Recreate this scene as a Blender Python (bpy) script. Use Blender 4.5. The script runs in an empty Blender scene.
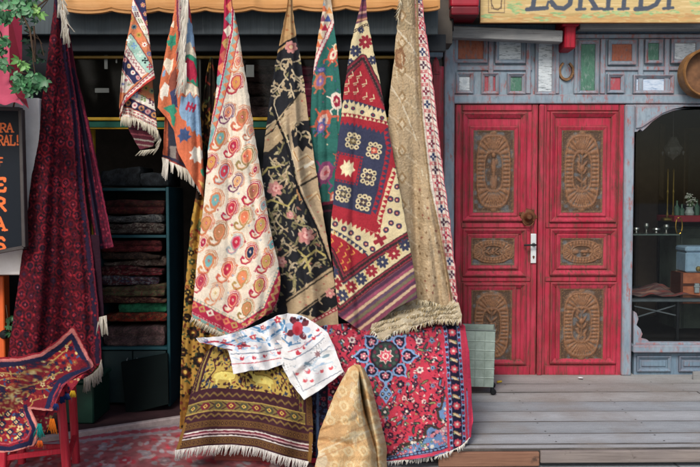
import bpy, bmesh, math, random
import numpy as np
from math import sin, cos, pi, radians, sqrt
random.seed(7)
RNG = np.random.default_rng(11)
SC = bpy.context.scene
COL = SC.collection

# ------------------------------------------------------------------ camera model
F = 800.0; CX, CY = 350.0, 233.5; TH = radians(2.4); CAMZ = 1.46
CT, ST = cos(TH), sin(TH)

def at(px, py, Y):
    """point of the place seen at (px, py) that stands at depth Y"""
    a = (px - CX) / F; b = -(py - CY) / F
    dy = CT + b * ST; dz = -ST + b * CT
    t = Y / dy
    return a * t, Y, CAMZ + dz * t

def X_(px, Y, py=233.5): return at(px, py, Y)[0]
def Z_(py, Y): return at(350, py, Y)[2]

# ------------------------------------------------------------------ colour
def hx(h):
    if not isinstance(h, str): return tuple(h)
    h = h.lstrip('#'); return tuple(int(h[i:i+2], 16) / 255 for i in (0, 2, 4))
def lin(c):
    c = np.asarray(c, dtype=np.float64)
    return np.where(c <= 0.04045, c / 12.92, ((np.clip(c, 0, None) + 0.055) / 1.055) ** 2.4)
def L4(h): 
    l = lin(hx(h)); return (float(l[0]), float(l[1]), float(l[2]), 1.0)

# ------------------------------------------------------------------ smooth value noise
def vnoise(x, y, scale, seed=0):
    r = np.random.default_rng(seed)
    tab = r.random((64, 64))
    x = np.asarray(x) / scale + 1000.37; y = np.asarray(y) / scale + 1000.71
    xi = np.floor(x).astype(int); yi = np.floor(y).astype(int)
    fx = x - xi; fy = y - yi
    fx = fx * fx * (3 - 2 * fx); fy = fy * fy * (3 - 2 * fy)
    a = tab[yi % 64, xi % 64]; b = tab[yi % 64, (xi + 1) % 64]
    c = tab[(yi + 1) % 64, xi % 64]; d = tab[(yi + 1) % 64, (xi + 1) % 64]
    return (a * (1 - fx) + b * fx) * (1 - fy) + (c * (1 - fx) + d * fx) * fy - 0.5

# ------------------------------------------------------------------ weaving cartoon: a flat colour plan of a textile
class Cv:
    def __init__(s, x0, y0, x1, y1, base, S=4):
        s.x0, s.y0, s.S = x0, y0, S
        s.W = int((x1 - x0) * S); s.H = int((y1 - y0) * S)
        s.a = np.empty((s.H, s.W, 3), dtype=np.float32); s.a[:] = hx(base)
        s.clip = None; s.M = (1, 0, 0, 0, 1, 0)
    def tf(s, pts):
        p = np.asarray(pts, dtype=np.float64); m = s.M
        x = m[0] * p[:, 0] + m[1] * p[:, 1] + m[2]; y = m[3] * p[:, 0] + m[4] * p[:, 1] + m[5]
        return np.stack([(x - s.x0) * s.S, (y - s.y0) * s.S], 1)
    def push(s, cx, cy, ang=0, sx=1, sy=None):
        sy = sx if sy is None else sy; a = radians(ang)
        s.M = (cos(a) * sx, -sin(a) * sy, cx, sin(a) * sx, cos(a) * sy, cy)
    def pop(s): s.M = (1, 0, 0, 0, 1, 0)
    def _mask(s, P):
        x0 = max(int(P[:, 0].min()), 0); x1 = min(int(P[:, 0].max()) + 2, s.W)
        y0 = max(int(P[:, 1].min()), 0); y1 = min(int(P[:, 1].max()) + 2, s.H)
        if x1 <= x0 or y1 <= y0: return None
        gx = np.arange(x0, x1) + 0.5; gy = (np.arange(y0, y1) + 0.5)[:, None]
        m = np.zeros((y1 - y0, x1 - x0), dtype=bool)
        Q = np.roll(P, -1, 0)
        for (ax, ay), (bx, by) in zip(P, Q):
            if ay == by: continue
            c = ((ay > gy) != (by > gy))
            xc = (bx - ax) * (gy - ay) / (by - ay) + ax
            m ^= c & (gx < xc)
        return x0, x1, y0, y1, m
    def _put(s, r, col):
        if r is None: return
        x0, x1, y0, y1, m = r
        if s.clip is not None: m = m & s.clip[y0:y1, x0:x1]
        s.a[y0:y1, x0:x1][m] = hx(col)
    def poly(s, pts, col): s._put(s._mask(s.tf(pts)), col)
    def setclip(s, pts):
        if pts is None: s.clip = None; return
        s.clip = np.zeros((s.H, s.W), dtype=bool)
        r = s._mask(s.tf(pts))
        if r: s.clip[r[2]:r[3], r[0]:r[1]] = r[4]
    def line(s, pts, w, col, close=False):
        pts = [tuple(p) for p in pts]
        if close: pts = pts + [pts[0]]
        P = s.tf(pts); k = sqrt(abs(s.M[0] * s.M[4] - s.M[1] * s.M[3])); hw = w * k * s.S / 2
        for (ax, ay), (bx, by) in zip(P[:-1], P[1:]):
            x0 = max(int(min(ax, bx) - hw - 1), 0); x1 = min(int(max(ax, bx) + hw + 2), s.W)
            y0 = max(int(min(ay, by) - hw - 1), 0); y1 = min(int(max(ay, by) + hw + 2), s.H)
            if x1 <= x0 or y1 <= y0: continue
            gx = np.arange(x0, x1) + 0.5; gy = (np.arange(y0, y1) + 0.5)[:, None]
            dx, dy = bx - ax, by - ay; L = dx * dx + dy * dy + 1e-9
            t = np.clip(((gx - ax) * dx + (gy - ay) * dy) / L, 0, 1)
            d2 = (gx - ax - t * dx) ** 2 + (gy - ay - t * dy) ** 2
            s._put((x0, x1, y0, y1, d2 <= hw * hw), col)
    def ell(s, cx, cy, rx, ry, col, ang=0, n=20):
        a = radians(ang)
        s.poly([(cx + rx * cos(t) * cos(a) - ry * sin(t) * sin(a), cy + rx * cos(t) * sin(a) + ry * sin(t) * cos(a))
                for t in [2 * pi * i / n for i in range(n)]], col)
    def circ(s, cx, cy, r, col): s.ell(cx, cy, r, r, col)
    def dia(s, cx, cy, rx, ry, col): s.poly([(cx - rx, cy), (cx, cy - ry), (cx + rx, cy), (cx, cy + ry)], col)
    def rect(s, x0, y0, x1, y1, col): s.poly([(x0, y0), (x1, y0), (x1, y1), (x0, y1)], col)
    def star(s, cx, cy, r, col, n=8, k=0.5, rot=0):
        s.poly([(cx + (r if i % 2 == 0 else r * k) * cos(rot + pi * i / n), cy + (r if i % 2 == 0 else r * k) * sin(rot + pi * i / n)) for i in range(2 * n)], col)
    def flower(s, cx, cy, r, cols, n=6, rot=0.3):
        for i in range(n):
            t = rot + 2 * pi * i / n
            s.ell(cx + r * 0.6 * cos(t), cy + r * 0.6 * sin(t), r * 0.42, r * 0.34, cols[0], math.degrees(t), 10)
        if len(cols) > 2: s.circ(cx, cy, r * 0.5, cols[2])
        s.circ(cx, cy, r * 0.3, cols[1])
    def sample(s, px, py, jit=0.35, seed=3):
        px = px + jit * 2 * vnoise(px, py, 2.1, seed); py = py + jit * 2 * vnoise(px, py, 2.3, seed + 1)
        u = np.clip((px - s.x0) * s.S - 0.5, 0, s.W - 1.001); v = np.clip((py - s.y0) * s.S - 0.5, 0, s.H - 1.001)
        ui = u.astype(int); vi = v.astype(int); fu = (u - ui)[..., None]; fv = (v - vi)[..., None]
        A = s.a
        return (A[vi, ui] * (1 - fu) + A[vi, ui + 1] * fu) * (1 - fv) + (A[vi + 1, ui] * (1 - fu) + A[vi + 1, ui + 1] * fu) * fv
    def soften(s, n=1):
        for _ in range(n):
            b = s.a.copy()
            b[1:-1, 1:-1] = (s.a[1:-1, 1:-1] * 4 + s.a[:-2, 1:-1] + s.a[2:, 1:-1] + s.a[1:-1, :-2] + s.a[1:-1, 2:]) / 8
            s.a = b

def walk(pts, step, off=0.0):
    """points every `step` along a polyline with unit tangents"""
    out = []; d = off
    for (ax, ay), (bx, by) in zip(pts[:-1], pts[1:]):
        L = math.hypot(bx - ax, by - ay)
        tx, ty = (bx - ax) / L, (by - ay) / L
        while d < L:
            out.append((ax + tx * d, ay + ty * d, tx, ty)); d += step
        d -= L
    return out

def inside(p, poly):
    x, y = p; c = False
    for i in range(len(poly)):
        ax, ay = poly[i]; bx, by = poly[i - 1]
        if (ay > y) != (by > y) and x < (bx - ax) * (y - ay) / (by - ay) + ax: c = not c
    return c
def scatter(poly, n, md, rnd):
    xs = [p[0] for p in poly]; ys = [p[1] for p in poly]; out = []
    for _ in range(n * 30):
        p = (rnd.uniform(min(xs), max(xs)), rnd.uniform(min(ys), max(ys)))
        if inside(p, poly) and all((p[0] - q[0]) ** 2 + (p[1] - q[1]) ** 2 > md * md for q in out):
            out.append(p)
            if len(out) >= n: break
    return out

# ------------------------------------------------------------------ mesh building
ORG = {}
def mk(name, V, Fc, mat, parent=None, cols=None, smooth=True, origin=None):
    """links ONE mesh object; V in place coordinates; Fc list of polygons or (n,4) array"""
    V = np.asarray(V, dtype=np.float64)
    if parent is None:
        o0 = np.array(origin if origin is not None else ((V[:, 0].min() + V[:, 0].max()) / 2, (V[:, 1].min() + V[:, 1].max()) / 2, V[:, 2].min()))
        loc = o0
    else:
        o0 = ORG[parent.name]; loc = np.zeros(3)
    me = bpy.data.meshes.new(name)
    P = (V - o0).astype(np.float32)
    if isinstance(Fc, np.ndarray):
        nf, k = Fc.shape
        me.vertices.add(len(P)); me.vertices.foreach_set('co', P.ravel())
        me.loops.add(nf * k); me.loops.foreach_set('vertex_index', Fc.astype(np.int32).ravel())
        me.polygons.add(nf); me.polygons.foreach_set('loop_start', np.arange(0, nf * k, k, dtype=np.int32))
        me.update(calc_edges=True)
    else:
        me.from_pydata([tuple(map(float, p)) for p in P], [], Fc)
    if smooth and len(me.polygons):
        me.polygons.foreach_set('use_smooth', np.ones(len(me.polygons), dtype=bool))
    if cols is not None:
        ca = me.color_attributes.new('Col', 'FLOAT_COLOR', 'POINT')
        c4 = np.ones((len(V), 4), dtype=np.float32); c4[:, :3] = lin(cols)
        ca.data.foreach_set('color', c4.ravel())
    me.validate(); me.update()
    if mat is not None: me.materials.append(mat)
    o = bpy.data.objects.new(name, me); COL.objects.link(o)
    o.location = loc
    if parent is not None: o.parent = parent
    ORG[o.name] = o0
    return o
def tag(o, label=None, cat=None, group=None, kind=None):
    if label: o['label'] = label
    if cat: o['category'] = cat
    if group: o['group'] = group
    if kind: o['kind'] = kind
    return o
def empty(name, loc, label=None, cat=None, group=None):
    o = bpy.data.objects.new(name, None); COL.objects.link(o); o.location = loc
    o.empty_display_size = 0.1
    ORG[o.name] = np.array(loc, dtype=float); tag(o, label, cat, group); return o

class MB:
    """collects shapes for one mesh"""
    def __init__(s): s.V = []; s.F = []
    def add(s, V, Fc):
        n = len(s.V); s.V += [tuple(v) for v in V]; s.F += [tuple(i + n for i in f) for f in Fc]
    def bm(s, b):
        b.verts.index_update()
        s.add([v.co[:] for v in b.verts], [[v.index for v in f.verts] for f in b.faces]); b.free()
    def box(s, x0, x1, y0, y1, z0, z1, bev=0.004, rz=0, seg=1):
        b = bmesh.new(); bmesh.ops.create_cube(b, size=1)
        for v in b.verts: v.co = ((v.co.x) * (x1 - x0), (v.co.y) * (y1 - y0), (v.co.z) * (z1 - z0))
        bev = min(bev, 0.45 * min(abs(x1 - x0), abs(y1 - y0), abs(z1 - z0)))
        if bev > 0: bmesh.ops.bevel(b, geom=b.edges[:], offset=bev, segments=seg, affect='EDGES', profile=0.6)
        c, n = cos(rz), sin(rz)
        for v in b.verts:
            x, y, z = v.co
            v.co = ((x0 + x1) / 2 + x * c - y * n, (y0 + y1) / 2 + x * n + y * c, (z0 + z1) / 2 + z)
        s.bm(b)
    def beam(s, p, q, w, d, bev=0.003):
        """rectangular bar from p to q"""
        from mathutils import Vector
        p = Vector(p); q = Vector(q); ax = (q - p); L = ax.length; ax.normalize()
        up = Vector((0, 1, 0)) if abs(ax.y) < 0.9 else Vector((0, 0, 1))
        sx = ax.cross(up).normalized(); sy = sx.cross(ax)
        b = bmesh.new(); bmesh.ops.create_cube(b, size=1)
        for v in b.verts: v.co = (v.co.x * w, v.co.y * d, v.co.z * L)
        if bev: bmesh.ops.bevel(b, geom=b.edges[:], offset=min(bev, .4 * w, .4 * d), segments=1, affect='EDGES')
        m = (p + q) / 2
        for v in b.verts: v.co = m + sx * v.co.x + sy * v.co.y + ax * v.co.z
        s.bm(b)
    def tube(s, pts, r, n=8, cap=True):
        from mathutils import Vector
        pts = [Vector(p) for p in pts]; V = []; Fc = []
        rr = r if isinstance(r, (list, tuple)) else [r] * len(pts)
        for i, p in enumerate(pts):
            t = (pts[min(i + 1, len(pts) - 1)] - pts[max(i - 1, 0)]).normalized()
            u = t.cross(Vector((0, 0, 1)) if abs(t.z) < 0.9 else Vector((1, 0, 0))).normalized(); w = t.cross(u)
            for k in range(n):
                a = 2 * pi * k / n; V.append(p + (u * cos(a) + w * sin(a)) * rr[i])
        for i in range(len(pts) - 1):
            for k in range(n):
                Fc.append((i * n + k, i * n + (k + 1) % n, (i + 1) * n + (k + 1) % n, (i + 1) * n + k))
        if cap: Fc.append(tuple(range(n))); Fc.append(tuple((len(pts) - 1) * n + k for k in range(n)))
        s.add(V, Fc)
    def lathe(s, prof, c, axis='z', n=24):
        """prof: (r, h) pairs along axis from centre c"""
        V = []; Fc = []
        for r, h in prof:
            for k in range(n):
                a = 2 * pi * k / n
                if axis == 'z': V.append((c[0] + r * cos(a), c[1] + r * sin(a), c[2] + h))
                else: V.append((c[0] + r * cos(a), c[1] - h, c[2] + r * sin(a)))
        for i in range(len(prof) - 1):
            for k in range(n): Fc.append((i * n + k, i * n + (k + 1) % n, (i + 1) * n + (k + 1) % n, (i + 1) * n + k))
        s.add(V, Fc)
    def prism(s, poly, y0, y1):
        """poly (x, z) extruded along y; y0 is the face towards the camera"""
        n = len(poly)
        V = [(x, y0, z) for x, z in poly] + [(x, y1, z) for x, z in poly]
        Fc = [tuple(range(n)), tuple(range(2 * n - 1, n - 1, -1))] + [(i, (i + 1) % n, (i + 1) % n + n, i + n) for i in range(n)]
        s.add(V, Fc)
    def frame(s, x0, x1, z0, z1, w, yf, yb, slope=0.0):
        """mitred picture-frame moulding: outer rect, width w, front yf (outer) to yf+slope (inner), back yb"""
        O = [(x0, z0), (x1, z0), (x1, z1), (x0, z1)]; I = [(x0 + w, z0 + w), (x1 - w, z0 + w), (x1 - w, z1 - w), (x0 + w, z1 - w)]
        e = w * 0.25
        M = [(x0 + e, z0 + e), (x1 - e, z0 + e), (x1 - e, z1 - e), (x0 + e, z1 - e)]
        V = [(x, yb, z) for x, z in O] + [(x, yf + .004, z) for x, z in O] + [(x, yf, z) for x, z in M] + [(x, yf + slope, z) for x, z in I] + [(x, yb, z) for x, z in I]
        Fc = []
        for r in range(4):
            for k in range(4): Fc.append((r * 4 + k, r * 4 + (k + 1) % 4, r * 4 + 4 + (k + 1) % 4, r * 4 + 4 + k))
        s.add(V, Fc)
    def build(s, name, mat, parent=None, smooth=False, origin=None):
        o = mk(name, s.V, s.F, mat, parent, None, smooth, origin)
        b = bmesh.new(); b.from_mesh(o.data); bmesh.ops.recalc_face_normals(b, faces=b.faces[:]); b.to_mesh(o.data); b.free()
        return o

# ------------------------------------------------------------------ draped textile sheets
def resample(pts, n, sm=True):
    P = np.asarray(pts, dtype=float)
    d = np.r_[0, np.cumsum(np.hypot(*np.diff(P, axis=0).T))]
    if d[-1] == 0: return np.repeat(P[:1], n, 0)
    m = 400
    t = np.linspace(0, d[-1], m); Q = np.stack([np.interp(t, d, P[:, 0]), np.interp(t, d, P[:, 1])], 1)
    if sm and len(P) > 2:
        k = 9
        for _ in range(2):
            R = np.vstack([np.repeat(Q[:1], k, 0), Q, np.repeat(Q[-1:], k, 0)])
            c = np.cumsum(np.vstack([np.zeros((1, 2)), R]), 0)
            A = (c[2 * k + 1:] - c[:-2 * k - 1]) / (2 * k + 1)
            w = np.clip(np.minimum(np.arange(m), np.arange(m)[::-1]) / k, 0, 1)[:, None]
            Q = A * w + Q * (1 - w)
        d = np.r_[0, np.cumsum(np.hypot(*np.diff(Q, axis=0).T))]
        t = np.linspace(0, d[-1], n); return np.stack([np.interp(t, d, Q[:, 0]), np.interp(t, d, Q[:, 1])], 1)
    return np.stack([np.interp(np.linspace(0, m - 1, n), np.arange(m), Q[:, 0]), np.interp(np.linspace(0, m - 1, n), np.arange(m), Q[:, 1])], 1)

def plen(pts):
    P = np.asarray(pts, dtype=float); return np.hypot(*np.diff(P, axis=0).T).sum()

def sheet(cv, top, bottom, left, right, Yf, step=0.72, mode='px', thick=0.007, seed=1, edge=0.35, var=0.10, rough=0.0012, jit=0.35):
    """Coons patch between four edges (photo-scale outline), Yf gives its depth -> verts, quads, colours"""
    nu = max(int(max(plen(top), plen(bottom), plen([left[len(left)//2], right[len(right)//2]])) / step), 8) + 1
    nv = max(int(max(plen(left), plen(right)) / step), 8) + 1
    T = resample(top, nu)[None]; B = resample(bottom, nu)[None]; Lf = resample(left, nv)[:, None]; R = resample(right, nv)[:, None]
    s = np.linspace(0, 1, nu)[None, :, None]; t = np.linspace(0, 1, nv)[:, None, None]
    P = (1 - t) * T + t * B + (1 - s) * Lf + s * R - ((1 - s) * (1 - t) * T[:, :1] + s * (1 - t) * T[:, -1:] + (1 - s) * t * B[:, :1] + s * t * B[:, -1:])
    px, py = P[..., 0], P[..., 1]
    s2 = np.broadcast_to(s[..., 0], px.shape); t2 = np.broadcast_to(t[..., 0], px.shape)
    ed = np.exp(-np.minimum(np.minimum(s2, 1 - s2) * nu, np.minimum(t2, 1 - t2) * nv) * step / 3)
    qx = px + edge * 2 * ed * vnoise(px, py, 5, seed); qy = py + edge * 2 * ed * vnoise(px, py, 5, seed + 9)
    Y = Yf(px, py, s2, t2) + rough * 2 * vnoise(px, py, 1.1, seed + 4) + 0.004 * vnoise(px, py, 16, seed + 5)
    x, y, z = at(qx, qy, Y)
    if callable(cv): c = cv(px, py, s2, t2)
    elif mode == 'st': c = cv.sample(cv.x0 + s2 * cv.W / cv.S, cv.y0 + t2 * cv.H / cv.S, jit, seed)
    else: c = cv.sample(px, py, jit, seed)
    n1 = vnoise(px, py, 9, seed + 6) + 0.6 * vnoise(px * 0.35, py, 2.4, seed + 7) + 0.9 * vnoise(px, py, 0.9, seed + 8)
    lum = c @ np.array([.3, .59, .11]); c = c * .87 + lum[..., None] * .13; c = .028 + c * .955
    c = np.clip(c * (1 + var * n1[..., None]) * 0.97, 0, 1)
    idx = np.arange(nu * nv).reshape(nv, nu)
    q = np.stack([idx[:-1, :-1], idx[1:, :-1], idx[1:, 1:], idx[:-1, 1:]], -1).reshape(-1, 4)
    V = np.stack([x, y, z], -1).reshape(-1, 3); C = c.reshape(-1, 3)
    # rim and coarse back
    k = 4
    ring = np.r_[idx[0, :-1], idx[:-1, -1], idx[-1, :0:-1], idx[:0:-1, 0]]
    off = np.array([0, thick, 0])
    n0 = len(V); V2 = V[ring] + off
    rq = np.stack([ring, np.roll(ring, -1), n0 + np.roll(np.arange(len(ring)), -1), n0 + np.arange(len(ring))], -1)
    ri = np.unique(np.r_[np.arange(0, nv, k), nv - 1]); ci = np.unique(np.r_[np.arange(0, nu, k), nu - 1])
    bi = idx[np.ix_(ri, ci)]; n1_ = n0 + len(ring)
    V3 = V[bi.ravel()] + off; bidx = n1_ + np.arange(bi.size).reshape(bi.shape)
    bq = np.stack([bidx[:-1, :-1], bidx[:-1, 1:], bidx[1:, 1:], bidx[1:, :-1]], -1).reshape(-1, 4)
    Vt = np.vstack([V, V2, V3]); Ct = np.vstack([C, C[ring], C[bi.ravel()] * 0.85])
    return Vt, np.vstack([q, rq, bq]), Ct

def join(patches):
    n = 0; Vs = []; Fs = []; Cs = []
    for V, q, c in patches:
        Vs.append(V); Fs.append(q + n); Cs.append(c); n += len(V)
    return np.vstack(Vs), np.vstack(Fs), np.vstack(Cs)

def textile(name, patches, mat, label=None, cat='rug', group=None, parent=None):
    V, q, c = join(patches)
    o = mk(name, V, q, mat, parent, c)
    if parent is None: tag(o, label, cat, group)
    return o

def fringe(parent, base, Y, length, n, cols, mat, ang=0.0, spread=0.15, w=0.55, seed=0, name='fringe', clump=1, curl=0.5, Yend=None):
    """knotted warp ends along an edge; base in outline coordinates, Y depth or function(px, py)"""
    r = random.Random(seed); B = resample(base, n, sm=len(base) > 2)
    Vs = []; Fs = []; Cs = []; k = 0
    clumps = {}
    for i in range(n):
        bx, by = B[i]; g = i // clump
        if g not in clumps: clumps[g] = (r.gauss(0, spread), r.uniform(0.8, 1.08), r.gauss(0, curl))
        a0, l0, c0 = clumps[g]
        L = length * l0 * r.uniform(0.9, 1.05); a = ang + a0 + r.gauss(0, 0.05)
        y0 = (Y(bx, by) if callable(Y) else Y) - 0.004
        col = np.array(hx(r.choice(cols))) * r.uniform(0.80, 1.02)
        m = 5; conv = (np.mean([B[min(n - 1, g * clump + j)][0] for j in range(clump)]) - bx)
        for j in range(m):
            t = j / (m - 1)
            x = bx + math.sin(a) * L * t + c0 * sin(t * 2.6) + conv * 0.75 * t * (clump > 1); yy = by - 0.5 + math.cos(a) * L * t
            d = y0 + (Yend or 0) * t - 0.004 * sin(t * 3) + r.gauss(0, 0.0012)
            ww = w * (1 - 0.55 * t)
            for (ox, oy) in ((-ww, 0), (0, -0.004), (ww, 0)):
                px_, _, pz_ = at(x + ox, yy, d + oy); Vs.append((px_, d + oy, pz_)); Cs.append(np.clip(col * (1 - .22 * t * t), 0, 1))
            if j:
                o = k + (j - 1) * 3
                Fs += [(o, o + 3, o + 4, o + 1), (o + 1, o + 4, o + 5, o + 2)]
        k += m * 3
    return mk(name, np.array(Vs), np.array(Fs), mat, parent, np.array(Cs))

# ------------------------------------------------------------------ materials
def newmat(name):
    m = bpy.data.materials.new(name); m.use_nodes = True
    nt = m.node_tree; nt.nodes.clear()
    out = nt.nodes.new('ShaderNodeOutputMaterial'); b = nt.nodes.new('ShaderNodeBsdfPrincipled')
    nt.links.new(b.outputs[0], out.inputs[0])
    return m, nt, b
def N(nt, t, **kw):
    n = nt.nodes.new(t)
    for k, v in kw.items():
        if k in n.inputs: n.inputs[k].default_value = v
        else: setattr(n, k, v)
    return n
def ramp(nt, src, stops):
    r = nt.nodes.new('ShaderNodeValToRGB'); nt.links.new(src, r.inputs[0])
    e = r.color_ramp.elements
    while len(e) < len(stops): e.new(0.5)
    for el, (p, c) in zip(e, stops): el.position = p; el.color = c if len(c) == 4 else (*c, 1)
    return r
def mixc(nt, fac, a, b, mode='MIX'):
    m = nt.nodes.new('ShaderNodeMix'); m.data_type = 'RGBA'; m.blend_type = mode
    for i, v in ((0, fac), (6, a), (7, b)):
        if hasattr(v, 'links'): nt.links.new(v, m.inputs[i])
        else: m.inputs[i].default_value = v
    return m.outputs[2]

def m_textile(name, bump=0.25, scale=420, sheen=0.15, rough=0.95):
    m, nt, b = newmat(name)
    at_ = N(nt, 'ShaderNodeAttribute', attribute_name='Col')
    tc = N(nt, 'ShaderNodeTexCoord')
    no = N(nt, 'ShaderNodeTexNoise', Scale=scale, Detail=3.0)
    nt.links.new(tc.outputs['Object'], no.inputs['Vector'])
    r = ramp(nt, no.outputs[0], [(0.25, (.80, .80, .80)), (0.75, (1.14, 1.14, 1.14))])
    nt.links.new(mixc(nt, 1.0, at_.outputs['Color'], r.outputs[0], 'MULTIPLY'), b.inputs['Base Color'])
    bp = N(nt, 'ShaderNodeBump', Strength=bump, Distance=0.004); nt.links.new(no.outputs[0], bp.inputs['Height'])
    nt.links.new(bp.outputs[0], b.inputs['Normal'])
    b.inputs['Roughness'].default_value = rough; b.inputs['Specular IOR Level'].default_value = 0.12
    return m

def m_paint(name, base, dark, chip, amt=0.45, stretch=(1, 1, 6), scale=9, rough=0.6, dirt='2a2422', bump=0.25, base2=None, chip2=None, wear=0.0, blot=None):
    """worn paint on wood: two tones of paint, chips showing older paint or wood along the grain, grime"""
    m, nt, b = newmat(name)
    tc = N(nt, 'ShaderNodeTexCoord')
    mp = N(nt, 'ShaderNodeMapping'); mp.inputs['Scale'].default_value = (stretch[0], stretch[1], stretch[2])
    nt.links.new(tc.outputs['Object'], mp.inputs['Vector'])
    def nz(sc, det, vec, rg=0.6):
        n = N(nt, 'ShaderNodeTexNoise', Scale=sc, Detail=det, Roughness=rg); nt.links.new(vec, n.inputs['Vector']); return n.outputs[0]
    inv = N(nt, 'ShaderNodeMapping'); inv.inputs['Scale'].default_value = tuple(1.0 / k if k > 1 else 1.0 * max(stretch) for k in stretch)
    nt.links.new(tc.outputs['Object'], inv.inputs['Vector'])
    g = nz(scale * 2.2, 8, inv.outputs[0]); n1 = nz(scale * 0.5, 5, tc.outputs['Object']); n2 = nz(scale * 1.7, 9, inv.outputs[0], 0.72); n3 = nz(scale * .8, 10, tc.outputs['Object'], .7)
    c = mixc(nt, ramp(nt, n1, [(0.35, (0, 0, 0)), (0.65, (1, 1, 1))]).outputs[0], L4(base), L4(base2 or dark))
    c = mixc(nt, ramp(nt, g, [(0.45, (0, 0, 0)), (0.75, (.8, .8, .8))]).outputs[0], c, L4(dark))
    lo = 0.72 - amt * 0.4
    c = mixc(nt, ramp(nt, n2, [(lo, (0, 0, 0)), (lo + 0.10, (.85, .85, .85))]).outputs[0], c, L4(chip))
    n4 = nz(scale * 3.0, 10, tc.outputs['Object'], .75)
    c = mixc(nt, ramp(nt, n4, [(0.60, (0, 0, 0)), (0.68, (.5, .5, .5))]).outputs[0], c, L4(base2 or base))
    l2 = 0.72 - (amt if blot is None else blot) * 0.4
    c = mixc(nt, ramp(nt, n3, [(l2 + 0.03, (0, 0, 0)), (l2 + 0.12, (.8, .8, .8))]).outputs[0], c, L4(chip2 or dirt))
    if wear:   # paint rubbed off along arrises
        bv = N(nt, 'ShaderNodeBevel', Radius=0.028); bv.samples = 4
        ge = N(nt, 'ShaderNodeNewGeometry'); dt = N(nt, 'ShaderNodeVectorMath', operation='DOT_PRODUCT')
        nt.links.new(bv.outputs[0], dt.inputs[0]); nt.links.new(ge.outputs['Normal'], dt.inputs[1])
        r1 = ramp(nt, dt.outputs['Value'], [(0.93, (1, 1, 1)), (0.998, (0, 0, 0))])
        r2 = ramp(nt, n3, [(0.42, (.12, .12, .12)), (0.58, (1, 1, 1))])
        mm = N(nt, 'ShaderNodeMath', operation='MULTIPLY'); nt.links.new(r1.outputs[0], mm.inputs[0]); nt.links.new(r2.outputs[0], mm.inputs[1])
        m2 = N(nt, 'ShaderNodeMath', operation='MULTIPLY'); nt.links.new(mm.outputs[0], m2.inputs[0]); m2.inputs[1].default_value = wear
        c = mixc(nt, m2.outputs[0], c, L4(chip))
    nt.links.new(c, b.inputs['Base Color'])
    b.inputs['Roughness'].default_value = rough; b.inputs['Specular IOR Level'].default_value = 0.25
    bp = N(nt, 'ShaderNodeBump', Strength=bump, Distance=0.006); nt.links.new(mixc(nt, 0.5, g, n2), bp.inputs['Height'])
    nt.links.new(bp.outputs[0], b.inputs['Normal'])
    return m

def m_plain(name, col, rough=0.6, metal=0.0, var=0.25, scale=14, bump=0.1, spec=0.3, col2=None):
    m, nt, b = newmat(name)
    tc = N(nt, 'ShaderNodeTexCoord'); no = N(nt, 'ShaderNodeTexNoise', Scale=scale, Detail=7.0, Roughness=0.65)
    nt.links.new(tc.outputs['Object'], no.inputs['Vector'])
    c = np.array(L4(col)[:3]); d = np.array(L4(col2)[:3]) if col2 else c * (1 - var)
    r = ramp(nt, no.outputs[0], [(0.3, tuple(d)), (0.7, tuple(np.clip(c * (1 + var * .4), 0, 1)))])
    nt.links.new(r.outputs[0], b.inputs['Base Color'])
    b.inputs['Roughness'].default_value = rough; b.inputs['Metallic'].default_value = metal; b.inputs['Specular IOR Level'].default_value = spec
    if bump:
        bp = N(nt, 'ShaderNodeBump', Strength=bump, Distance=0.004); nt.links.new(no.outputs[0], bp.inputs['Height']); nt.links.new(bp.outputs[0], b.inputs['Normal'])
    return m

def m_vcol(name, rough=0.7, bump=0.15, scale=60, var=(.85, 1.1), spec=0.25, metal=0.0, stretch=(1, 1, 1)):
    m, nt, b = newmat(name)
    at_ = N(nt, 'ShaderNodeAttribute', attribute_name='Col'); tc = N(nt, 'ShaderNodeTexCoord')
    mp = N(nt, 'ShaderNodeMapping'); mp.inputs['Scale'].default_value = stretch; nt.links.new(tc.outputs['Object'], mp.inputs[0])
    no = N(nt, 'ShaderNodeTexNoise', Scale=scale, Detail=6.0, Roughness=.65); nt.links.new(mp.outputs[0], no.inputs['Vector'])
    r = ramp(nt, no.outputs[0], [(0.25, (var[0],) * 3), (0.75, (var[1],) * 3)])
    nt.links.new(mixc(nt, 1.0, at_.outputs['Color'], r.outputs[0], 'MULTIPLY'), b.inputs['Base Color'])
    bp = N(nt, 'ShaderNodeBump', Strength=bump, Distance=0.004); nt.links.new(no.outputs[0], bp.inputs['Height']); nt.links.new(bp.outputs[0], b.inputs['Normal'])
    b.inputs['Roughness'].default_value = rough; b.inputs['Specular IOR Level'].default_value = spec; b.inputs['Metallic'].default_value = metal
    return m

def m_glass(name, tint=(0.9, 0.95, 0.95), rough=.02, ior=1.4):
    m = bpy.data.materials.new(name); m.use_nodes = True; nt = m.node_tree; nt.nodes.clear()
    out = N(nt, 'ShaderNodeOutputMaterial'); tr = N(nt, 'ShaderNodeBsdfTransparent'); gl = N(nt, 'ShaderNodeBsdfGlossy')
    tr.inputs[0].default_value = (*tint, 1); gl.inputs['Roughness'].default_value = rough
    fr = N(nt, 'ShaderNodeFresnel', IOR=ior); mx = N(nt, 'ShaderNodeMixShader')
    nt.links.new(fr.outputs[0], mx.inputs[0]); nt.links.new(tr.outputs[0], mx.inputs[1]); nt.links.new(gl.outputs[0], mx.inputs[2]); nt.links.new(mx.outputs[0], out.inputs[0])
    return m

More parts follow.
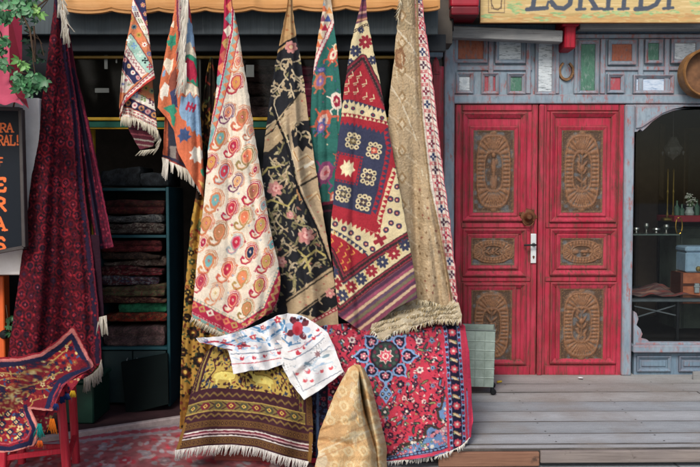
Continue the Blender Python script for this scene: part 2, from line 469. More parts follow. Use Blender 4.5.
M = {}
M['rug'] = m_textile('flat_woven_wool', 0.22, 380, 0.1)
M['pile'] = m_textile('knotted_pile_wool', 0.4, 300, 0.25)
M['shag'] = m_textile('hairy_wool', 0.55, 210, 0.3)
M['cotton'] = m_textile('white_cotton_cloth', 0.08, 500, 0.1, 0.85)
M['yarn'] = m_textile('fringe_yarn', 0.3, 600, 0.2)
M['blue'] = m_paint('worn_grey_blue_paint', '7a8b99', '65747f', '94564f', 0.45, (1, 1, 1.8), 8, base2='8b99a3', chip2='525c64', wear=.6, blot=.36)
M['bluedk'] = m_paint('weathered_grey_blue_board', '63788a', '53626f', '7a5550', 0.32, (1, 1, 3), 8, base2='6d8494', chip2='3a434a', wear=.4, blot=.2)
M['red'] = m_paint('worn_red_door_paint', 'a2243a', '7c1a2c', '5d3c32', 0.49, (1, 1, 3.0), 7, base2='b5394f', chip2='5a3230', rough=0.65, wear=.95, blot=.37)
M['reddk'] = m_paint('dark_red_paint', '8f1226', '6d0d1c', '3a1513', 0.34, (1, 1, 5), 8, base2='a0182c', rough=0.5)
M['greywood'] = m_paint('bare_grey_wood', '8a8a88', '5d5d5d', '4a4643', 0.35, (5, 1, 1), 9, base2='7a7c7d', chip2='35312f')
M['orangewood'] = m_paint('varnished_pine', 'c98e50', 'a86f38', '8f5b2c', 0.28, (6, 1, 1), 7, base2='d7a066', chip2='7b4f2a', rough=0.5)
M['darkfascia'] = m_paint('dark_slate_board', '4a5357', '31383c', '666d70', 0.3, (1, 1, 5), 6, base2='3e474b', chip2='23282b')
M['iron'] = m_plain('rusty_iron', '4b3527', 0.65, 0.5, 0.5, 40, 0.3, col2='7a4a30')
M['steel'] = m_plain('brushed_steel', 'b9bfc0', 0.35, 0.7, 0.15, 30, 0.05)
M['black'] = m_plain('black_metal', '15171a', 0.5, 0.2, 0.3)
M['glass'] = m_glass('window_glass'); M['glass2'] = m_glass('dusty_glass', rough=.12, ior=1.22)
M['dark'] = m_plain('dark_interior_wall', '544e48', 0.9, 0, 0.4, 5)
M['teal'] = m_plain('dark_teal_shelf_paint', '17424a', 0.5, 0, 0.3, 10)
M['cabinet'] = m_plain('dark_green_black_cabinet', '1c2f31', 0.45, 0, 0.3, 10)
M['yellow'] = m_plain('yellow_painted_wood', 'c39a2a', 0.6, 0, 0.35, 12)
M['green'] = m_plain('green_painted_wood', '145b4a', 0.6, 0, 0.35, 12)
M['vcol'] = m_vcol('painted_board', 0.7, 0.2, 45, stretch=(1, 1, 6))
M['carve'] = m_vcol('carved_patinated_wood', 0.6, 0.35, 90, (.7, 1.15), .3)
M['matte'] = m_vcol('dull_painted_things', 0.75, 0.2, 40)
# =================================================================== HANGING TEXTILES
CREAM = 'dfd0b8'
def tri_band(cv, pts, w, c1, c2, period):
    """row of alternating triangles along a line"""
    for i, (x, y, tx, ty) in enumerate(walk(pts, period / 2)):
        nx, ny = -ty, tx; h = w / 2; sg = 1 if i % 2 == 0 else -1
        cv.poly([(x - tx * period * .5 - nx * h * sg, y - ty * period * .5 - ny * h * sg), (x + tx * period * .5 - nx * h * sg, y + ty * period * .5 - ny * h * sg), (x + nx * h * sg, y + ny * h * sg)], c1 if i % 2 == 0 else c2)
def dia_band(cv, pts, w, cols, period, core=None):
    for i, (x, y, tx, ty) in enumerate(walk(pts, period, period / 2)):
        nx, ny = -ty, tx; h = w / 2; p = period / 2
        cv.poly([(x - tx * p, y - ty * p), (x + nx * h, y + ny * h), (x + tx * p, y + ty * p), (x - nx * h, y - ny * h)], cols[i % len(cols)])
        if core: cv.poly([(x - tx * p * .4, y - ty * p * .4), (x + nx * h * .4, y + ny * h * .4), (x + tx * p * .4, y + ty * p * .4), (x - nx * h * .4, y - ny * h * .4)], core)
def dash(cv, pts, w, col, period, length=None):
    for x, y, tx, ty in walk(pts, period):
        l = (length or period / 2) / 2
        cv.line([(x - tx * l, y - ty * l), (x + tx * l, y + ty * l)], w, col)
def zig(cv, pts, w, amp, period, col, wave=True):
    q = []
    for i, (x, y, tx, ty) in enumerate(walk(pts, period / 2)):
        s_ = amp if i % 2 else -amp; q.append((x - ty * s_, y + tx * s_))
    if len(q) > 1: cv.line(q, w, col)

def boteh(cv, cx, cy, s, ang, outer, mid, fill, eye, lines='c9764a'):
    """paisley with a hooked tail and stepped outlines"""
    cv.push(cx, cy, ang, s)
    body = [(-4.6, 4.6), (-5.8, 0), (-4.4, -5.4), (-.4, -9), (3.8, -9), (6.0, -5), (5.6, 1), (3.2, 5.6), (0.2, 8.4), (-2.6, 7.6)]
    for d, c in ((2.9, lines), (1.2, outer)):
        cv.line([(-3.2 - d * .3, -7 - d), (0, -9.2 - d), (4.2 + d * .4, -9.2 - d * .8), (6 + d, -5), (5.2 + d, 2), (3.6 + d * .6, 5.4)], .75, c)
    cv.poly(body, outer)
    cv.poly([(x * .82, y * .84 - .2) for x, y in body], mid)
    cv.poly([(x * .64, y * .68 - .5) for x, y in body], fill)
    cv.dia(0.2, -1.2, 1.4, 1.9, eye); cv.circ(.2, -1.2, .55, 'f3e6c9' if eye != CREAM else 'b5233f')
    cv.line([(1.6, 6.4), (0.2, 9.6), (-3.4, 12.2), (-7.2, 11.4), (-9.2, 8.0), (-7.6, 5.0), (-6, 6.4)], 2.1, outer)
    cv.line([(1.2, 6.6), (-0.2, 9.2), (-3.6, 11.2), (-6.6, 10.6), (-8.0, 8.2)], 0.7, mid)
    cv.pop()

def plan_paisley():
    cv = Cv(184, -16, 288, 342, CREAM)
    RED, OR, GOLD, TEAL, PUR, NAVY = 'b4203f', 'd97a50', 'b88a4a', '6aa5a2', '6a2c56', '1f2a4a'
    # upper border
    cv.poly([(222, -16), (232, -16), (234, 12), (230, 35), (221, 80), (212, 118), (200, 118), (214, 60)], RED)
    dia_band(cv, [(231, 0), (230, 20), (225, 52), (219, 82), (211, 118)], 10, [OR, TEAL, CREAM, GOLD, 'c65a4a'], 12.5)
    cv.line([(233, 8), (232, 30), (223, 75), (213, 122), (208, 150)], 2.6, 'f0dfd0'); dash(cv, [(233, 8), (232, 30), (223, 75), (213, 122), (208, 150)], 2.0, RED, 3.4)
    cv.poly([(235, 14), (238.5, 36), (228, 82), (215, 128), (209, 150), (206, 150), (214, 120), (224, 76), (233.5, 32)], TEAL)
    tri_band(cv, [(236, 22), (235.5, 36), (226.5, 80), (213.5, 128)], 5, OR, '8fb0a6', 8)
    cv.line([(239, 34), (229, 82), (216, 128), (210, 150)], 0.8, RED)
    P = [(238, 62, .9, OR, CREAM, 'd9876a', RED), (236, 83, 1, RED, OR, 'd08d45', RED), (228, 113, .95, PUR, 'e8cdb8', 'd78763', PUR),
         (242, 118, 1.15, 'c7694c', OR, 'b67548', RED), (220, 139, 1.05, 'd0603f', GOLD, TEAL, OR), (233, 147, .95, RED, 'e59a72', RED, CREAM),
         (247, 157, 1.15, '96804e', 'e8a27a', 'e2784f', OR), (251, 131, .85, 'b9694d', '9aa79a', 'cf8b6a', RED), (211, 163, .95, RED, GOLD, 'd08d45', RED),
         (224, 172, 1.1, 'd0603f', '97a6b4', 'cf3346', TEAL), (237, 182, .9, PUR, 'e3c6a2', 'd49a64', PUR), (253, 192, 1.15, RED, 'd59c68', 'b06a4a', RED),
         (215, 201, 1.1, 'cf7d4c', OR, TEAL, OR), (231, 209, 1.0, RED, 'e9977b', 'c92a42', CREAM), (244, 218, 1.05, 'a98547', 'e59c72', 'e0734b', OR),
         (206, 224, 1, 'd0603f', GOLD, 'd98a52', RED), (260.5, 226, 1.1, RED, 'e0905f', 'b9924a', RED), (263.5, 206, .85, 'd47e5f', CREAM, '95a3a0', RED),
         (219, 233, 1.15, 'a26a40', OR, 'b97849', OR), (236, 243, 1.0, '97a0a0', 'd9637a', 'c6253f', CREAM), (250, 253, 1.0, RED, 'e0a277', NAVY, CREAM),
         (208.5, 262, 1.1, 'c67a45', OR, TEAL, RED), (227, 270, 1.12, 'd0603f', 'e9a884', 'c6253f', OR), (242, 278, 1.02, 'b18a45', OR, 'e0804f', OR),
         (266, 262, 1.02, RED, 'd29e5a', 'b38d48', RED), (200.5, 282, .95, RED, 'd97a60', 'b4324a', RED), (215, 294, 1.05, 'dc8355', CREAM, 'ecd9b4', 'c29037'),
         (232.5, 301, 1.0, RED, 'e59a72', 'c6253f', CREAM), (259, 286, 1.05, RED, 'd9a263', 'b38d48', RED), (246.5, 309, .95, '8d7440', OR, 'b38048', OR), (203, 243, .8, OR, CREAM, RED, CREAM),
         (255, 170, .6, OR, CREAM, RED, CREAM), (272, 245, .8, OR, CREAM, TEAL, RED), (222, 255, .0001, OR, OR, OR, OR)]
    for x, y, s_, o_, m_, f_, e_ in P: boteh(cv, x, y, s_ * (.93 if s_ > .01 else 1), 6, o_, m_, f_, e_)
    rr = random.Random(2)
    for x, y in scatter([(236, 45), (250, 110), (270, 230), (272, 265), (240, 310), (202, 290), (208, 170), (222, 110)], 70, 7, rr):
        c = rr.choice([RED, 'd0603f', 'b9694d', '8b97a8', GOLD])
        if rr.random() < .5: cv.line([(x - 1.2, y), (x + 1.2, y)], .7, c); cv.line([(x, y - 1.2), (x, y + 1.2)], .7, c)
        else: cv.dia(x, y, 1.0, 1.1, c)
    # bottom border
    cv.poly([(184, 297), (196, 299), (240, 321), (262, 306), (280, 266), (288, 262), (288, 342), (184, 342)], RED)
    cv.line([(192, 298), (240, 322), (263, 307), (279, 268)], 2.4, '5f938f'); dash(cv, [(192, 298), (240, 322), (263, 307), (279, 268)], 2, 'e5c3a0', 4, 1.6)
    dia_band(cv, [(190, 303), (240, 328)], 8, [OR, GOLD, CREAM, 'c65a4a'], 9, RED)
    zig(cv, [(244, 326), (268, 311), (283, 272)], 2.2, 2.2, 9, 'd99a62'); dash(cv, [(244, 324), (268, 309), (283, 270)], 1.5, GOLD, 7)
    cv.line([(188, 311), (232, 333), (272, 314), (288, 280)], 2.0, CREAM); dash(cv, [(188, 311), (232, 333), (272, 314), (288, 280)], 1.5, RED, 3.2)
    cv.line([(186, 315), (230, 338), (276, 318), (290, 290)], 6, OR)
    tri_band(cv, [(187, 314.5), (230, 337), (275, 317)], 5.5, '6d9c93', 'cf6a47', 9)
    return cv

def fold_fn(Y0, Y1, ytop, ybot, k, amp, ph=0.0, curve=0.05, ripple=None):
    rc = random.Random(int(k * 100 + ytop * 7 + amp * 9000 + ph * 31))
    creases = [(rc.uniform(.12, .88), rc.uniform(-.10, .10), rc.uniform(.035, .075), rc.uniform(.008, .020) * rc.choice([-1, 1, 1]), rc.uniform(0, .5)) for _ in range(5)]
    sag = [(rc.uniform(.45, .98), rc.uniform(-.5, .5), rc.uniform(.006, .012)) for _ in range(3)]
    def f(px, py, s, t):
        v = np.clip((py - ytop) / (ybot - ytop), 0, 1)
        y = Y0 + (Y1 - Y0) * v + curve * (0.25 + 0.75 * v) * (2 * s - 1) ** 2
        y = y - 1.5 * amp * (0.35 + 0.65 * v ** .7) * np.sin(k * pi * s + ph + 0.8 * v)
        for s0, dr, w, a, v0 in creases:
            y = y + a * np.exp(-((s - s0 - dr * v) / w) ** 2) * np.clip((v - v0) / .3, 0, 1)
        for vv, sl, a in sag:
            y = y - a * np.exp(-((v - vv - sl * .12 * (s - .5)) / .03) ** 2) * np.clip(1.2 - 2 * np.abs(s - .5), 0, 1)
        if ripple is not None: y = y + ripple(px, py, s, v)
        return y
    return f
def LR(L, R):
    """edges for a hanging piece given its two long edges"""
    return [L[0], R[0]], [L[-1], R[-1]], L, R

def rug_paisley():
    cv = plan_paisley(); cv.soften()
    L = [(225, -14), (224, 5), (223.4, 30), (218.8, 60), (215.7, 95), (211.5, 120), (208, 150), (206, 180), (203, 210), (199.8, 235), (197.7, 250), (195.6, 280), (193, 300), (191.5, 317)]
    R = [(230, -14), (232, 5), (235, 15), (238, 30), (242.7, 60), (248, 90), (252.5, 120), (257, 150), (262.5, 180), (267, 210), (270.5, 230), (274, 246), (278.5, 262), (281, 281), (279, 300), (272, 312)]
    bot = [(191.5, 317), (210, 327), (229, 337), (250, 325), (272, 312)]
    f = fold_fn(4.90, 4.72, 0, 335, 2.6, 0.022, 0.6, 0.07)
    o = textile('paisley_kilim', [sheet(cv, [L[0], R[0]], bot, L, R, f, seed=5)], M['rug'], 'long cream kilim with rows of red, orange and teal paisleys, hung by one corner', 'kilim', 'kilims hanging from the awning edge')
    fringe(o, [(192, 317.5), (210, 327), (228, 336)], 4.72, 6.5, 70, ['d8cdb6', 'cdbfa4', 'e3dac6'], M['yarn'], -0.5, .12, .5, 3, clump=2)
    return o

def rug_small():
    cv = Cv(112, -14, 166, 160, 'e2d6c0')
    NAVY, OR, RED, PK = '2c2d52', 'd97b4d', 'b8323c', 'c98f8a'
    # diagonal bands of the upper flap (fan out downward)
    cv.poly([(130, -14), (147, -14), (147, 20), (151, 50), (153, 72), (122, 110), (116, 110), (120, 60)], OR)
    cv.poly([(134, -14), (148, -14), (149, 35), (147, 28), (137, 8), (133, 0)], NAVY)
    for (x, y) in [(140, -3), (143, 5), (145.5, 14), (147, 23)]: cv.flower(x, y, 2.6, ['c9826c', 'd7b04d', '7d3349'], 6)
    cv.poly([(133, -2), (137, 6), (147, 27), (150.5, 46), (147, 40), (137, 22), (131.5, 12)], 'e9e0cd')
    cv.line([(132.8, -3), (137, 6), (147, 27), (150, 42)], .8, 'a83246'); cv.line([(131.4, 11), (137, 22), (147, 40), (151, 50)], .9, '8c3a3a')
    for (x, y, c) in [(134.2, 8.5, '7a8fc4'), (137, 14.5, '6e2346'), (140.5, 21, '7b8b4f'), (143.8, 28, 'bfa86a'), (147, 36, '9a9a76')]:
        for dx in (-1.1, 1.1):
            for dy in (-1.6, 0, 1.6): cv.rect(x + dx - .8 + dy * .4, y + dy - .6, x + dx + .8 + dy * .4, y + dy + .6, c)
    for (x, y, c, e) in [(131, 19, 'b8963a', RED), (134, 27, '4f7f86', NAVY), (139, 35, 'b59a3c', '7c5a2c'), (144.5, 44.5, 'efe6d6', 'b8323c'), (149.2, 54, '5c6fa8', 'd9a93b')]:
        cv.star(x, y, 3.4, c, 8, .55); cv.circ(x, y, 1.1, e)
    cv.poly([(128, 36), (131, 33.5), (140, 46), (152, 66), (153, 74), (146, 72), (136, 60), (127, 46)], '9cc4b2')
    cv.line([(128.4, 35), (131, 33.5), (140, 46), (152, 66)], .9, '7c3440'); cv.line([(126.5, 45), (136, 60), (146, 72)], .9, '7c3440')
    for (x, y, c) in [(129, 40, 'e8f0e4'), (134, 46, '6d9ad0'), (140, 54, 'c9d6c8'), (145, 60.5, '171c22'), (149.5, 67, 'b82a44')]:
        for a in (0, 90, 180, 270): cv.circ(x + 2 * cos(radians(a)), y + 2.2 * sin(radians(a)), 1.05, c)
        cv.circ(x, y, .9, c)
    cv.poly([(126.5, 45), (136, 60), (147, 73), (141, 78), (131, 64), (124, 54)], 'd9cbbd')
    zig(cv, [(126, 50), (134, 62), (144, 75)], .8, 1.4, 4.2, '9a4a55')
    cv.line([(124, 54), (131, 64), (141, 78)], 1, RED)
    cv.poly([(124, 54), (131, 64), (142, 79), (134, 84), (126, 74), (121, 66)], NAVY)
    for (x, y, c) in [(125, 60, PK), (129, 66, 'd9b07c'), (133, 72.5, 'e8d9c8'), (138, 78, 'c98f8a')]: cv.ell(x, y, 2.5, 2.1, c, 50); cv.dia(x, y, .9, .9, RED)
    cv.poly([(121, 66), (126, 74), (134, 84), (126, 93), (118, 92), (117, 70)], 'e2d8c6')
    for (x, y, c) in [(122, 74, '8c9c78'), (126, 80, 'b05a68'), (123, 84, '6f77a8'), (129, 85, '9aa37e')]: cv.dia(x, y, 2, 1.6, c)
    cv.line([(120, 66), (125, 74), (132, 83)], .8, RED); cv.circ(121.5, 90, 2.2, PK)
    # striped edge along the fold
    cv.poly([(160, 66), (153, 71), (124, 97), (117, 116), (123, 116), (129, 104), (160, 80)], 'e6d9c4')
    cv.line([(158, 66.5), (150, 73), (124, 96.5), (119, 112)], 1, '7a2d3c')
    dash(cv, [(156, 71), (148, 77), (128, 95), (121, 108)], 1.6, 'b9586a', 4, 1.6)
    cv.line([(158, 75), (149, 81), (128, 99), (121, 116)], 3, 'c2382f')
    # lower, hanging end
    cv2 = Cv(112, 78, 166, 160, OR)
    for (x, y, c) in [(146, 88, 'b59a3c'), (152, 91, '8aa06a'), (139, 90, RED)]: cv2.star(x, y, 3.6, c, 8, .6); cv2.circ(x, y, 1, NAVY)
    C = lambda y: [(118, y - 2.5), (130, y - 1), (142, y + 4.5), (160, y + 14)]
    cv2.line(C(95), 8, 'e9e0cd'); cv2.line(C(91), .8, '7c3440')
    for i, (x, y, c) in enumerate([(134, 93.5, '6d8fc8'), (137, 95, '6d8fc8'), (142, 97.5, '7b9b4f'), (145, 99, '7b9b4f'), (150, 101, '5b2346'), (153, 103, '5b2346')]):
        for dy in (-2, 0, 2): cv2.rect(x - 1, y + dy - .7, x + 1, y + dy + .7, c)
    cv2.line(C(99.5), .8, 'c9563c')
    cv2.line(C(104), 8, NAVY)
    for i, (x, y, tx, ty) in enumerate(walk(C(104), 7.2, 3)): cv2.ell(x, y, 2.9, 3.0, [PK, 'd78f50', 'e0c2b4', 'c98457'][i % 4]); cv2.star(x, y, 1.7, ['a2304a', NAVY][i % 2], 6, .5)
    cv2.line(C(109), .9, 'c9563c'); cv2.line(C(111.5), 4, 'e6d9c4'); dash(cv2, C(111.5), 1.3, 'c04a5a', 4.2, 1.6)
    cv2.line(C(114.5), 1.4, '8c2e3c'); dash(cv2, C(114.5), .8, 'e6d9c4', 2.5, 1); cv2.line(C(117), 2.5, 'e6dccb')
    up = sheet(cv, [(132.5, -13), (144, -13)], [(119.5, 119), (124, 104), (138, 90), (155, 78)], [(132.5, -13), (131, 20), (125.5, 45), (121.5, 75), (119.5, 100), (119.5, 119)],
               [(144, -13), (146.5, 15), (149.5, 42), (153, 66), (155, 78)], fold_fn(4.93, 4.84, 0, 110, 2.2, .015, .4, .04), seed=21)
    lo = sheet(cv2, [(120, 100), (130, 86), (142, 80), (152, 76)], [(122.5, 119), (132, 119.5), (146, 124), (157.5, 132)], [(120, 100), (121, 110), (122.5, 119)], [(152, 76), (153.5, 95), (155.5, 112), (157.5, 132)],
               fold_fn(4.95, 4.86, 80, 130, 1.3, .02, .3, .03), seed=23)
    cv3 = Cv(112, 118, 166, 165, '5e2430')
    for k in range(8): cv3.line([(118, 122 + k * 5), (165, 128 + k * 5)], 1.6, ['8c7468', '3b1c2a', '9a4650', 'a59a8c'][k % 4])
    bk = sheet(cv3, [(124, 118), (150, 122)], [(140, 150), (153, 146)], [(124, 118), (131, 134), (140, 150)], [(150, 122), (156, 132), (153, 146)], lambda px, py, s, t: 4.95 + 0 * px, seed=24)
    o = textile('small_kilim', [up, lo, bk], M['rug'], 'smallest hanging kilim, banded in navy, orange and cream with its fringed end rolled up', 'kilim', 'kilims hanging from the awning edge')
    yc = ['ddd3bd', 'e6dcc8', 'cfc4ab']
    fringe(o, [(122, 117), (132, 118), (146, 123), (157.5, 131)], 4.86, 9.5, 74, yc, M['yarn'], .02, .1, .6, 5, clump=2)
    fringe(o, [(157.5, 131), (161, 140), (158, 149), (141, 151)], 4.88, 7.5, 70, yc, M['yarn'], -.75, .12, .6, 6, clump=2)
    return o

def rug_orange():
    OR, GR, CR, RD, BL, NV = 'd4653d', '2f8f6c', 'e3d3b6', 'c42544', '7fa3c4', '39507f'
    cv = Cv(150, -14, 210, 202, OR)
    cv.poly([(183, -14), (192, -14), (193, 25), (196, 40), (192, 50), (180, 52), (180, 20)], 'b9475a')
    cv.poly([(187, 16), (196, 26), (197, 50), (194, 46), (186, 56), (180, 60)], BL)
    cv.poly([(189, 16), (191.5, 14), (192.5, 24), (190, 22)], 'cf4136')
    cv.poly([(186, 44), (190, 42), (196, 54), (198, 60), (184, 58)], CR)
    cv.poly([(184, 56), (190, 54), (196, 58), (198, 64), (199, 88), (190, 82), (182, 82)], GR)
    cv.poly([(183, 62), (186, 61), (187, 57), (190, 60), (194, 62), (196, 68), (197.5, 74), (196, 84), (193, 79), (190, 81), (187, 76), (184, 80), (181, 78)], RD)
    cv.poly([(181, 86), (186, 83), (193, 84), (200, 90), (201, 98), (196, 94), (194, 98), (190, 91), (186, 96), (182, 92)], CR)
    cv.poly([(181, 96), (186, 97), (190, 92), (194, 99), (197, 95), (202, 102), (204, 140), (199, 134), (197, 137), (195, 130), (192, 132), (190, 126), (187, 127), (186, 121), (182, 119), (179, 112)], BL)
    cv.push(191, 107, 20, 1); cv.line([(-3.5, -3.5), (-3.5, 3.5)], 2, RD); cv.line([(3.5, -3.5), (3.5, 3.5)], 2, RD); cv.line([(-4, 0), (4, 0)], 2.2, RD); cv.line([(0, -4), (0, 4)], 1.6, RD); cv.pop()
    cv.push(183.5, 136, 25, 1.0); cv.poly([(-6, -5), (-3, -6), (-2, -9), (1, -6), (4, -7), (4, -3), (8, -3), (5, 1), (6, 4), (2, 3), (0, 8), (-3, 3), (-6, 3), (-4, 0)], NV); cv.pop()
    cv.push(197, 155, 40, 1.05); cv.poly([(-7, -5), (-4, -5), (-4, -8), (0, -6), (3, -8), (4, -4), (8, -4), (6, 0), (8, 4), (4, 4), (3, 8), (0, 5), (-3, 8), (-4, 3), (-8, 3), (-6, 0)], 'ece2d0'); cv.pop()
    cv.poly([(200, 170), (205, 168), (206, 178), (202, 175)], GR); cv.poly([(198, 180), (205, 184), (204, 190)], 'e9b45a')
    # left column
    cv.poly([(150, -14), (176, -14), (178, 20), (174, 50), (171, 108), (150, 112)], 'd3693f')
    cv.poly([(170, 26), (174, 20), (174, 28)], CR)
    cv.poly([(176, 32), (174, 36), (169, 35), (170, 40), (166, 41), (168, 46), (170, 46), (171, 51), (173, 46), (176, 45)], GR)
    cv.poly([(163, 64), (166, 58), (171, 60), (174, 58), (172, 70), (169, 75), (166, 70)], CR)
    cv.poly([(163, 72), (166, 69), (165, 76), (162, 77)], BL); cv.poly([(171, 74), (176, 66), (178, 90), (172, 96), (168, 84)], '8a4434')
    cv.poly([(160, 90), (165, 82), (169, 86), (168, 97), (164, 96), (162, 101), (160, 97)], 'e9dfcb')
    cv.poly([(170, 92), (176, 88), (178, 108), (172, 106)], '3a3f63'); cv.poly([(163, 108), (174, 104), (177, 112), (171, 118), (170, 114)], GR)
    cv.poly([(172, 112), (176, 118), (174, 127), (171, 122)], GR)
    for x, c in ((177.0, '7d2f4d'), (179.0, 'cdb3b0'), (180.6, '51335c')): cv.line([(x, -14), (x + .5, 20), (x + 3.0, 42), (x - .5, 60)], 1.6, c)
    dash(cv, [(180.2, -14), (180.8, 20), (181.5, 42), (178, 60)], 1, 'e9c9b8', 3, 1.2)
    # rear layer
    cb = Cv(150, 100, 212, 202, '463035')
    cb.poly([(150, 100), (168, 100), (167.5, 170), (150, 170)], 'cf5f3a'); cb.poly([(169, 125), (180, 125), (180, 150), (169, 146)], '2d3140')
    cb.poly([(170, 146), (186, 146), (190, 160), (170, 158)], '8a7f77'); cb.poly([(176, 148), (188, 155), (190, 170), (176, 160)], '5f2f2f')
    cb.line([(158, 155), (168, 157), (185, 165), (206, 184)], 2.2, '34304a'); cb.line([(158, 157.5), (168, 160), (185, 168), (206, 188)], 1.4, 'b8433a')
    back = sheet(cb, [(165, 112), (199, 114)], [(162.5, 158), (168, 161), (186, 169), (204, 188)], [(165, 112), (164, 135), (162.5, 158)], [(199, 114), (203, 150), (204, 188)],
                 lambda px, py, s, t: 4.965 + 0.02 * np.sin(5 * pi * s), seed=33)
    front = sheet(cv, [(175.5, -13), (187.5, -13)], [(157.5, 108), (166, 117), (174, 130), (177.5, 152), (188, 171), (203.5, 198)],
                  [(175.5, -13), (174.5, 10), (172, 22), (167.5, 40), (164, 60), (160, 82), (157.5, 108)], [(187.5, -13), (191, 18), (194, 40), (196.2, 60), (198.6, 90), (201, 125), (203, 160), (204.8, 180), (203.5, 198)],
                  fold_fn(4.92, 4.86, 0, 195, 2.4, .024, 1.2, .05), seed=31)
    o = textile('orange_kilim', [back, front], M['rug'], 'orange hanging kilim with stepped blue, green and red motifs and long white fringe', 'kilim', 'kilims hanging from the awning edge')
    yc = ['e8dfd0', 'f0e9dc', 'd9cfbc']
    fringe(o, [(162.5, 158), (168, 160)], 4.95, 20, 26, yc, M['yarn'], -.12, .05, .8, 8, clump=5)
    fringe(o, [(170, 162), (186, 169), (201, 184)], 4.95, 13, 40, yc, M['yarn'], .08, .06, .75, 9, clump=5)
    for k in range(9):
        y = -12 + k * 10.5; x = 182.5 + 1.0 * sin(k) - (0.35 * max(0, k - 4)) * 1.6
        fringe(o, [(x, y), (x + 4.5, y + 2)], 4.86, 24, 18, yc, M['yarn'], -.06 - .012 * k, .07, .7, 40 + k, clump=3)
    return o

def rug_gold():
    cv = Cv(172, 52, 232, 440, 'b0822f')
    rr = random.Random(5)
    cv.rect(172, 52, 232, 200, '2a1c14')
    for x, y in scatter([(190, 56), (222, 56), (215, 250), (180, 250)], 170, 5, rr):
        c = rr.choice(['b5842a', '8c2f22', 'c99a3a', '4b5a35', '7d4a20', '1d1713'])
        cv.line([(x - rr.uniform(-4, 4), y - 4), (x + rr.uniform(-3, 3), y), (x + rr.uniform(-4, 4), y + 4)], rr.uniform(1, 2.2), c); cv.circ(x, y, rr.uniform(.8, 1.8), c)
    for x, y in scatter([(176, 250), (215, 250), (215, 300), (172, 300)], 40, 5, rr): cv.flower(x, y, rr.uniform(2, 4), [rr.choice(['1d1713', '3a4a2a', '7c2a1c']), 'd9b04a'], 6)
    for x, y, r in [(193, 333, 7), (206, 330, 6), (185, 372, 7), (194, 392, 6), (183, 352, 5), (187, 318, 5), (186, 408, 7), (196, 418, 6), (200, 360, 8), (190, 300, 5)]:
        cv.flower(x, y, r, ['1b1512', 'b8772a', '5a2a1c'], 8); cv.circ(x, y, r * .22, 'e0b84a')
    for x, y in scatter([(176, 300), (215, 300), (215, 430), (172, 430)], 190, 3.2, rr):
        c = rr.choice(['1b1512', '6d2a1c', '3f4f2c', '2a1a14']); cv.ell(x, y, rr.uniform(1.2, 2.8), rr.uniform(.7, 1.4), c, rr.uniform(0, 180))
    cv.rect(172, 395, 232, 440, '8a5a1c')
    for x, y in scatter([(176, 395), (215, 395), (215, 440), (172, 440)], 40, 4, rr): cv.circ(x, y, 1.8, rr.choice(['1b1512', '6d2a1c', 'b8842a']))
    cv.soften()
    L = [(210, 57), (207, 70), (203.5, 90), (201, 115), (199, 150), (197, 190), (191, 220), (187.5, 260), (184, 300), (181.5, 345), (180, 400), (179.5, 432)]
    R = [(212.5, 57), (215, 75), (217, 100), (220, 130), (222, 180), (224, 240), (226, 300), (226, 350), (226, 400), (226, 430)]
    return textile('gold_floral_rug', [sheet(cv, *LR(L, R), fold_fn(5.06, 4.98, 57, 430, 5, .016, .3, .02), step=.85, seed=41)], M['pile'], 'narrow golden rug with black flowers, hanging to the floor behind the cream paisley kilim', 'rug', 'rugs hanging at the shop front')

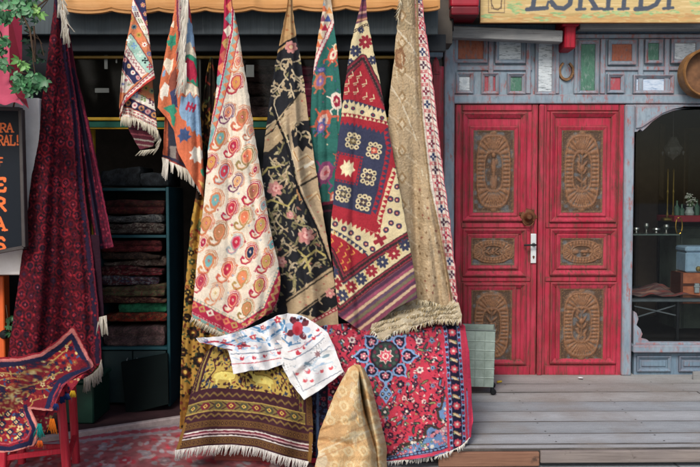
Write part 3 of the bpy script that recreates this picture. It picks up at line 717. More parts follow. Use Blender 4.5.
def rug_black():
    cv = Cv(250, -16, 345, 332, '212227')
    TAN, LT, OL, PK = 'b0966f', 'c2ac86', '877e52', 'cc857c'
    rr = random.Random(9)
    cv.poly([(280, -16), (300, -16), (298, 34), (288, 44), (270, 60)], 'bb915c')
    for x, y in [(290, 6), (288, 16), (293, 22), (287, 30), (292, 34)]: cv.dia(x, y, 2, 1.4, 'a8683c')
    cv.line([(276, 50), (288, 41), (298, 37)], 2.2, '17181c')
    def branch(x, y, a, n, c, w):
        p = [(x, y)]
        for i in range(n):
            a += rr.uniform(-.7, .7); x += 3.4 * cos(a); y += 3.4 * sin(a); p.append((x, y))
            if rr.random() < .75:
                b = a + rr.choice([-1, 1]) * rr.uniform(.7, 1.4); cc = rr.choice([c, OL, LT, TAN])
                cv.poly([(x, y), (x + 3.4 * cos(b - .4), y + 3.4 * sin(b - .4)), (x + 6.8 * cos(b), y + 6.8 * sin(b)), (x + 3 * cos(b + .5), y + 3 * sin(b + .5))], cc)
        cv.line(p, w, c)
    for x, y, a in [(286, 78, 2.4), (288, 80, 3.4), (291, 76, .8), (290, 84, 1.6), (294, 62, .3), (284, 64, 2.8), (290, 90, 2.7), (280, 95, 2.8), (298, 84, .9), (284, 70, 3.6), (292, 70, 1.2)]: branch(x, y, a, 6, LT, 1.5)
    cv.flower(291, 47, 6.5, [PK, 'c9a47a', 'b8615c'], 7); cv.flower(286, 66, 3, [LT, TAN], 5)
    # tan bands with stripes
    cv.poly([(300, 92), (312, 96), (312, 118), (296, 126), (284, 138), (268, 152), (258, 152), (262, 134), (278, 118), (290, 104)], TAN)
    for a, b in [((262, 142), (290, 112)), ((262, 130), (282, 116)), ((274, 140), (300, 106)), ((290, 130), (308, 106))]: cv.line([a, b], 1.3, LT)
    for x, y in [(272, 130), (280, 124), (288, 117), (296, 110), (302, 101), (268, 140)]: cv.dia(x, y, 1.7, 1.2, 'b5604c')
    cv.line([(256, 142), (272, 131), (284, 114), (300, 92)], 1.5, '2a2520'); cv.line([(256, 158), (270, 152), (285, 138), (300, 123), (312, 116)], 1.7, '2a2520')
    # black left field with flowers
    field = [(258, 160), (284, 140), (300, 175), (316, 226), (332, 268), (290, 300), (262, 320), (255, 260)]
    for x, y in scatter(field, 44, 8, rr): branch(x, y, rr.uniform(0, 6.3), 5, rr.choice([OL, LT, TAN, LT, 'a89a68']), 1.5)
    for x, y in scatter(field, 40, 8, rr): a = rr.uniform(0, 6.3); cv.poly([(x + 3.6 * cos(a), y + 3.6 * sin(a)), (x + 1.8 * cos(a + 1.4), y + 1.8 * sin(a + 1.4)), (x - 3.4 * cos(a + .3), y - 3.4 * sin(a + .3)), (x + 1.3 * cos(a - 1.5), y + 1.3 * sin(a - 1.5))], rr.choice([OL, LT, 'b9a87a', '7d7650', '8d5a4c']))
    for x, y in scatter(field, 90, 5, rr): cv.line([(x - rr.uniform(-3, 3), y - rr.uniform(1, 3)), (x, y), (x + rr.uniform(-3, 3), y + rr.uniform(1, 3))], rr.uniform(.9, 1.8), rr.choice([OL, TAN, 'a39a80', '6f6848']))
    for x, y, r in [(275, 189, 8), (306, 236, 8.5), (281, 262, 6), (290, 215, 4)]:
        cv.flower(x, y, r, [PK, 'e0b49c', 'c26d6c'], 6, rr.random()); cv.flower(x + 1, y - 1, r * .5, ['e3a79c', 'b85c5c'], 5)
    for p in [[(258, 180), (268, 168), (280, 166)], [(262, 204), (272, 200), (288, 206), (296, 196)], [(300, 262), (316, 250), (326, 256)], [(304, 268), (312, 258)], [(310, 272), (306, 258), (298, 250)]]: cv.line(p, 1.9, 'b5a45c')
    # overlapping right layer
    cv.poly([(284, 112), (300, 100), (312, 116), (316, 150), (324, 215), (334, 256), (331, 262), (318, 229), (298, 186)], 'b79c78')
    cv.poly([(291, 132), (297, 122), (310, 120), (314, 142), (312, 150), (306, 146), (303, 152), (298, 146), (294, 148)], '1c1c20')
    for x, y in [(296, 128), (303, 124), (309, 133), (300, 140), (309, 142)]: branch(x, y, rr.uniform(0, 6), 3, LT, 1.2)
    for p in [[(292, 150), (297, 160), (306, 154), (312, 160)], [(296, 170), (306, 164), (314, 168)], [(300, 180), (310, 172)], [(308, 200), (316, 192), (320, 200)]]: cv.line(p, 1.7, 'd6bd90'); cv.line([(x + 1.4, y + 1.4) for x, y in p], .9, 'a2713f')
    cv.line([(305, 167), (313, 162)], 3, 'e6dcc4'); cv.line([(296, 188), (318, 176)], 2, '2d251e'); cv.line([(297, 190), (300, 200), (312, 195)], 1.5, 'c98954')
    for x, y in [(302, 198), (310, 206), (314, 218), (318, 212), (321, 226), (325, 232), (322, 240), (328, 246)]: cv.dia(x, y, 1.6, 1.2, 'b56a5a')
    cv.line([(272, 104), (276, 118), (285, 140), (297, 186), (317, 229), (336, 278)], 2.1, '15161a'); cv.line([(274, 104), (279, 120), (288, 141), (300, 186), (320, 229)], .8, 'd2bd98')
    # lower tan border, black corner, red edge
    cv.poly([(286, 300), (330, 268), (345, 262), (345, 288), (300, 316), (290, 330)], 'b99e77'); cv.line([(284, 304), (330, 272), (345, 264)], 1.5, '2a2520')
    for k in range(26): x = rr.uniform(262, 330); y = rr.uniform(100, 150); cv.line([(x, y), (x + 5, y - 4)], .7, rr.choice(['a88c62', 'cbb48e', '9a7f58'])) if y < 150 and x < 310 and inside((x, y), [(300, 92), (312, 96), (312, 118), (296, 126), (284, 138), (268, 152), (258, 152), (262, 134), (278, 118), (290, 104)]) else None; cv.line([(292, 318), (336, 286)], 1.8, '2a2520')
    for x, y in [(300, 302), (308, 297), (316, 290), (324, 284), (306, 305), (326, 276)]: cv.dia(x, y, 1.7, 1.2, 'b5705a')
    cv.poly([(292, 320), (336, 288), (345, 288), (345, 332), (286, 332)], '191a1e')
    cv.flower(330, 293, 5, [PK, 'e0b49c', 'c26d6c'], 6)
    for x, y in [(322, 304), (312, 309), (330, 308)]: branch(x, y, rr.uniform(0, 6), 4, LT, 1.2)
    cv.poly([(280, 326), (300, 314), (318, 318), (345, 300), (345, 332), (280, 332)], 'b79c78')
    cv.line([(290, 330), (312, 322), (345, 304)], 3.4, 'a52038'); dash(cv, [(290, 330), (312, 322), (345, 304)], 1.5, 'd9b9a0', 4, 1.5)
    cv.soften()
    L = [(288.5, -14), (287.5, 5), (284, 20), (279.4, 45), (274, 70), (270, 95), (267, 120), (263.5, 150), (261.5, 175), (262, 240), (264, 300), (266, 328)]
    R = [(291.5, -14), (292.5, 5), (294, 20), (297, 40), (301, 60), (305, 90), (308.5, 120), (311.5, 140), (316, 170), (321, 200), (325.5, 230), (328.5, 245), (333, 270), (337, 300), (339, 328)]
    rip = lambda px, py, s, v: -0.035 * np.exp(-((px - np.interp(py, [100, 140, 186, 229, 278], [275, 288, 301, 321, 340])) / 5.0) ** 2) * np.clip((py - 95) / 30, 0, 1)
    return textile('black_floral_kilim', [sheet(cv, *LR(L, R), fold_fn(4.99, 4.93, 0, 330, 3.1, .022, 1.9, .04, rip), seed=51)], M['rug'], 'black hanging kilim with tan bands, pink roses and twisting cream branches', 'kilim', 'kilims hanging from the awning edge')

def rug_green():
    cv = Cv(300, -16, 350, 245, '27695f')
    rr = random.Random(3)
    cv.poly([(318, -16), (336, -16), (334, 22), (328, 34), (318, 54), (311, 72), (306, 60)], 'd8c3a6')
    for a, b in [((322, 8), (333, 2)), ((320, 24), (333, 10)), ((316, 40), (330, 24))]: pass
    for x, y, c in [(327, -4, 'b8283e'), (324, 8, 'd6673e'), (329, 10, 'd98f4a'), (323, 18, '8d4a5c'), (328, 18, '44579a'), (321, 26, 'd6673e'), (325, 27, 'c22a44'), (320, 36, 'd98f4a'), (318, 44, 'd6673e'), (322, 2, '7fa0b4')]: cv.poly([(x - 3.4, y + 3.4), (x + 3.4, y + 3.4), (x, y - 3.4)], c)
    cv.line([(333, 22), (327, 36), (318, 55), (312, 74)], 4.4, 'b02443'); dash(cv, [(333, 22), (327, 36), (318, 55), (312, 74)], 3.2, 'e8cfc4', 4.2, 1.3)
    def beast(x, y, a, s, c1, c2, c3):
        cv.push(x, y, a, s)
        cv.poly([(-4, -7), (0, -9), (4, -6), (5, 0), (3, 6), (-2, 7), (-5, 3), (-5, -3)], c1); cv.poly([(-2.4, -4.5), (0, -6), (2.6, -3.6), (3, 0), (1.6, 3.6), (-1.4, 4.4), (-3, 1.6), (-3, -2)], c2); cv.dia(0, -1, 1.3, 2.4, c3)
        for p in [[(-4, 5), (-7, 7), (-6, 10)], [(0, 7), (-1, 11)], [(4, 4), (7, 6), (6, 9)], [(4, -6), (8, -8), (9, -5)], [(-5, -4), (-8, -6)]]: cv.line(p, 1.3, c1)
        cv.pop()
    beast(333, 56, 20, 1, 'd0553f', 'e9d6b6', 'c02a40'); beast(336, 48, 0, .5, 'e9d6b6', 'd98f4a', 'c02a40'); beast(320, 82, 20, 1.15, 'c86a4c', '8f6aa4', 'd99a7a'); beast(321, 70, 80, .55, '4a4f94', '8d86b8', '4a4f94')
    beast(337, 102, -8, 1.15, 'e6d5c2', 'a82440', 'e9d6b6'); beast(323, 122, 24, 1.45, 'd65f45', 'dcb8a8', '5a62a0'); beast(321, 128, 24, .8, '5a62a0', 'c06a94', 'e5c4a4'); beast(343, 138, 0, .6, 'd0553f', 'e9d6b6', 'c02a40')
    beast(325, 174, 20, 1.5, '8a3d6a', 'dc9a9c', 'd8505c'); beast(339, 158, 0, .7, 'd0553f', 'e9d6b6', 'c02a40'); beast(334, 198, 10, .8, 'd0553f', 'dcb8a8', 'c02a40')
    for x, y in scatter([(322, 60), (340, 60), (346, 200), (316, 200)], 26, 7, rr): cv.dia(x, y, .9, .9, rr.choice(['d0553f', 'e0c9a0', '8a3d6a', '4a4f94']))
    cv.poly([(300, 205), (350, 200), (350, 245), (300, 245)], '16181a'); cv.line([(306, 206), (350, 200)], 3, '6a1c30'); cv.line([(306, 214), (350, 208)], 2, '4a1a2a')
    cv.soften()
    L = [(324, -14), (323, 5), (321, 20), (316, 50), (312.5, 80), (310, 120), (309, 170), (310, 236)]
    R = [(330, -14), (331.5, 5), (333.5, 20), (337, 50), (340, 80), (343, 120), (346, 170), (348, 236)]
    return textile('green_kilim', [sheet(cv, *LR(L, R), fold_fn(5.07, 5.04, 0, 235, 2.2, .018, .5, .03), seed=61)], M['rug'], 'narrow green hanging kilim scattered with small orange and red animal-like motifs', 'kilim', 'kilims hanging from the awning edge')

def rug_red():
    NV, RD, CR, DK, PU, TN = '33364f', '92222e', 'd0bc8c', '2f2224', '6f3a4a', 'c4a47e'
    cv = Cv(322, -16, 424, 340, NV)
    # top stripes
    cv.rect(322, -16, 424, 24, PU)
    for y, c in [(-8, 'a8405a'), (0, '50304c'), (7, '8b3d54'), (12, 'b98a74'), (15, '4c2f4a'), (19, 'b4805c'), (22, '5c3450')]: cv.line([(350, y + 3), (380, y - 3)], 1.9, c)
    # cream band with flowers
    cv.poly([(340, 30), (366, 20), (386, 30), (390, 100), (363, 56), (340, 78)], CR)
    cv.line([(348, 35), (366, 24.5), (376, 28)], 2.4, DK); dash(cv, [(348, 35), (366, 24.5), (376, 28)], 1, CR, 2.6, 1)
    def cross(x, y, s_, c, c2):
        for k in range(8): a = pi / 4 * k + .3; cv.ell(x + s_ * .62 * cos(a), y + s_ * .62 * sin(a), s_ * .42, s_ * .25, c, math.degrees(a), 10)
        cv.circ(x, y, s_ * .4, c); cv.dia(x, y, s_ * .24, s_ * .24, c2)
    cross(365.5, 42, 7, RD, CR); cross(355.5, 51, 6, NV, CR); cross(373, 60, 5, NV, CR); cross(361, 30, 3.4, NV, CR); cross(350, 62, 4, NV, CR)
    # chevron
    for w, c in ((8.2, DK), (6.4, '7c2430'), (2.2, CR)):
        cv.line([(340, 81), (349, 70), (363, 58), (375, 82), (388, 112)], w, c)
    dash(cv, [(340, 81), (349, 70), (363, 58), (375, 82), (388, 112)], 2.4, DK, 3.4, 1.6)
    # red triangle
    cv.poly([(363, 63), (373, 84), (386, 113), (388, 120), (340, 104), (338, 90), (350, 75)], 'a5202c')
    for x, y in [(351, 76), (359, 76), (347, 84), (356, 83), (364.5, 84), (347, 92), (356, 92), (365, 97), (372, 99)]:
        cv.push(x, y, -12, .95); cv.line([(-2.6, 0), (2.4, 0), (2.4, -4)], 1.1, CR); cv.line([(-2.6, 2), (0, 2)], .8, CR); cv.pop()
    # zigzag cream band
    cv.poly([(338, 101), (352, 101), (372, 108), (388, 112), (392, 124), (370, 121), (340, 114), (336, 112)], CR)
    tri_band(cv, [(338, 101.5), (352, 102), (388, 113)], 4, NV, CR, 4.6); tri_band(cv, [(336, 114), (352, 115.5), (392, 124.5)], 4, RD, CR, 4.6)
    for x, y in [(346, 106.5), (353, 108.5), (362, 112), (373, 115), (382, 118)]: cv.circ(x, y, 2.2, NV); cv.circ(x, y, .9, RD)
    cv.poly([(336, 115.5), (352, 117), (394, 126), (396, 140), (386, 134), (362, 126), (338, 120), (334, 124)], 'a5202c'); tri_band(cv, [(336, 123), (352, 124), (388, 134)], 4, 'a5202c', NV, 4.6)
    # rosettes
    def rosette(x, y, c2):
        for k in range(8):
            a = pi / 4 * k + .25; r_ = 6.6 if k % 2 else 5.4
            cv.circ(x + r_ * cos(a), y + r_ * sin(a) * 1.12, 2.5, CR); cv.circ(x + r_ * cos(a), y + r_ * sin(a) * 1.12, 1.0, '3a2a34')
        cv.rect(x - 3, y - 3, x + 3, y + 3, c2); cv.star(x, y, 2.4, CR if c2 != 'c8503c' else 'e7b18a', 4, .4)
    rosette(353, 141, '6d5a3a'); rosette(374, 150.5, 'c8503c'); rosette(368.5, 177, '4b3a3a'); rosette(343.2, 194, '5d5240'); rosette(363.4, 202.5, '4b3a3a')
    cv.push(347.5, 168.5, 12, 1); cv.rect(-12, -13.5, 12, 13.5, 'a5202c'); tri_band(cv, [(-12, -13.5), (12, -13.5), (12, 13.5), (-12, 13.5), (-12, -13.5)], 2.2, 'a5202c', NV, 3.4)
    cv.poly([(-5, -8), (-2, -5), (0, -9), (2, -5), (5, -8), (5, -3), (8, 0), (5, 3), (5, 8), (2, 5), (0, 9), (-2, 5), (-5, 8), (-5, 3), (-8, 0), (-5, -3)], 'e0d0a0'); cv.pop()
    # right red wedge and cream field
    cv.poly([(386, 132), (392, 138), (402, 190), (412, 240), (398, 250), (384, 232), (374, 222), (372, 214), (380, 196), (387, 160)], 'a5202c')
    tri_band(cv, [(386, 130), (389, 148), (386, 165), (380, 192), (373, 215)], 5, NV, 'a5202c', 5.2)
    cv.poly([(395, 168), (399, 180), (405, 214), (410, 240), (384, 244), (378, 232), (381, 215), (388, 190)], CR)
    tri_band(cv, [(395, 168), (388, 190), (380, 218), (377, 236)], 5, 'a5202c', CR, 5); tri_band(cv, [(396, 168), (401, 186), (407, 220)], 4, NV, CR, 5)
    cv.poly([(399, 176), (424, 176), (424, 236), (408, 226), (404, 200)], '8c1c2a')
    for x, y in [(397, 187), (390.5, 199), (397, 200), (390, 211), (397, 213), (391, 223), (399, 226), (386, 230), (404, 236)]: cv.circ(x, y, 2.9, NV); cv.star(x, y, 1.9, 'b02a38', 6, .6); cv.circ(x, y, .7, CR)
    # lower red zigzag, cream strip, red triangle
    cv.poly([(326, 203), (345, 208), (374, 216), (380, 226), (376, 234), (350, 226), (324, 220)], 'a5202c')
    cv.poly([(322, 216), (332, 216), (350, 222), (376, 233), (388, 236), (412, 232), (412, 244), (376, 264), (365, 252), (345, 236), (326, 228)], CR)
    tri_band(cv, [(324, 218), (334, 219), (352, 225), (376, 236)], 4.6, 'a5202c', CR, 5)
    for x, y in [(335, 224), (344, 229), (351, 233), (358, 238), (366, 244), (372.5, 249)]: cv.circ(x, y, 2.9, NV); cv.star(x, y, 1.9, 'b02a38', 6, .6); cv.circ(x, y, .7, CR)
    cv.push(380, 240, -28, 1); cv.rect(-7, -2, 7, 2, RD); cv.rect(-2, -6, 2, 6, RD); cv.pop()
    cv.poly([(322, 226), (330, 228), (345, 238), (364, 252), (368, 258), (344, 277), (330, 250), (322, 240)], 'a5202c'); tri_band(cv, [(326, 228), (345, 238), (365, 253)], 4.4, NV, CR, 5)
    for x, y in [(334, 234), (332, 242), (341, 246), (348, 249), (338, 252), (345, 256), (353, 254), (342, 263), (349, 262), (345, 270)]:
        cv.push(x, y, -30, .85); cv.line([(-2.4, 0), (2, 0), (2, -3.4)], 1.1, 'dd9a3a'); cv.pop()
    # chevron stripes
    ch = [(322, 240), (331, 252), (343, 279), (372, 258), (412, 233), (424, 226)]
    for w, c in ((8, DK), (6.2, '842633'), (2.4, CR)): cv.line(ch, w, c)
    dash(cv, ch, 2.6, DK, 3.4, 1.6)
    # flower border
    cv.poly([(322, 248), (330, 258), (343, 285), (372, 264), (413, 238), (424, 232), (424, 248), (413, 252), (372, 280), (341, 306), (332, 302), (322, 272)], CR)
    for x, y, c in [(405, 245, NV), (394, 253.5, RD), (382.5, 262, NV), (371.5, 271, RD), (361, 279, NV), (351, 287, RD), (342.5, 295.5, NV), (336, 284, RD), (332.5, 272, NV), (334, 300, RD)]:
        cross(x, y, 6.4, c, CR)
    for x, y in [(399.5, 249), (388, 257.5), (377, 266), (366, 275), (356, 283), (347, 291)]: cv.line([(x - 2, y - 5), (x + 2, y + 5)], .9, 'b89a50')
    ch2 = [(322, 280), (333, 303), (340, 310), (372, 284), (413, 255), (424, 249)]
    for w, c in ((7.2, DK), (5.4, '842633'), (2.2, CR)): cv.line(ch2, w, c)
    dash(cv, ch2, 2.4, DK, 3.4, 1.6)
    # end stripes
    cv.poly([(322, 300), (340, 314), (372, 288), (413, 259), (424, 252), (424, 340), (322, 340)], PU)
    for o_, w, c in [(4, 3, '4a2a40'), (8, 2.6, '93405a'), (11.5, 2.8, TN), (15, 2.2, '59445a'), (18.5, 3, '6b6248'), (22, 2.2, '8f3c52'), (25, 2.8, '54324a'), (29, 2.8, TN), (33, 3, '7d3a50'), (37, 2.6, '655d48'), (41, 3, '54324a')]:
        cv.line([(320, 310 + o_ * 1.35), (340, 312 + o_ * 1.1), (372, 287 + o_ * 1.12), (413, 258 + o_), (426, 250 + o_)], w, c)
    cv.soften()
    L = [(362, -14), (361.5, 2), (357, 20), (351.5, 40), (348.5, 60), (344, 90), (341.5, 115), (336.6, 150), (333.5, 195), (330.8, 225), (330.6, 240), (333, 265), (336, 290), (338.5, 316)]
    R = [(365, -14), (366, 2), (367.4, 20), (371.5, 40), (375.5, 60), (380, 82), (386, 115), (392.4, 150), (399.6, 190), (407, 230), (412.4, 260), (415.5, 280), (417.5, 298)]
    bot = [(338.5, 316), (352, 325), (366, 334.5), (376, 324), (396, 308), (417.5, 298)]
    return textile('red_navy_kilim', [sheet(cv, [L[0], R[0]], bot, L, R, fold_fn(4.90, 4.72, 0, 335, 2.1, .02, .9, .055), seed=71)], M['rug'], 'red and navy hanging kilim with cream rosettes and a striped mauve lower end', 'kilim', 'kilims hanging from the awning edge')

def rug_beige():
    B1, B2, B3, W = 'b59a74', '9c8059', 'c9b28e', 'cdbd9f'
    cv = Cv(360, -16, 465, 350, B1)
    rr = random.Random(4)
    cv.rect(392, 0, 420, 30, 'a08a66')
    for y in range(-20, 340, 27):
        cv.line([(380, y + 20), (418, y + 50)], 1.6, B3); cv.line([(384, y + 50), (416, y + 22)], 1.2, 'b39a72')
        cv.dia(402, y + 36, 5, 7, '9d7c52'); cv.dia(402, y + 36, 2.6, 3.8, B3)
    cv.poly([(394, 50), (402, 47), (406, 58), (402, 70), (395, 66)], '8a5f3e'); cv.poly([(397, 54), (402, 52), (403, 62), (399, 64)], 'a27a54')
    cv.line([(391, 86), (400, 100), (408, 118), (416, 140)], 1.3, W); cv.line([(398, 30), (410, 44), (417, 56)], 1.6, W); cv.line([(393, 76), (416, 70)], 1.2, B2)
    for x, y in scatter([(388, 0), (418, 0), (450, 310), (400, 310)], 260, 4, rr):
        cv.line([(x - 1, y - rr.uniform(1, 4)), (x + rr.uniform(-1, 1), y + rr.uniform(1, 4))], rr.uniform(.5, 1.2), rr.choice([B2, B3, 'b8986c', '9c8360', 'c9b896']))
    for x, y in scatter([(418, 180), (440, 220), (452, 300), (420, 300)], 40, 6, rr): cv.dia(x, y, 1.2, 1.6, rr.choice(['7d5f3e', '8a5340', 'c9b48e']))
    # white strip with red and navy crosses
    e1 = [(416.5, -16), (417.5, 30), (418.5, 60), (422, 120), (430, 190), (437, 220), (445, 262), (452, 300), (455, 340)]
    e2 = [(421, -16), (423.5, 10), (427, 40), (432.7, 80), (437, 120), (443.5, 175), (450, 220), (454.5, 260), (457.5, 300), (460, 340)]
    cv.poly(e1 + [(470, 340), (470, -16)], 'd2c9ba')
    mid = [((a[0] + b[0]) / 2 - .6, (a[1] + b[1]) / 2) for a, b in zip(e1, e2)]
    cv.line(mid, 8.4, 'b9605f'); cv.line(mid, 7.2, 'd6ccbd')
    for i, (x, y, tx, ty) in enumerate(walk(mid, 13.2, 2)):
        if i % 2 == 0 or True:
            c = ['7a2338', '2c3560', '4d2a3c', 'b5324a'][i % 4]
            cv.rect(x - 1.0, y - 4, x + 1.0, y + 4, c); cv.rect(x - 3.2, y - 1.1, x + 3.2, y + 1.1, c); cv.dia(x, y, 1, 1, 'e8e0d2')
            cv.rect(x - 3.6, y + 4.9, x + 3.6, y + 8.3, 'bf6a68'); cv.dia(x, y + 6.6, 1.4, 1, 'd6ccbd')
    for i, (x, y, tx, ty) in enumerate(walk([(b[0] - 2.4, b[1]) for b in e2], 6.5)): cv.line([(x - 1.4, y - 1.6), (x + 1.6, y + 1.6)], .9, ['c04a58', '4a3048'][i % 2])
    cv.line([(x - .3, y) for x, y in e2], 1.1, 'c65a66'); cv.line(e1, 2.0, '8f7653')
    cv.soften()
    L = [(401, -14), (400, 5), (398, 18), (394, 60), (391.5, 80), (387.7, 120), (388, 160), (392, 220), (400, 270), (407, 310)]
    R = [(421, -14), (422.4, 2), (427, 40), (432.7, 80), (437, 120), (443.5, 175), (450, 220), (454.5, 260), (457.5, 300), (458, 322)]
    bot = [(407, 310), (418, 303), (430, 301), (440, 308), (450, 307), (454, 320), (458, 322)]
    cr = lambda py: np.interp(py, [-16, 30, 60, 120, 190, 220, 262, 300], [416.5, 417.5, 418.5, 422, 430, 437, 445, 452])
    def rip(px, py, s, v):
        a = .028 * np.exp(-((px - cr(py) + 1.0) / 2.6) ** 2)
        b = .06 * np.exp(-((px - np.interp(py, [140, 310], [413, 419])) / 5) ** 2) * np.clip((py - 120) / 80, 0, 1)
        c = -.03 * np.exp(-((px - np.interp(py, [140, 310], [428, 432])) / 7) ** 2) * np.clip((py - 100) / 80, 0, 1)
        return a + b + c
    main = sheet(cv, [L[0], R[0]], bot, L, R, fold_fn(4.98, 4.88, 0, 320, 2.0, .018, .2, .03, rip), seed=81, rough=.0026, edge=.7)
    c2 = Cv(360, 280, 470, 352, 'bba988')
    for k in range(420):
        x, y = rr.uniform(366, 464), rr.uniform(284, 350); L_ = rr.uniform(3, 8); c2.line([(x, y), (x - L_ * .75, y + L_ * .6)], rr.uniform(.4, 1.2), rr.choice(['a8946c', 'cdbf9f', 'a08a62', 'd9cfb5', 'c4b592']))
    c2.soften(2)
    fl = lambda px, py, s=0, t=0: np.interp(py, [286, 300, 312, 322, 332, 346], [4.97, 4.93, 4.84, 4.74, 4.64, 4.42]) + 0 * px
    end = sheet(c2, [(392, 296), (405, 290), (425, 288), (445, 290), (458, 304)], [(371, 329), (378, 336), (384, 340), (393, 332), (411, 328), (434, 320), (461, 320)], [(392, 296), (380, 312), (373, 322), (371, 329)], [(458, 304), (462, 313), (461, 320)],
                lambda px, py, s, t: fl(px, py) - .018 * np.sin(px / 7.5 + py / 9) - .010 * np.sin(px / 3.3 - py / 5), seed=83, rough=.004, edge=1.2, thick=.02)
    o = textile('beige_hairy_rug', [main, end], M['shag'], 'plain beige long-haired hanging rug with one white, red and navy patterned side border', 'rug', 'rugs hanging at the shop front')
    yc = ['bfb08e', 'd2c6a8', 'a8946c', 'ddd3bb']
    fringe(o, [(417, 301), (430, 300.5), (441, 306)], 4.88, 8, 60, yc, M['yarn'], 0, .2, .5, 12, clump=2)
    fringe(o, [(443, 307), (452, 311), (457, 321)], 4.87, 7, 40, yc, M['yarn'], .1, .2, .5, 13, clump=2)
    fringe(o, [(371, 329), (378, 336), (384, 340), (393, 332), (411, 328), (434, 320), (461, 320)], lambda x, y: fl(x, y) - .02, 6, 190, yc + ['e6dfcd'], M['yarn'], -.25, .35, .5, 14, clump=2)
    for k, pts in enumerate([[(376, 323), (392, 319), (412, 316), (436, 311), (458, 311)], [(378, 316), (396, 312), (416, 309), (440, 306), (457, 306)], [(374, 328), (390, 327), (410, 323), (436, 316), (459, 317)]]):
        fringe(o, pts, lambda x, y: fl(x, y) - .028, 6.5, 110, ['bba988', 'cdbf9f', 'd6cab0', 'a8946c'], M['yarn'], -.55, .45, .5, 70 + k, name='pile_tuft')
    fringe(o, [(401, -8), (399.5, 10), (398, 18)], 4.95, 6, 24, yc, M['yarn'], -.4, .3, .5, 15)
    return o

def plan_turkmen(x0, y0, x1, y1):
    cv = Cv(x0, y0, x1, y1, '3f0812')
    rr = random.Random(8)
    a = radians(12)
    for i in range(-4, 18):
        for j in range(-4, 44):
            u = i * 10 + (5 if j % 2 else 0); v = j * 10.0
            x = 20 + u * cos(a) - v * sin(a) * .6 - 10; y = -10 + u * sin(a) + v * cos(a)
            if x < x0 - 8 or x > x1 + 8 or y > y1 + 8: continue
            c = rr.choice(['6e0e1a', '5f0c18', '7c1220', '520a16'])
            cv.poly([(x + 4.6 * cos(k * pi / 4 + .39), y + 5 * sin(k * pi / 4 + .39)) for k in range(8)], c)
            cv.poly([(x + 3 * cos(k * pi / 4 + .39), y + 3.4 * sin(k * pi / 4 + .39)) for k in range(8)], '1f0d1c' if rr.random() < .5 else '3a0a1a')
            cv.star(x, y, 2.4, rr.choice(['8a1624', '700e1a', '3b1224']), 4, .5); cv.dia(x, y, .8, .8, rr.choice(['a5505a', '8c2a2e', '20263e', '20182a']))
            if rr.random() < .05: cv.circ(x + 5, y, .6, 'd6cfd6')
            for dx, dy in ((5, 0), (0, 5)): cv.dia(x + dx, y + dy, 1.3, 1.5, rr.choice(['100b16', '150d1c', '700e1a']))
    return cv

def rug_turkmen():
    cv = plan_turkmen(-4, -12, 118, 395)
    L = [(55, -8), (53, 15), (50.5, 30), (47.5, 60), (43.5, 90), (38.5, 120), (34.5, 150), (29, 200), (22.5, 250), (16, 300), (9, 345), (6, 385)]
    R = [(59, -8), (63, 14), (66, 30), (69.5, 60), (74, 85), (79, 120), (82, 160), (85.5, 200), (92, 250), (97.5, 300), (101, 345), (101.5, 362)]
    bot = [(6, 385), (50, 382), (86, 379), (101.5, 362)]
    # navy guard stripe on the right edge
    cv.line([(p[0] - 4, p[1]) for p in R], 4.0, '20142c'); cv.line([(p[0] - 7.5, p[1]) for p in R], 1.2, '5c1220'); cv.line([(p[0] - .6, p[1]) for p in R], 1.2, '5e1226')
    for x, y in scatter([(50, 20), (64, 20), (100, 340), (10, 370)], 420, 2.5, random.Random(6)): cv.dia(x, y, 1.4, 1.6, random.Random(int(x * 91 + y)).choice(['8c1420', '16080e', '1d0a12', 'a01a26', '2a0a14']))
    cv.soften()
    rip = lambda px, py, s, v: -.045 * np.sin(s * 7.2 + .5) * v + .02 * np.sin(s * 15) * v
    main = sheet(cv, [L[0], R[0]], bot, L, R, fold_fn(4.93, 4.80, 0, 380, 1.4, .05, .2, .05, rip), step=.85, seed=91)
    cb = Cv(60, 40, 120, 345, '4c0c20')
    rr = random.Random(12)
    for x, y in scatter([(66, 50), (80, 90), (116, 250), (95, 254), (82, 140)], 230, 3, rr): cb.dia(x, y, rr.uniform(.8, 1.8), rr.uniform(.8, 2), rr.choice(['7e1a30', '6a1028', '2a1022', '8d2238']))
    cb.line([(72, 70), (84, 130), (101, 250)], 5, '1d1428'); cb.line([(84, 110), (113, 246)], 1.4, '7d1a34'); cb.line([(96, 246), (114, 243)], 2, '6c1a34'); cb.line([(94, 254), (116, 250)], 3, '2a1022')
    back = sheet(cb, [(63, 20), (67, 20)], [(96, 250), (113.5, 247.5)], [(63, 20), (75, 120), (88, 200), (96, 250)], [(67, 20), (76, 72), (88, 120), (96.5, 160), (105, 204), (113.5, 247.5)], fold_fn(5.0, 4.97, 20, 250, 2, .012, 0, .02), seed=93)
    cbb = Cv(80, 240, 110, 345, '250d1a')
    back2 = sheet(cbb, [(88, 235), (99, 235)], [(95, 322), (104, 318)], [(88, 235), (95, 322)], [(99, 235), (104, 318)], lambda px, py, s, t: 4.93 + 0 * px, seed=94)
    o = textile('dark_red_carpet', [main, back, back2], M['pile'], 'tall dark red pile carpet with small octagon pattern, hanging at the far left', 'carpet', 'rugs hanging at the shop front')
    yc = ['cfc7b8', 'ddd6c8', 'b9ae9b']
    fringe(o, [(101.5, 360), (99, 368), (93, 374), (84, 379)], 4.80, 15, 70, yc, M['yarn'], .05, .1, .6, 17, clump=3)
    fringe(o, [(98, 318), (106, 316)], 4.91, 19, 24, yc, M['yarn'], 0, .1, .6, 18, clump=3)
    for k in range(5): fringe(o, [(57 + k * 1.6, -8 + k * 9), (62 + k * 1.6, -7 + k * 9)], 4.88, 18, 14, yc, M['yarn'], .15, .16, .75, 60 + k, clump=3)
    return o
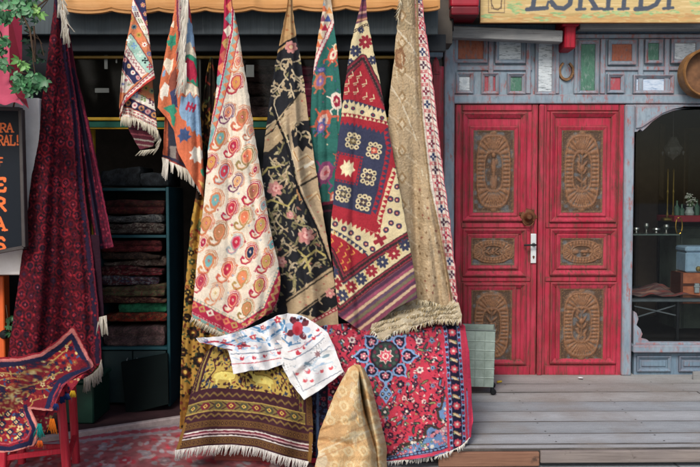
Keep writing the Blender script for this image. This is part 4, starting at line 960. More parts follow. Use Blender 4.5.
# =================================================================== RUGS ON THE BENCHES
def rug_medallion():
    RD, NV, LB, CR = 'cc3046', '1b1730', '769cc8', 'e0d3c0'
    cv = Cv(296, 312, 480, 470, RD)
    rr = random.Random(21)
    GR, PK, OL, DK, TQ = '3c5246', 'd97a86', '8f8a52', '241a26', '5b7f96'
    # scattered field flowers
    field = [(318, 318), (446, 318), (448, 400), (430, 440), (395, 452), (318, 456)]
    for x, y in scatter(field, 210, 6.0, rr):
        if (x - 386) ** 2 + (y - 356) ** 2 < 26 ** 2: continue
        k = rr.random()
        if k < .36: cv.flower(x, y, rr.uniform(2.4, 4.2), [rr.choice([DK, NV, '3a1a30']), rr.choice([CR, PK]), rr.choice(['6d2a3c', RD])], rr.choice([5, 6, 7]), rr.random())
        elif k < .45: cv.flower(x, y, rr.uniform(2.2, 3), [CR, '6a3040', PK], 6)
        elif k < .6: cv.flower(x, y, rr.uniform(2.4, 3.4), [TQ, NV, LB], 5)
        elif k < .8: cv.push(x, y, rr.uniform(0, 360)); cv.ell(0, 0, 4.6, 1.5, DK); cv.ell(0, 0, 3.5, .8, rr.choice([OL, GR, TQ])); cv.pop()
        else: cv.push(x, y, rr.uniform(0, 360)); cv.poly([(-3, 2), (-1, -3), (3, -2), (2, 2), (0, .4)], rr.choice([DK, GR, '40203a'])); cv.circ(0, -1, .9, CR); cv.pop()
    for x, y in scatter(field, 900, 1.9, rr):
        if (x - 386) ** 2 + (y - 356) ** 2 < 24 ** 2: continue
        c = rr.choice([DK, NV, GR, OL, PK, CR, '8a1830', '7f1a36'])
        cv.push(x, y, rr.uniform(0, 360)); cv.ell(0, 0, rr.uniform(.7, 1.7), rr.uniform(.4, .9), c); cv.pop()
    for x, y in scatter(field, 70, 8, rr):
        if (x - 386) ** 2 + (y - 356) ** 2 < 27 ** 2: continue
        cv.push(x, y, rr.uniform(0, 360)); cv.poly([(-5, .6), (-2, -2), (2, -1.6), (5, .4), (2, 1), (-1, .4), (-3, 2)], rr.choice([DK, '2a2a34', GR, '3d1828'])); cv.circ(-1, -.4, .8, rr.choice([CR, PK, LB])); cv.pop()
    for x, y in scatter(field, 60, 9, rr):
        if (x - 386) ** 2 + (y - 356) ** 2 < 25 ** 2: continue
        cv.line([(x, y), (x + rr.uniform(-4, 4), y + 3), (x + rr.uniform(-5, 5), y + 6)], .6, '3a2433')
    for x, y in [(352, 340), (419, 341), (352, 370), (420, 370), (446, 330)]: cv.flower(x, y, 3.6, [CR, '55304a', '9a6a78'], 6)
    # medallion
    c0 = (385.5, 356)
    for k in range(8): cv.push(c0[0], c0[1], k * 45 + 22.5 + 90, 1, .95); cv.flower(0, -21, 3.2, [DK, PK, GR], 5); cv.pop()
    cv.circ(*c0, 15.5, DK)
    for k in range(8):
        a = k * 45
        cv.push(c0[0], c0[1], a + 90, 1.06, 1.06 if k % 4 == 0 else .95)
        heart = [(0, -32), (-2, -28), (-6, -24.5), (-7.2, -20.5), (-6.2, -16.8), (-3.4, -15), (-.8, -15.6), (0, -17.2), (.8, -15.6), (3.4, -15), (6.2, -16.8), (7.2, -20.5), (6, -24.5), (2, -28)]
        cv.poly(heart, LB); cv.poly([(x * .74, (y + 21) * .74 - 21) for x, y in heart], NV)
        cv.flower(0, -20.6, 3.4, [PK, CR, '9c3a4c'], 5); cv.pop()
    cv.circ(*c0, 13.4, '2d3a36')
    for k in range(16): a = k * pi / 8; cv.circ(c0[0] + 11.6 * cos(a), c0[1] + 10.2 * sin(a), 1.6, [GR, '6d2338'][k % 2])
    cv.star(c0[0], c0[1], 8.6, CR, 8, .62); cv.star(c0[0], c0[1], 7.4, 'd0485a', 8, .6); cv.circ(*c0, 3.4, CR); cv.star(*c0, 3, RD, 6, .5)
    # pendant
    for sy in (1,):
        cv.line([(386, 382), (386, 388)], 3, LB); cv.poly([(386, 385), (391, 391), (392.5, 395), (389, 399), (386, 404), (383, 399), (379.5, 395), (381, 391)], LB)
        for p in [(386, 389.5), (382.8, 394), (389.2, 394), (386, 398)]: cv.circ(*p, 1.7, NV); cv.circ(*p, .7, CR)
        cv.flower(385, 412, 5, [GR, CR, DK], 6); cv.flower(388, 425, 4, [DK, OL, '70304a'], 6)
    # light blue corner spandrel
    cv.poly([(448, 388), (442, 398), (440, 408), (436, 410), (438, 420), (446, 424), (440, 428), (430, 424), (424, 428), (424, 436), (414, 440), (402, 444), (392, 452), (380, 456), (380, 462), (470, 462), (470, 388)], '41302a')
    cv.poly([(448, 391), (444, 400), (442, 409), (439, 411), (440, 418), (450, 424), (441, 431), (431, 427), (427, 430), (427, 438), (416, 443), (404, 447), (394, 455), (384, 458), (470, 462), (470, 391)], '6388b8')
    for x, y in scatter([(446, 395), (456, 395), (456, 450), (390, 458), (390, 452), (440, 428)], 120, 2.4, rr): cv.flower(x, y, rr.uniform(1.1, 2.4), [rr.choice([NV, PK, CR, '5c6f4a', 'c23a50']), CR], 5)
    cv.flower(434, 434, 5.4, ['5f7fb4', 'd98a94', NV], 8); cv.circ(432, 436, 2, PK); cv.circ(437, 432, 2, PK)
    # borders: right side, mirrored on the left, and the lower end
    def border(pts, w, sgn=1):
        cv.line(pts, w + 12, RD); cv.line(pts, w + 7, LB); cv.line(pts, w + .8, '6a1c34'); cv.line(pts, w, NV)
        off = (w + 4) / 2
        for sg in (-1, 1):
            q = [(x + sg * off * nx, y + sg * off * ny) for (x, y), (nx, ny) in zip(pts, nrm(pts))]
            dash(cv, q, 2.4, NV, 5.2, 1.4); dash(cv, q, 1.6, 'c22a48', 10.4, 1.4)
        for i, (x, y, tx, ty) in enumerate(walk(pts, 9.2, 3)):
            if i % 2 == 0: cv.flower(x, y, 4, ['c8384c', '5f7fb4', 'd97a6a'], 7); cv.circ(x, y, 1, CR)
            else:
                cv.push(x, y, math.degrees(math.atan2(ty, tx)) - 60); cv.ell(0, 0, 4.4, 1.5, 'b08a5a'); cv.ell(0, .3, 3, .6, 'd9c09a'); cv.pop()
                for s_ in (-1, 1): cv.circ(x - ty * 3 * s_, y + tx * 3 * s_, .9, rr.choice(['6f8f6a', 'd97a86', LB]))
    def nrm(pts):
        o = []
        for i in range(len(pts)):
            a = pts[max(i - 1, 0)]; b = pts[min(i + 1, len(pts) - 1)]; L = math.hypot(b[0] - a[0], b[1] - a[1]); o.append((-(b[1] - a[1]) / L, (b[0] - a[0]) / L))
        return o
    bl = [(400, 459), (430, 451), (452, 444), (462, 440)]
    cv.line([(296, 464), (380, 462), (430, 455), (470, 441)], 3.4, 'd83a56')
    cv.line([(300, 462), (390, 458.5), (440, 449), (462, 441)], 3, '2a1c3a'); dash(cv, [(300, 462), (390, 458.5), (440, 449), (462, 441)], 1.6, LB, 4, 1.6); 
    border([(446, 312), (452, 330), (454, 360), (456.5, 400), (458, 448)], 9)
    cv.line([(465, 318), (468, 345), (470.5, 400), (471.5, 446)], 5, 'dc3050')
    border([(319, 322), (312, 380), (311, 460)], 11)
    cv.poly([(302, 372), (328, 372), (328, 470), (302, 470)], '1a1526')
    for x, y in scatter([(303, 375), (326, 375), (326, 455), (303, 455)], 60, 4.2, rr): cv.flower(x, y, rr.uniform(1.4, 2.6), [rr.choice(['7a1f34', '2f3f6a', '8c3040', '3f4a5c']), '140f1c'], 5)
    cv.line([(318, 372), (317, 460)], 2.6, '3c5378'); cv.line([(306, 372), (306, 460)], 2.2, '3c5378')
    cv.rect(300, 458, 330, 470, 'c22a4a')
    cv.soften()
    top = [(303, 333), (322, 326), (345, 324), (380, 320), (420, 318), (446, 317.5), (457, 320), (465, 326)]
    bot = [(303, 463), (340, 463), (390, 461.5), (420, 458.5), (445, 454), (462, 446), (471, 437)]
    left = [(303, 333), (304, 380), (303, 463)]; right = [(465, 326), (469, 350), (471.5, 390), (473, 420), (471, 437)]
    def f(px, py, s, t):
        y = np.interp(py, [314, 322, 330, 337, 343, 350, 360, 463], [5.02, 4.94, 4.76, 4.58, 4.46, 4.395, 4.36, 4.26])
        v = np.clip((py - 350) / 110, 0, 1)
        y = y - .035 * v * np.sin(px / 11.0 + py / 60) - .03 * v * np.sin(px / 23. + 1)
        return y + .10 * np.clip((px - 452) / 20, 0, 1) ** 2
    o = textile('medallion_carpet', [sheet(cv, top, bot, left, right, f, seed=101, thick=.012)], M['pile'], 'bright red pile carpet with dark star medallion and pale blue borders draped over a bench', 'carpet', None)
    yc = ['e6e2da', 'd6d0c6', 'f0ece4']
    fringe(o, [(318, 463), (390, 461.5), (420, 458.5), (445, 454), (462, 446), (470, 438)], lambda x, y: 4.26, 5.5, 230, yc, M['yarn'], -.25, .35, .55, 21, clump=2)
    return o

def rug_brown():
    BR, GO, DG, MR, YW = '3a1922', 'b3933c', '73572a', '6a1a2a', 'b0923e'
    cv = Cv(0, 0, 150, 120, BR)
    rr = random.Random(31)
    # field
    def bz(y, w, c): cv.line([(-5, y), (155, y)], w, c)
    fp = [(16, 4), (40, -4), (130, -4), (128, 52), (12, 52)]
    cv.poly(fp, GO)
    cv.poly([(46, -4), (54, 8), (52, 18), (60, 26), (66, 34), (72, 26), (80, 18), (78, 8), (90, -4)], BR)
    for x, y in [(63, 8), (63, 20), (72, 10), (55, 2), (80, 4)]: cv.flower(x, y, 4, [GO, BR, YW], 6)
    for cx_, fl in ((42, 1), (88, -1)):
        cv.push(cx_, 38, 0, fl * 1.0, 1.0)
        cv.poly([(-14, -3), (-6, -6), (8, -6), (12, -10), (18, -11), (17, -7), (13, -4), (12, 2), (8, 4), (8, 10), (6, 10), (5, 4), (-8, 4), (-9, 10), (-11, 10), (-12, 3), (-15, 2)], 'd6c25c')
        cv.line([(-14, -3), (-6, -6), (8, -6), (12, -10), (18, -11), (17, -7), (13, -4), (12, 2), (8, 4)], .8, '7a5a1c'); cv.circ(0, -1, 1.6, 'b98f2c'); cv.pop()
    for x, y in scatter(fp, 260, 3.0, rr):
        if 26 < x < 58 and 30 < y < 44 or 74 < x < 104 and 30 < y < 44: continue
        cv.push(x, y, rr.uniform(0, 360)); k = rr.random()
        if k < .5: cv.poly([(-3, 0), (-1, -2), (3, -1), (1, .5), (2, 2.4), (-1, 1.6)], rr.choice([BR, '2a1420', '24304a', BR]))
        else: cv.ell(0, 0, rr.uniform(1.6, 3), .8, rr.choice([BR, MR, '2f3f52', '50502a']))
        cv.pop()
    for p in [[(18, 44), (28, 30), (24, 20), (30, 12)], [(110, 46), (118, 34), (112, 24), (120, 14)], [(62, 46), (64, 36)], [(68, 46), (66, 36)]]: cv.line(p, 1.5, BR)
    # right border turns up
    cv.rect(128, -4, 150, 120, BR); cv.line([(136, -2), (136, 72)], 6, '74602c'); dia_band(cv, [(136, -2), (136, 72)], 4, [MR, '42302a'], 7); zig(cv, [(131.5, 0), (131.5, 56)], 1.2, 1.4, 5, DG); cv.rect(142.5, -4, 150, 120, '5e3d1e'); [ (cv.dia(146, y_, 2.0, 1.6, '3a1c1a'), cv.dia(146, y_, .8, .6, '9a6c2c')) for y_ in range(0, 88, 5)]
    cv.line([(8, -2), (8, 60)], 3, '8d7434'); zig(cv, [(3, 0), (3, 86)], 1.2, 1.4, 5, DG)
    # bottom borders
    cv.rect(-5, 52, 134, 66, BR); zig(cv, [(4, 59), (132, 59)], 1.8, 2.0, 9, DG); dash(cv, [(4, 58), (132, 58)], 1.6, DG, 9, 3)
    cv.rect(-5, 66, 141, 78, '74602c'); 
    for i, (x, y, tx, ty) in enumerate(walk([(2, 72), (140, 72)], 15, 6)):
        cv.poly([(x - 6, y), (x - 3, y - 4), (x + 3, y - 4), (x + 6, y), (x + 3, y + 4), (x - 3, y + 4)], MR if i % 2 else '46402e'); cv.dia(x, y, 3, 2.6, 'c9a83c'); cv.dia(x, y, 1.4, 1.3, MR)
        for dy in (-4, 4): cv.line([(x + 5, y + dy), (x + 10, y + dy * .3)], 1.4, BR)
    cv.line([(-5, 66), (141, 66)], 1, YW); cv.line([(-5, 78), (141, 78)], 1, YW)
    cv.rect(-5, 78.6, 155, 88, BR); zig(cv, [(4, 83), (150, 83)], 1.8, 1.8, 9, DG); dash(cv, [(4, 82), (150, 82)], 1.5, DG, 9, 3)
    def dots(y):
        cv.rect(-5, y - 4, 155, y + 4, '5e3d1e'); 
        for i, (x, yy, tx, ty) in enumerate(walk([(0, y), (150, y)], 4.6)): cv.dia(x, yy, 1.7, 2.6, '3a1c1a'); cv.dia(x, yy, .6, 1, '9a6c2c')
    dots(92.5); bz(98, 3, BR); bz(100.5, 1.4, 'd9d2c6'); bz(102.4, 2.2, MR); bz(104.2, 1.2, 'c9a0a0'); bz(106, 2, BR); bz(107.6, 1.2, 'd9d2c6'); dots(113); bz(118.6, 3, BR)
    for x0 in (2, 147.5): cv.line([(x0, 88), (x0, 120)], 4, '7c5420')
    cv.soften()
    top = [(206, 352), (214, 345), (224, 344), (250, 349), (280, 352), (300, 358)]
    left = [(206, 352), (198, 369), (191, 392), (185, 419), (179, 440), (175.5, 451)]
    bot = [(175.5, 451), (190, 449), (206, 446.5), (232, 445.5), (256, 448), (284, 457), (298, 460.5), (311.5, 462.5)]
    right = [(300, 358), (308, 380), (312, 400), (313, 430), (312.6, 448), (311.5, 462.5)]
    def f(px, py, s, t):
        y = np.interp(py, [340, 346, 352, 360, 372, 463], [4.70, 4.58, 4.46, 4.38, 4.33, 4.12])
        v = np.clip((py - 360) / 90, 0, 1)
        return y - .035 * v * np.sin(px / 13.0) - .02 * v * np.sin(px / 6.5 + py / 30) + .08 * np.clip((200 - px) / 30, 0, 1) ** 2
    o = textile('brown_gold_rug', [sheet(cv, top, bot, left, right, f, mode='st', seed=111, thick=.012, jit=.25)], M['rug'], 'brown and gold rug with two facing animals and white fringe, under the white cloth', 'rug', None)
    fringe(o, [(175.5, 450.5), (190, 448.5), (206, 446), (232, 445), (256, 447.5), (284, 456.5), (309, 462)], lambda x, y: 4.10, 10.5, 330, ['e6e2dc', 'd6d0c8', 'efece6'], M['yarn'], -.28, .16, .42, 23, clump=3)
    return o

def suzani():
    W, RD, BL, LBL, MR, GR = 'dedcda', 'c63442', '4a7ea8', 'a0bcd6', '6a2430', '7d97a4'
    cv = Cv(190, 306, 350, 408, W)
    rr = random.Random(41)
    def sprig(x, y, a, s=1, c=RD):
        cv.push(x, y, a, s); cv.line([(-4, 1), (0, 0), (4, -1)], .8, BL); cv.flower(0, -1, 3.2, [c, 'f0d9b0'], 5, rr.random()); cv.ell(4.6, 1, 2.4, 1, BL, 30); cv.ell(-4.6, 1.4, 2.4, 1, LBL, -30); cv.pop()
    def bird(x, y, a, s=1, c=RD):
        cv.push(x, y, a, s * .78); cv.poly([(-3, 0), (-1, -2.4), (1, -1), (3, -2.6), (2.6, .6), (0, 2.6), (-2, 1.6)], c); cv.circ(-1.6, -1.6, 1, c); cv.pop()
    # left flap
    for p in [[(206, 341), (216, 348), (230, 342), (246, 336)], [(236, 346), (250, 338), (266, 340), (280, 330)], [(250, 326), (264, 330), (276, 322)]]: cv.line(p, 2.2, BL); cv.line([(x, y + 2.6) for x, y in p], 1.2, LBL)
    for x, y, a, s_ in [(253, 338, 10, 1.15), (277, 321, 30, 1.2), (262, 328, 60, .8), (240, 348, 0, .8), (224, 342, 10, .7), (285, 333, 70, .9)]: sprig(x, y, a, s_)
    for x, y in scatter([(230, 336), (284, 318), (284, 346), (236, 352)], 26, 6, rr): cv.push(x, y, rr.uniform(0, 360)); cv.ell(0, 0, rr.uniform(2, 3.6), rr.uniform(.8, 1.5), rr.choice([BL, LBL, LBL, '6a9cc4', 'c9d6e4', 'd9c0a4'])); cv.pop()
    cv.line([(200, 344), (214, 341), (236, 346), (250, 346)], 1.6, 'b42a3c'); cv.line([(208, 347), (232, 350)], 1.2, MR); cv.circ(206, 341, 2.2, '3a4a7c'); cv.circ(206, 341, 1, RD); cv.flower(244, 344, 3, [MR, RD], 5)
    cv.poly([(228, 355), (282, 348), (286, 372), (226, 380)], W)
    cv.line([(231, 354), (258, 353), (282, 348)], .9, '5a6a80'); cv.line([(232, 364), (256, 362.5), (281, 358)], .8, 'c03a48')
    zig(cv, [(232, 359), (256, 357.8), (282, 353)], .7, 2, 18, LBL)
    for x, y in [(242, 358.5), (254, 358), (265, 356), (279, 353)]: bird(x, y, rr.uniform(-20, 20), 1.0)
    for k in range(90):
        x, y = rr.uniform(200, 288), rr.uniform(318, 372)
        a = rr.uniform(0, 6.3); cv.line([(x, y), (x + 2.6 * cos(a), y + 2.6 * sin(a)), (x + 4 * cos(a + .9), y + 4 * sin(a + .9))], rr.uniform(.35, .8), rr.choice([LBL, 'c4d2e0', BL, 'c98a90', 'd8cfc8', 'b9c6d2']))
    # right flap
    cv.poly([(280, 362), (290, 340), (306, 322), (327, 331), (345, 374), (304, 404), (292, 386)], 'dddbd8')
    cv.circ(299, 328, 13, W)
    for k in range(8): a = pi / 4 * k + .2; cv.ell(298 + 8.5 * cos(a), 328 + 9 * sin(a), 4.4, 3.2, MR if k % 2 else LBL, math.degrees(a))
    cv.ell(297.5, 328.5, 5.4, 7, RD); cv.ell(297, 330, 2.6, 3.6, 'c01c2c'); 
    for k in range(5): cv.circ(296 + 3.4 * k - 5, 320 - (k % 2) * 1.5, 1.6, '3c1a22')
    for p in [[(282, 338), (290, 345), (300, 343)], [(306, 345), (314, 338), (320, 334)]]: cv.line(p, 1.4, BL)
    for x, y in [(286, 330), (284, 322), (290, 344), (310, 336)]: cv.ell(x, y, 3, 1.4, rr.choice([LBL, BL]), rr.uniform(0, 180))
    bird(298, 353, 30, 1.3); bird(314, 338, -40, 1); bird(304, 348, 20, .7); bird(318, 330, -60, .8)
    cv.line([(284, 358), (292, 360), (310, 350), (324, 338)], .8, '5a6a80'); cv.line([(288, 352), (300, 348), (322, 332)], .7, 'c03a48')
    cv.poly([(280, 364), (300, 366), (330, 342), (336, 352), (344, 373), (304, 403)], 'e0dedb')
    cv.line([(304, 366), (330, 346)], .8, '5a6a80'); cv.line([(303, 391), (341, 371)], .7, '6a7486'); cv.line([(293, 371), (303, 391)], .7, '6a7486')
    for p in [[(304, 364), (312, 366), (318, 358), (328, 356)], [(308, 372), (318, 366), (332, 362)]]: cv.line(p, 1.4, 'b4c6d0')
    cv.star(317.5, 354, 4, '8a6064', 7, .5); cv.ell(326, 356, 4, 1.4, GR, -30); cv.ell(308, 364, 4, 1.4, GR, 20); cv.ell(322, 364, 3, 1.2, LBL, -30)
    for x, y, s_ in [(308, 372, 1.1), (322, 371, .9), (331, 368, 1), (312, 381, .9), (297, 374, .9), (305, 381, 1.0)]: bird(x, y, rr.uniform(-50, 10), s_, 'd8525a')
    for k in range(60):
        x, y = rr.uniform(288, 340), rr.uniform(330, 396)
        if not inside((x, y), [(284, 340), (306, 322), (326, 333), (340, 371), (305, 396)]): continue
        a = rr.uniform(0, 6.3); cv.line([(x, y), (x + 2.4 * cos(a), y + 2.4 * sin(a)), (x + 3.6 * cos(a + .9), y + 3.6 * sin(a + .9))], rr.uniform(.3, .6), rr.choice(['c4d2e0', 'b4c6d0', 'd29aa0', GR]))
    cv.soften()
    b1 = [(233, 374), (252, 370.5), (268, 370), (283, 364)]
    p1 = sheet(cv, [(196, 338), (208, 337.5), (222, 336), (240, 331), (261, 324), (276, 316), (289, 313)], b1, [(196, 338), (199, 342.5), (212, 345), (228, 350), (231, 360), (233, 374)], [(289, 313), (287, 335), (283, 364)],
               lambda px, py, s, t: np.interp(py, [312, 335, 350, 375], [4.62, 4.47, 4.33, 4.20]) - .038 * np.sin(px / 6.5 + py / 14) - .020 * np.sin(px / 3.1 - py / 8), seed=121, thick=.003, var=.03)
    p2 = sheet(cv, [(287, 313.5), (297, 314), (306, 317.5), (318, 325), (328, 333)], [(304, 400), (318, 391), (332, 381), (343.5, 372)], [(287, 313.5), (282, 340), (280, 362), (290, 382), (304, 400)], [(328, 333), (335, 349), (343.5, 372)],
               lambda px, py, s, t: np.interp(py, [312, 335, 350, 375, 400], [4.58, 4.42, 4.27, 4.16, 4.06]) - .034 * np.sin(px / 7.0 - py / 10 + 1) - .012 * np.sin(px / 3.4 + py / 7) - .03 * np.exp(-((py - 366 + (px - 300) * .75) / 5) ** 2), seed=123, thick=.003, var=.03)
    p3 = sheet(Cv(270, 320, 300, 405, 'dcdad8'), [(276, 340), (288, 340)], [(284, 372), (296, 374)], [(276, 340), (284, 372)], [(288, 340), (296, 374)], lambda px, py, s, t: 4.44 - .0035 * (py - 340), seed=125, thick=.003, var=.03)
    return textile('embroidered_cloth', [p1, p2, p3], M['cotton'], 'white cotton cloth embroidered with red flowers and blue leaves, thrown over the draped rugs', 'cloth', None)

def beige_folded():
    B, B2, B3 = 'd0a268', 'ddc192', 'c29158'
    cv = Cv(306, 358, 396, 510, B)
    rr = random.Random(51)
    for k in range(60):
        x, y = rr.uniform(310, 392), rr.uniform(362, 505); r = rr.uniform(3, 8)
        cv.poly([(x + r * rr.uniform(.6, 1.1) * cos(a), y + r * rr.uniform(.8, 1.3) * sin(a)) for a in np.linspace(0, 2 * pi, 8)[:-1]], rr.choice([B2, 'cfae80', B3, 'd9c49c']))
    for i in range(4):
        for j in range(9):
            x, y = 326 + i * 15 + j * 1.5, 376 + j * 15
            cv.push(x, y, -25); cv.poly([(-5, -3), (-2, -6), (3, -5), (5, 0), (3, 5), (-3, 5.5)], 'dabd88'); cv.poly([(-2.6, -2), (0, -3.4), (2.6, -1), (2, 2.6), (-2, 3)], 'c99f66'); cv.dia(0, 0, 1.6, 2, 'd2b07c')
            for k in range(3): cv.line([(6 + k * 1.6, -3), (5 + k * 1.6, 3)], .6, 'd3ba88')
            cv.pop()
    cv.line([(318, 452), (345, 440), (386, 424)], 2, 'dcc59a'); cv.line([(317, 446), (345, 434), (384, 418)], .9, 'c08a58'); cv.line([(318, 458), (345, 447), (386, 432)], .9, 'c08a58')
    cv.poly([(312, 425), (350, 425), (345, 436), (314, 440)], 'c99a62')
    cv.soften(4)
    front = sheet(cv, [(345.5, 374), (348, 368.8), (353, 366), (358, 368), (360, 373)], [(310, 500), (345, 503), (383, 500)], [(345.5, 374), (341.5, 381), (334, 396), (325, 418), (319.5, 432), (317, 442), (318.5, 452), (316, 462), (313, 475), (310, 500)],
                  [(360, 373), (361, 390), (366, 414), (373, 436), (379, 452), (382, 470), (383, 500)], lambda px, py, s, t: np.interp(py, [365, 400, 440, 500], [4.06, 3.98, 3.92, 3.86]) - (.11 * np.clip((py - 362) / 60, .15, 1.2)) * np.sin(pi * np.clip(s * .85 + .1, 0, 1)) + .22 * np.clip((s - .84) / .16, 0, 1) ** 2 * np.clip((py - 366) / 14, 0, 1) + .03 * np.exp(-((py - 443 - .1 * (px - 340)) / 3.5) ** 2) * (s < .6) - .02 * np.exp(-((py - 455) / 5) ** 2) + .022 * np.exp(-((py - 432 + .35 * (px - 320)) / 3) ** 2) * (s < .75) - .014 * np.sin(px / 5.0 + py / 16) + .012 * np.sin(py / 7. - px / 19), seed=131, thick=.02, rough=.002)
    side = sheet(cv, [(351, 367), (355, 365.2), (360, 366), (364.5, 370)], [(374, 500), (381, 502), (388, 500)], [(351, 367), (358, 400), (366, 440), (374, 500)], [(364.5, 370), (369, 379), (373, 391), (378.5, 414), (384, 436), (387, 448), (386.5, 458), (388, 474), (388, 500)],
                 lambda px, py, s, t: np.interp(py, [365, 400, 440, 500], [4.10, 4.07, 4.03, 3.98]) + .26 * np.clip(1 - s / .5, 0, 1) * np.clip((py - 368) / 18, 0, 1) - .08 * np.sin(pi * np.clip((s - .2) / .8, 0, 1)) + .12 * s ** 3 * np.clip((py - 372) / 40, 0, 1), seed=133, thick=.02, rough=.002)
    return textile('folded_beige_rug', [front, side], M['pile'], 'thick sandy beige rug folded into a peaked stand-up roll in front of the red carpet', 'rug', None)

def stool_rug():
    RD, NV, OR, GO, PKB = '8a1422', '1a1c3c', 'b84a2c', 'b8924a', 'c06a64'
    cv = Cv(-12, 318, 100, 458, RD)
    rr = random.Random(61)
    inner = [(-12, 366), (22, 362), (44, 356), (62, 344), (71, 336), (80, 358), (72, 368), (58, 376), (48, 396), (24, 402), (34, 432), (28, 440), (-12, 446)]
    for x, y in scatter([(-8, 380), (50, 365), (40, 400), (25, 405), (28, 436), (-8, 442)], 26, 12, rr):
        p = [(x, y)]; a = rr.uniform(-.8, .4)
        for k in range(5): a += rr.uniform(-.6, .6); x += 4 * cos(a); y += 4 * sin(a) * .7; p.append((x, y))
        cv.line(p, 1.1, rr.choice([GO, 'c98a3c', 'b87a3a']))
    for x, y in scatter(inner, 220, 3.4, rr):
        k = rr.random()
        if k < .4: cv.flower(x, y, rr.uniform(1.8, 3.4), [rr.choice([NV, NV, OR, 'd6c07a']), rr.choice([GO, RD, NV])], 5)
        else: cv.push(x, y, rr.uniform(0, 360)); cv.ell(0, 0, rr.uniform(1.5, 3.4), rr.uniform(.6, 1.2), rr.choice([GO, OR, NV, 'd9bc6a', '30507a'])); cv.pop()
    for x, y in [(8, 414), (16, 422), (10, 432), (22, 415), (2, 424), (20, 434), (28, 424)]: cv.dia(x, y, 4.2, 3.8, NV); cv.dia(x, y, 2.2, 2, 'd9bc7a'); cv.dia(x, y, 1, 1, RD)
    for p in [[(-12, 380), (14, 390), (36, 384), (60, 372)], [(-12, 372), (20, 374), (44, 368), (66, 350)]]: cv.line(p, 1.2, GO)
    out = [(-12, 360), (0, 360.5), (19, 360), (41, 355), (58, 343.5), (72.5, 329.5), (92.5, 367)]
    nv1 = [(-12, 366), (19, 363.5), (43, 358.5), (60, 347), (72, 335), (79, 351), (90, 366)]
    cv.line(nv1, 5.2, NV); cv.line([(-8, 370), (-6, 384)], 4, NV)
    cv.line([(92, 369), (70, 376), (60, 382), (52, 396), (48, 408)], 6.5, '20264e'); cv.line([(-12, 447), (10, 449), (30, 443), (35, 430), (26, 409)], 5.0, NV)
    cv.line([(-12, 442), (8, 444), (27, 438), (31, 429), (24, 412)], 1.2, 'b8434a')
    cv.line([(60, 384), (54, 396), (50, 409)], 1.6, 'c0303c')
    cv.line(out, 3.2, PKB); cv.line([(-12, 451.5), (10, 453), (33, 446.5), (38.5, 430), (29, 408.5), (52, 411)], 3.4, 'd87a6c'); cv.line([(94, 368), (72, 378), (62, 386), (53, 411)], 2.2, 'b83848')
    cv.soften()
    top = [(74, 325), (75, 325.5)]
    L = [(74, 325), (67, 333), (58, 340), (50, 346), (41, 352), (30, 355.5), (19, 357), (6, 357.3), (-8, 357.8), (-8, 385), (-8, 420), (-8, 452)]
    R = [(75, 325.5), (80, 338), (87, 354), (94, 367), (82, 373), (70, 378), (62, 386), (57, 398), (52, 410.5)]
    def f(px, py, s, t):
        y = np.where(py < 412, 728.0 / np.clip(py - 200, 160, 211.5), 3.44 - .0012 * (py - 412))
        return y - .05 * np.clip((352 - py) / 25, 0, 1) - .025 * np.sin(px / 9.0 + py / 12) * np.clip((py - 335) / 30, 0, 1)
    pA = sheet(cv, [(-8, 358), (19, 357), (41, 352), (58, 340), (74, 325)], [(-8, 412), (10, 411), (29, 409), (52, 411)], [(-8, 358), (-8, 412)], [(74, 325), (82, 342), (94, 367), (78, 375), (63, 386), (57, 398), (52, 411)], f, seed=141, thick=.012)
    pB = sheet(cv, [(-8, 411.5), (10, 410.5), (29, 408.5)], [(-8, 453), (12, 452), (33, 446)], [(-8, 411.5), (-8, 453)], [(29, 408.5), (34, 418), (38.5, 430), (37, 440), (33, 446)], f, seed=143, thick=.012)
    cu = Cv(20, 370, 96, 450, '9c2030')
    for x, y in scatter([(26, 405), (60, 380), (82, 375), (70, 398), (45, 440)], 60, 4, rr): cu.ell(x, y, rr.uniform(1.2, 2.4), rr.uniform(.8, 1.6), rr.choice([GO, NV, OR, 'd06a52', 'b8a06a']), rr.uniform(0, 180))
    cu.soften()
    pC = sheet(cu, [(60, 386), (84, 374)], [(50, 410), (66, 397)], [(60, 386), (54, 398), (50, 410)], [(84, 374), (77, 384), (66, 397)], lambda px, py, s, t: 3.95 - .0 * s * t, seed=145, thick=.01)
    pD = sheet(cu, [(29, 406), (56, 406)], [(36, 441), (42, 437)], [(29, 406), (36, 441)], [(56, 406), (49, 424), (42, 437)], lambda px, py, s, t: 3.56 + .0 * px, seed=147, thick=.01)
    o = textile('tasselled_red_rug', [pA, pB, pC, pD], M['pile'], 'crimson rug with navy border and yellow scrolls, draped over the red stool at far left', 'rug', None)
    for x, y, c, n in [(39.5, 424, '1f8f86', 'teal'), (52, 419, 'd9701e', 'orange'), (40, 441, 'd9622a', 'small'), (73, 391, 'c9a02a', 'yellow'), (62, 397, '24386c', 'navy'), (67, 394, '24386c', 'navy'), (56, 404, '24386c', 'navy')]:
        L_ = 15 if n in ('teal', 'orange') else 7
        fringe(o, [(x - 1.5, y), (x + 1.5, y)], 3.40 if x < 60 else 3.85, L_, 26, [c], M['yarn'], 0.0, .22 if n in ('teal', 'orange') else .3, .7, int(x), name='tassel', clump=1, curl=.8)
    return o

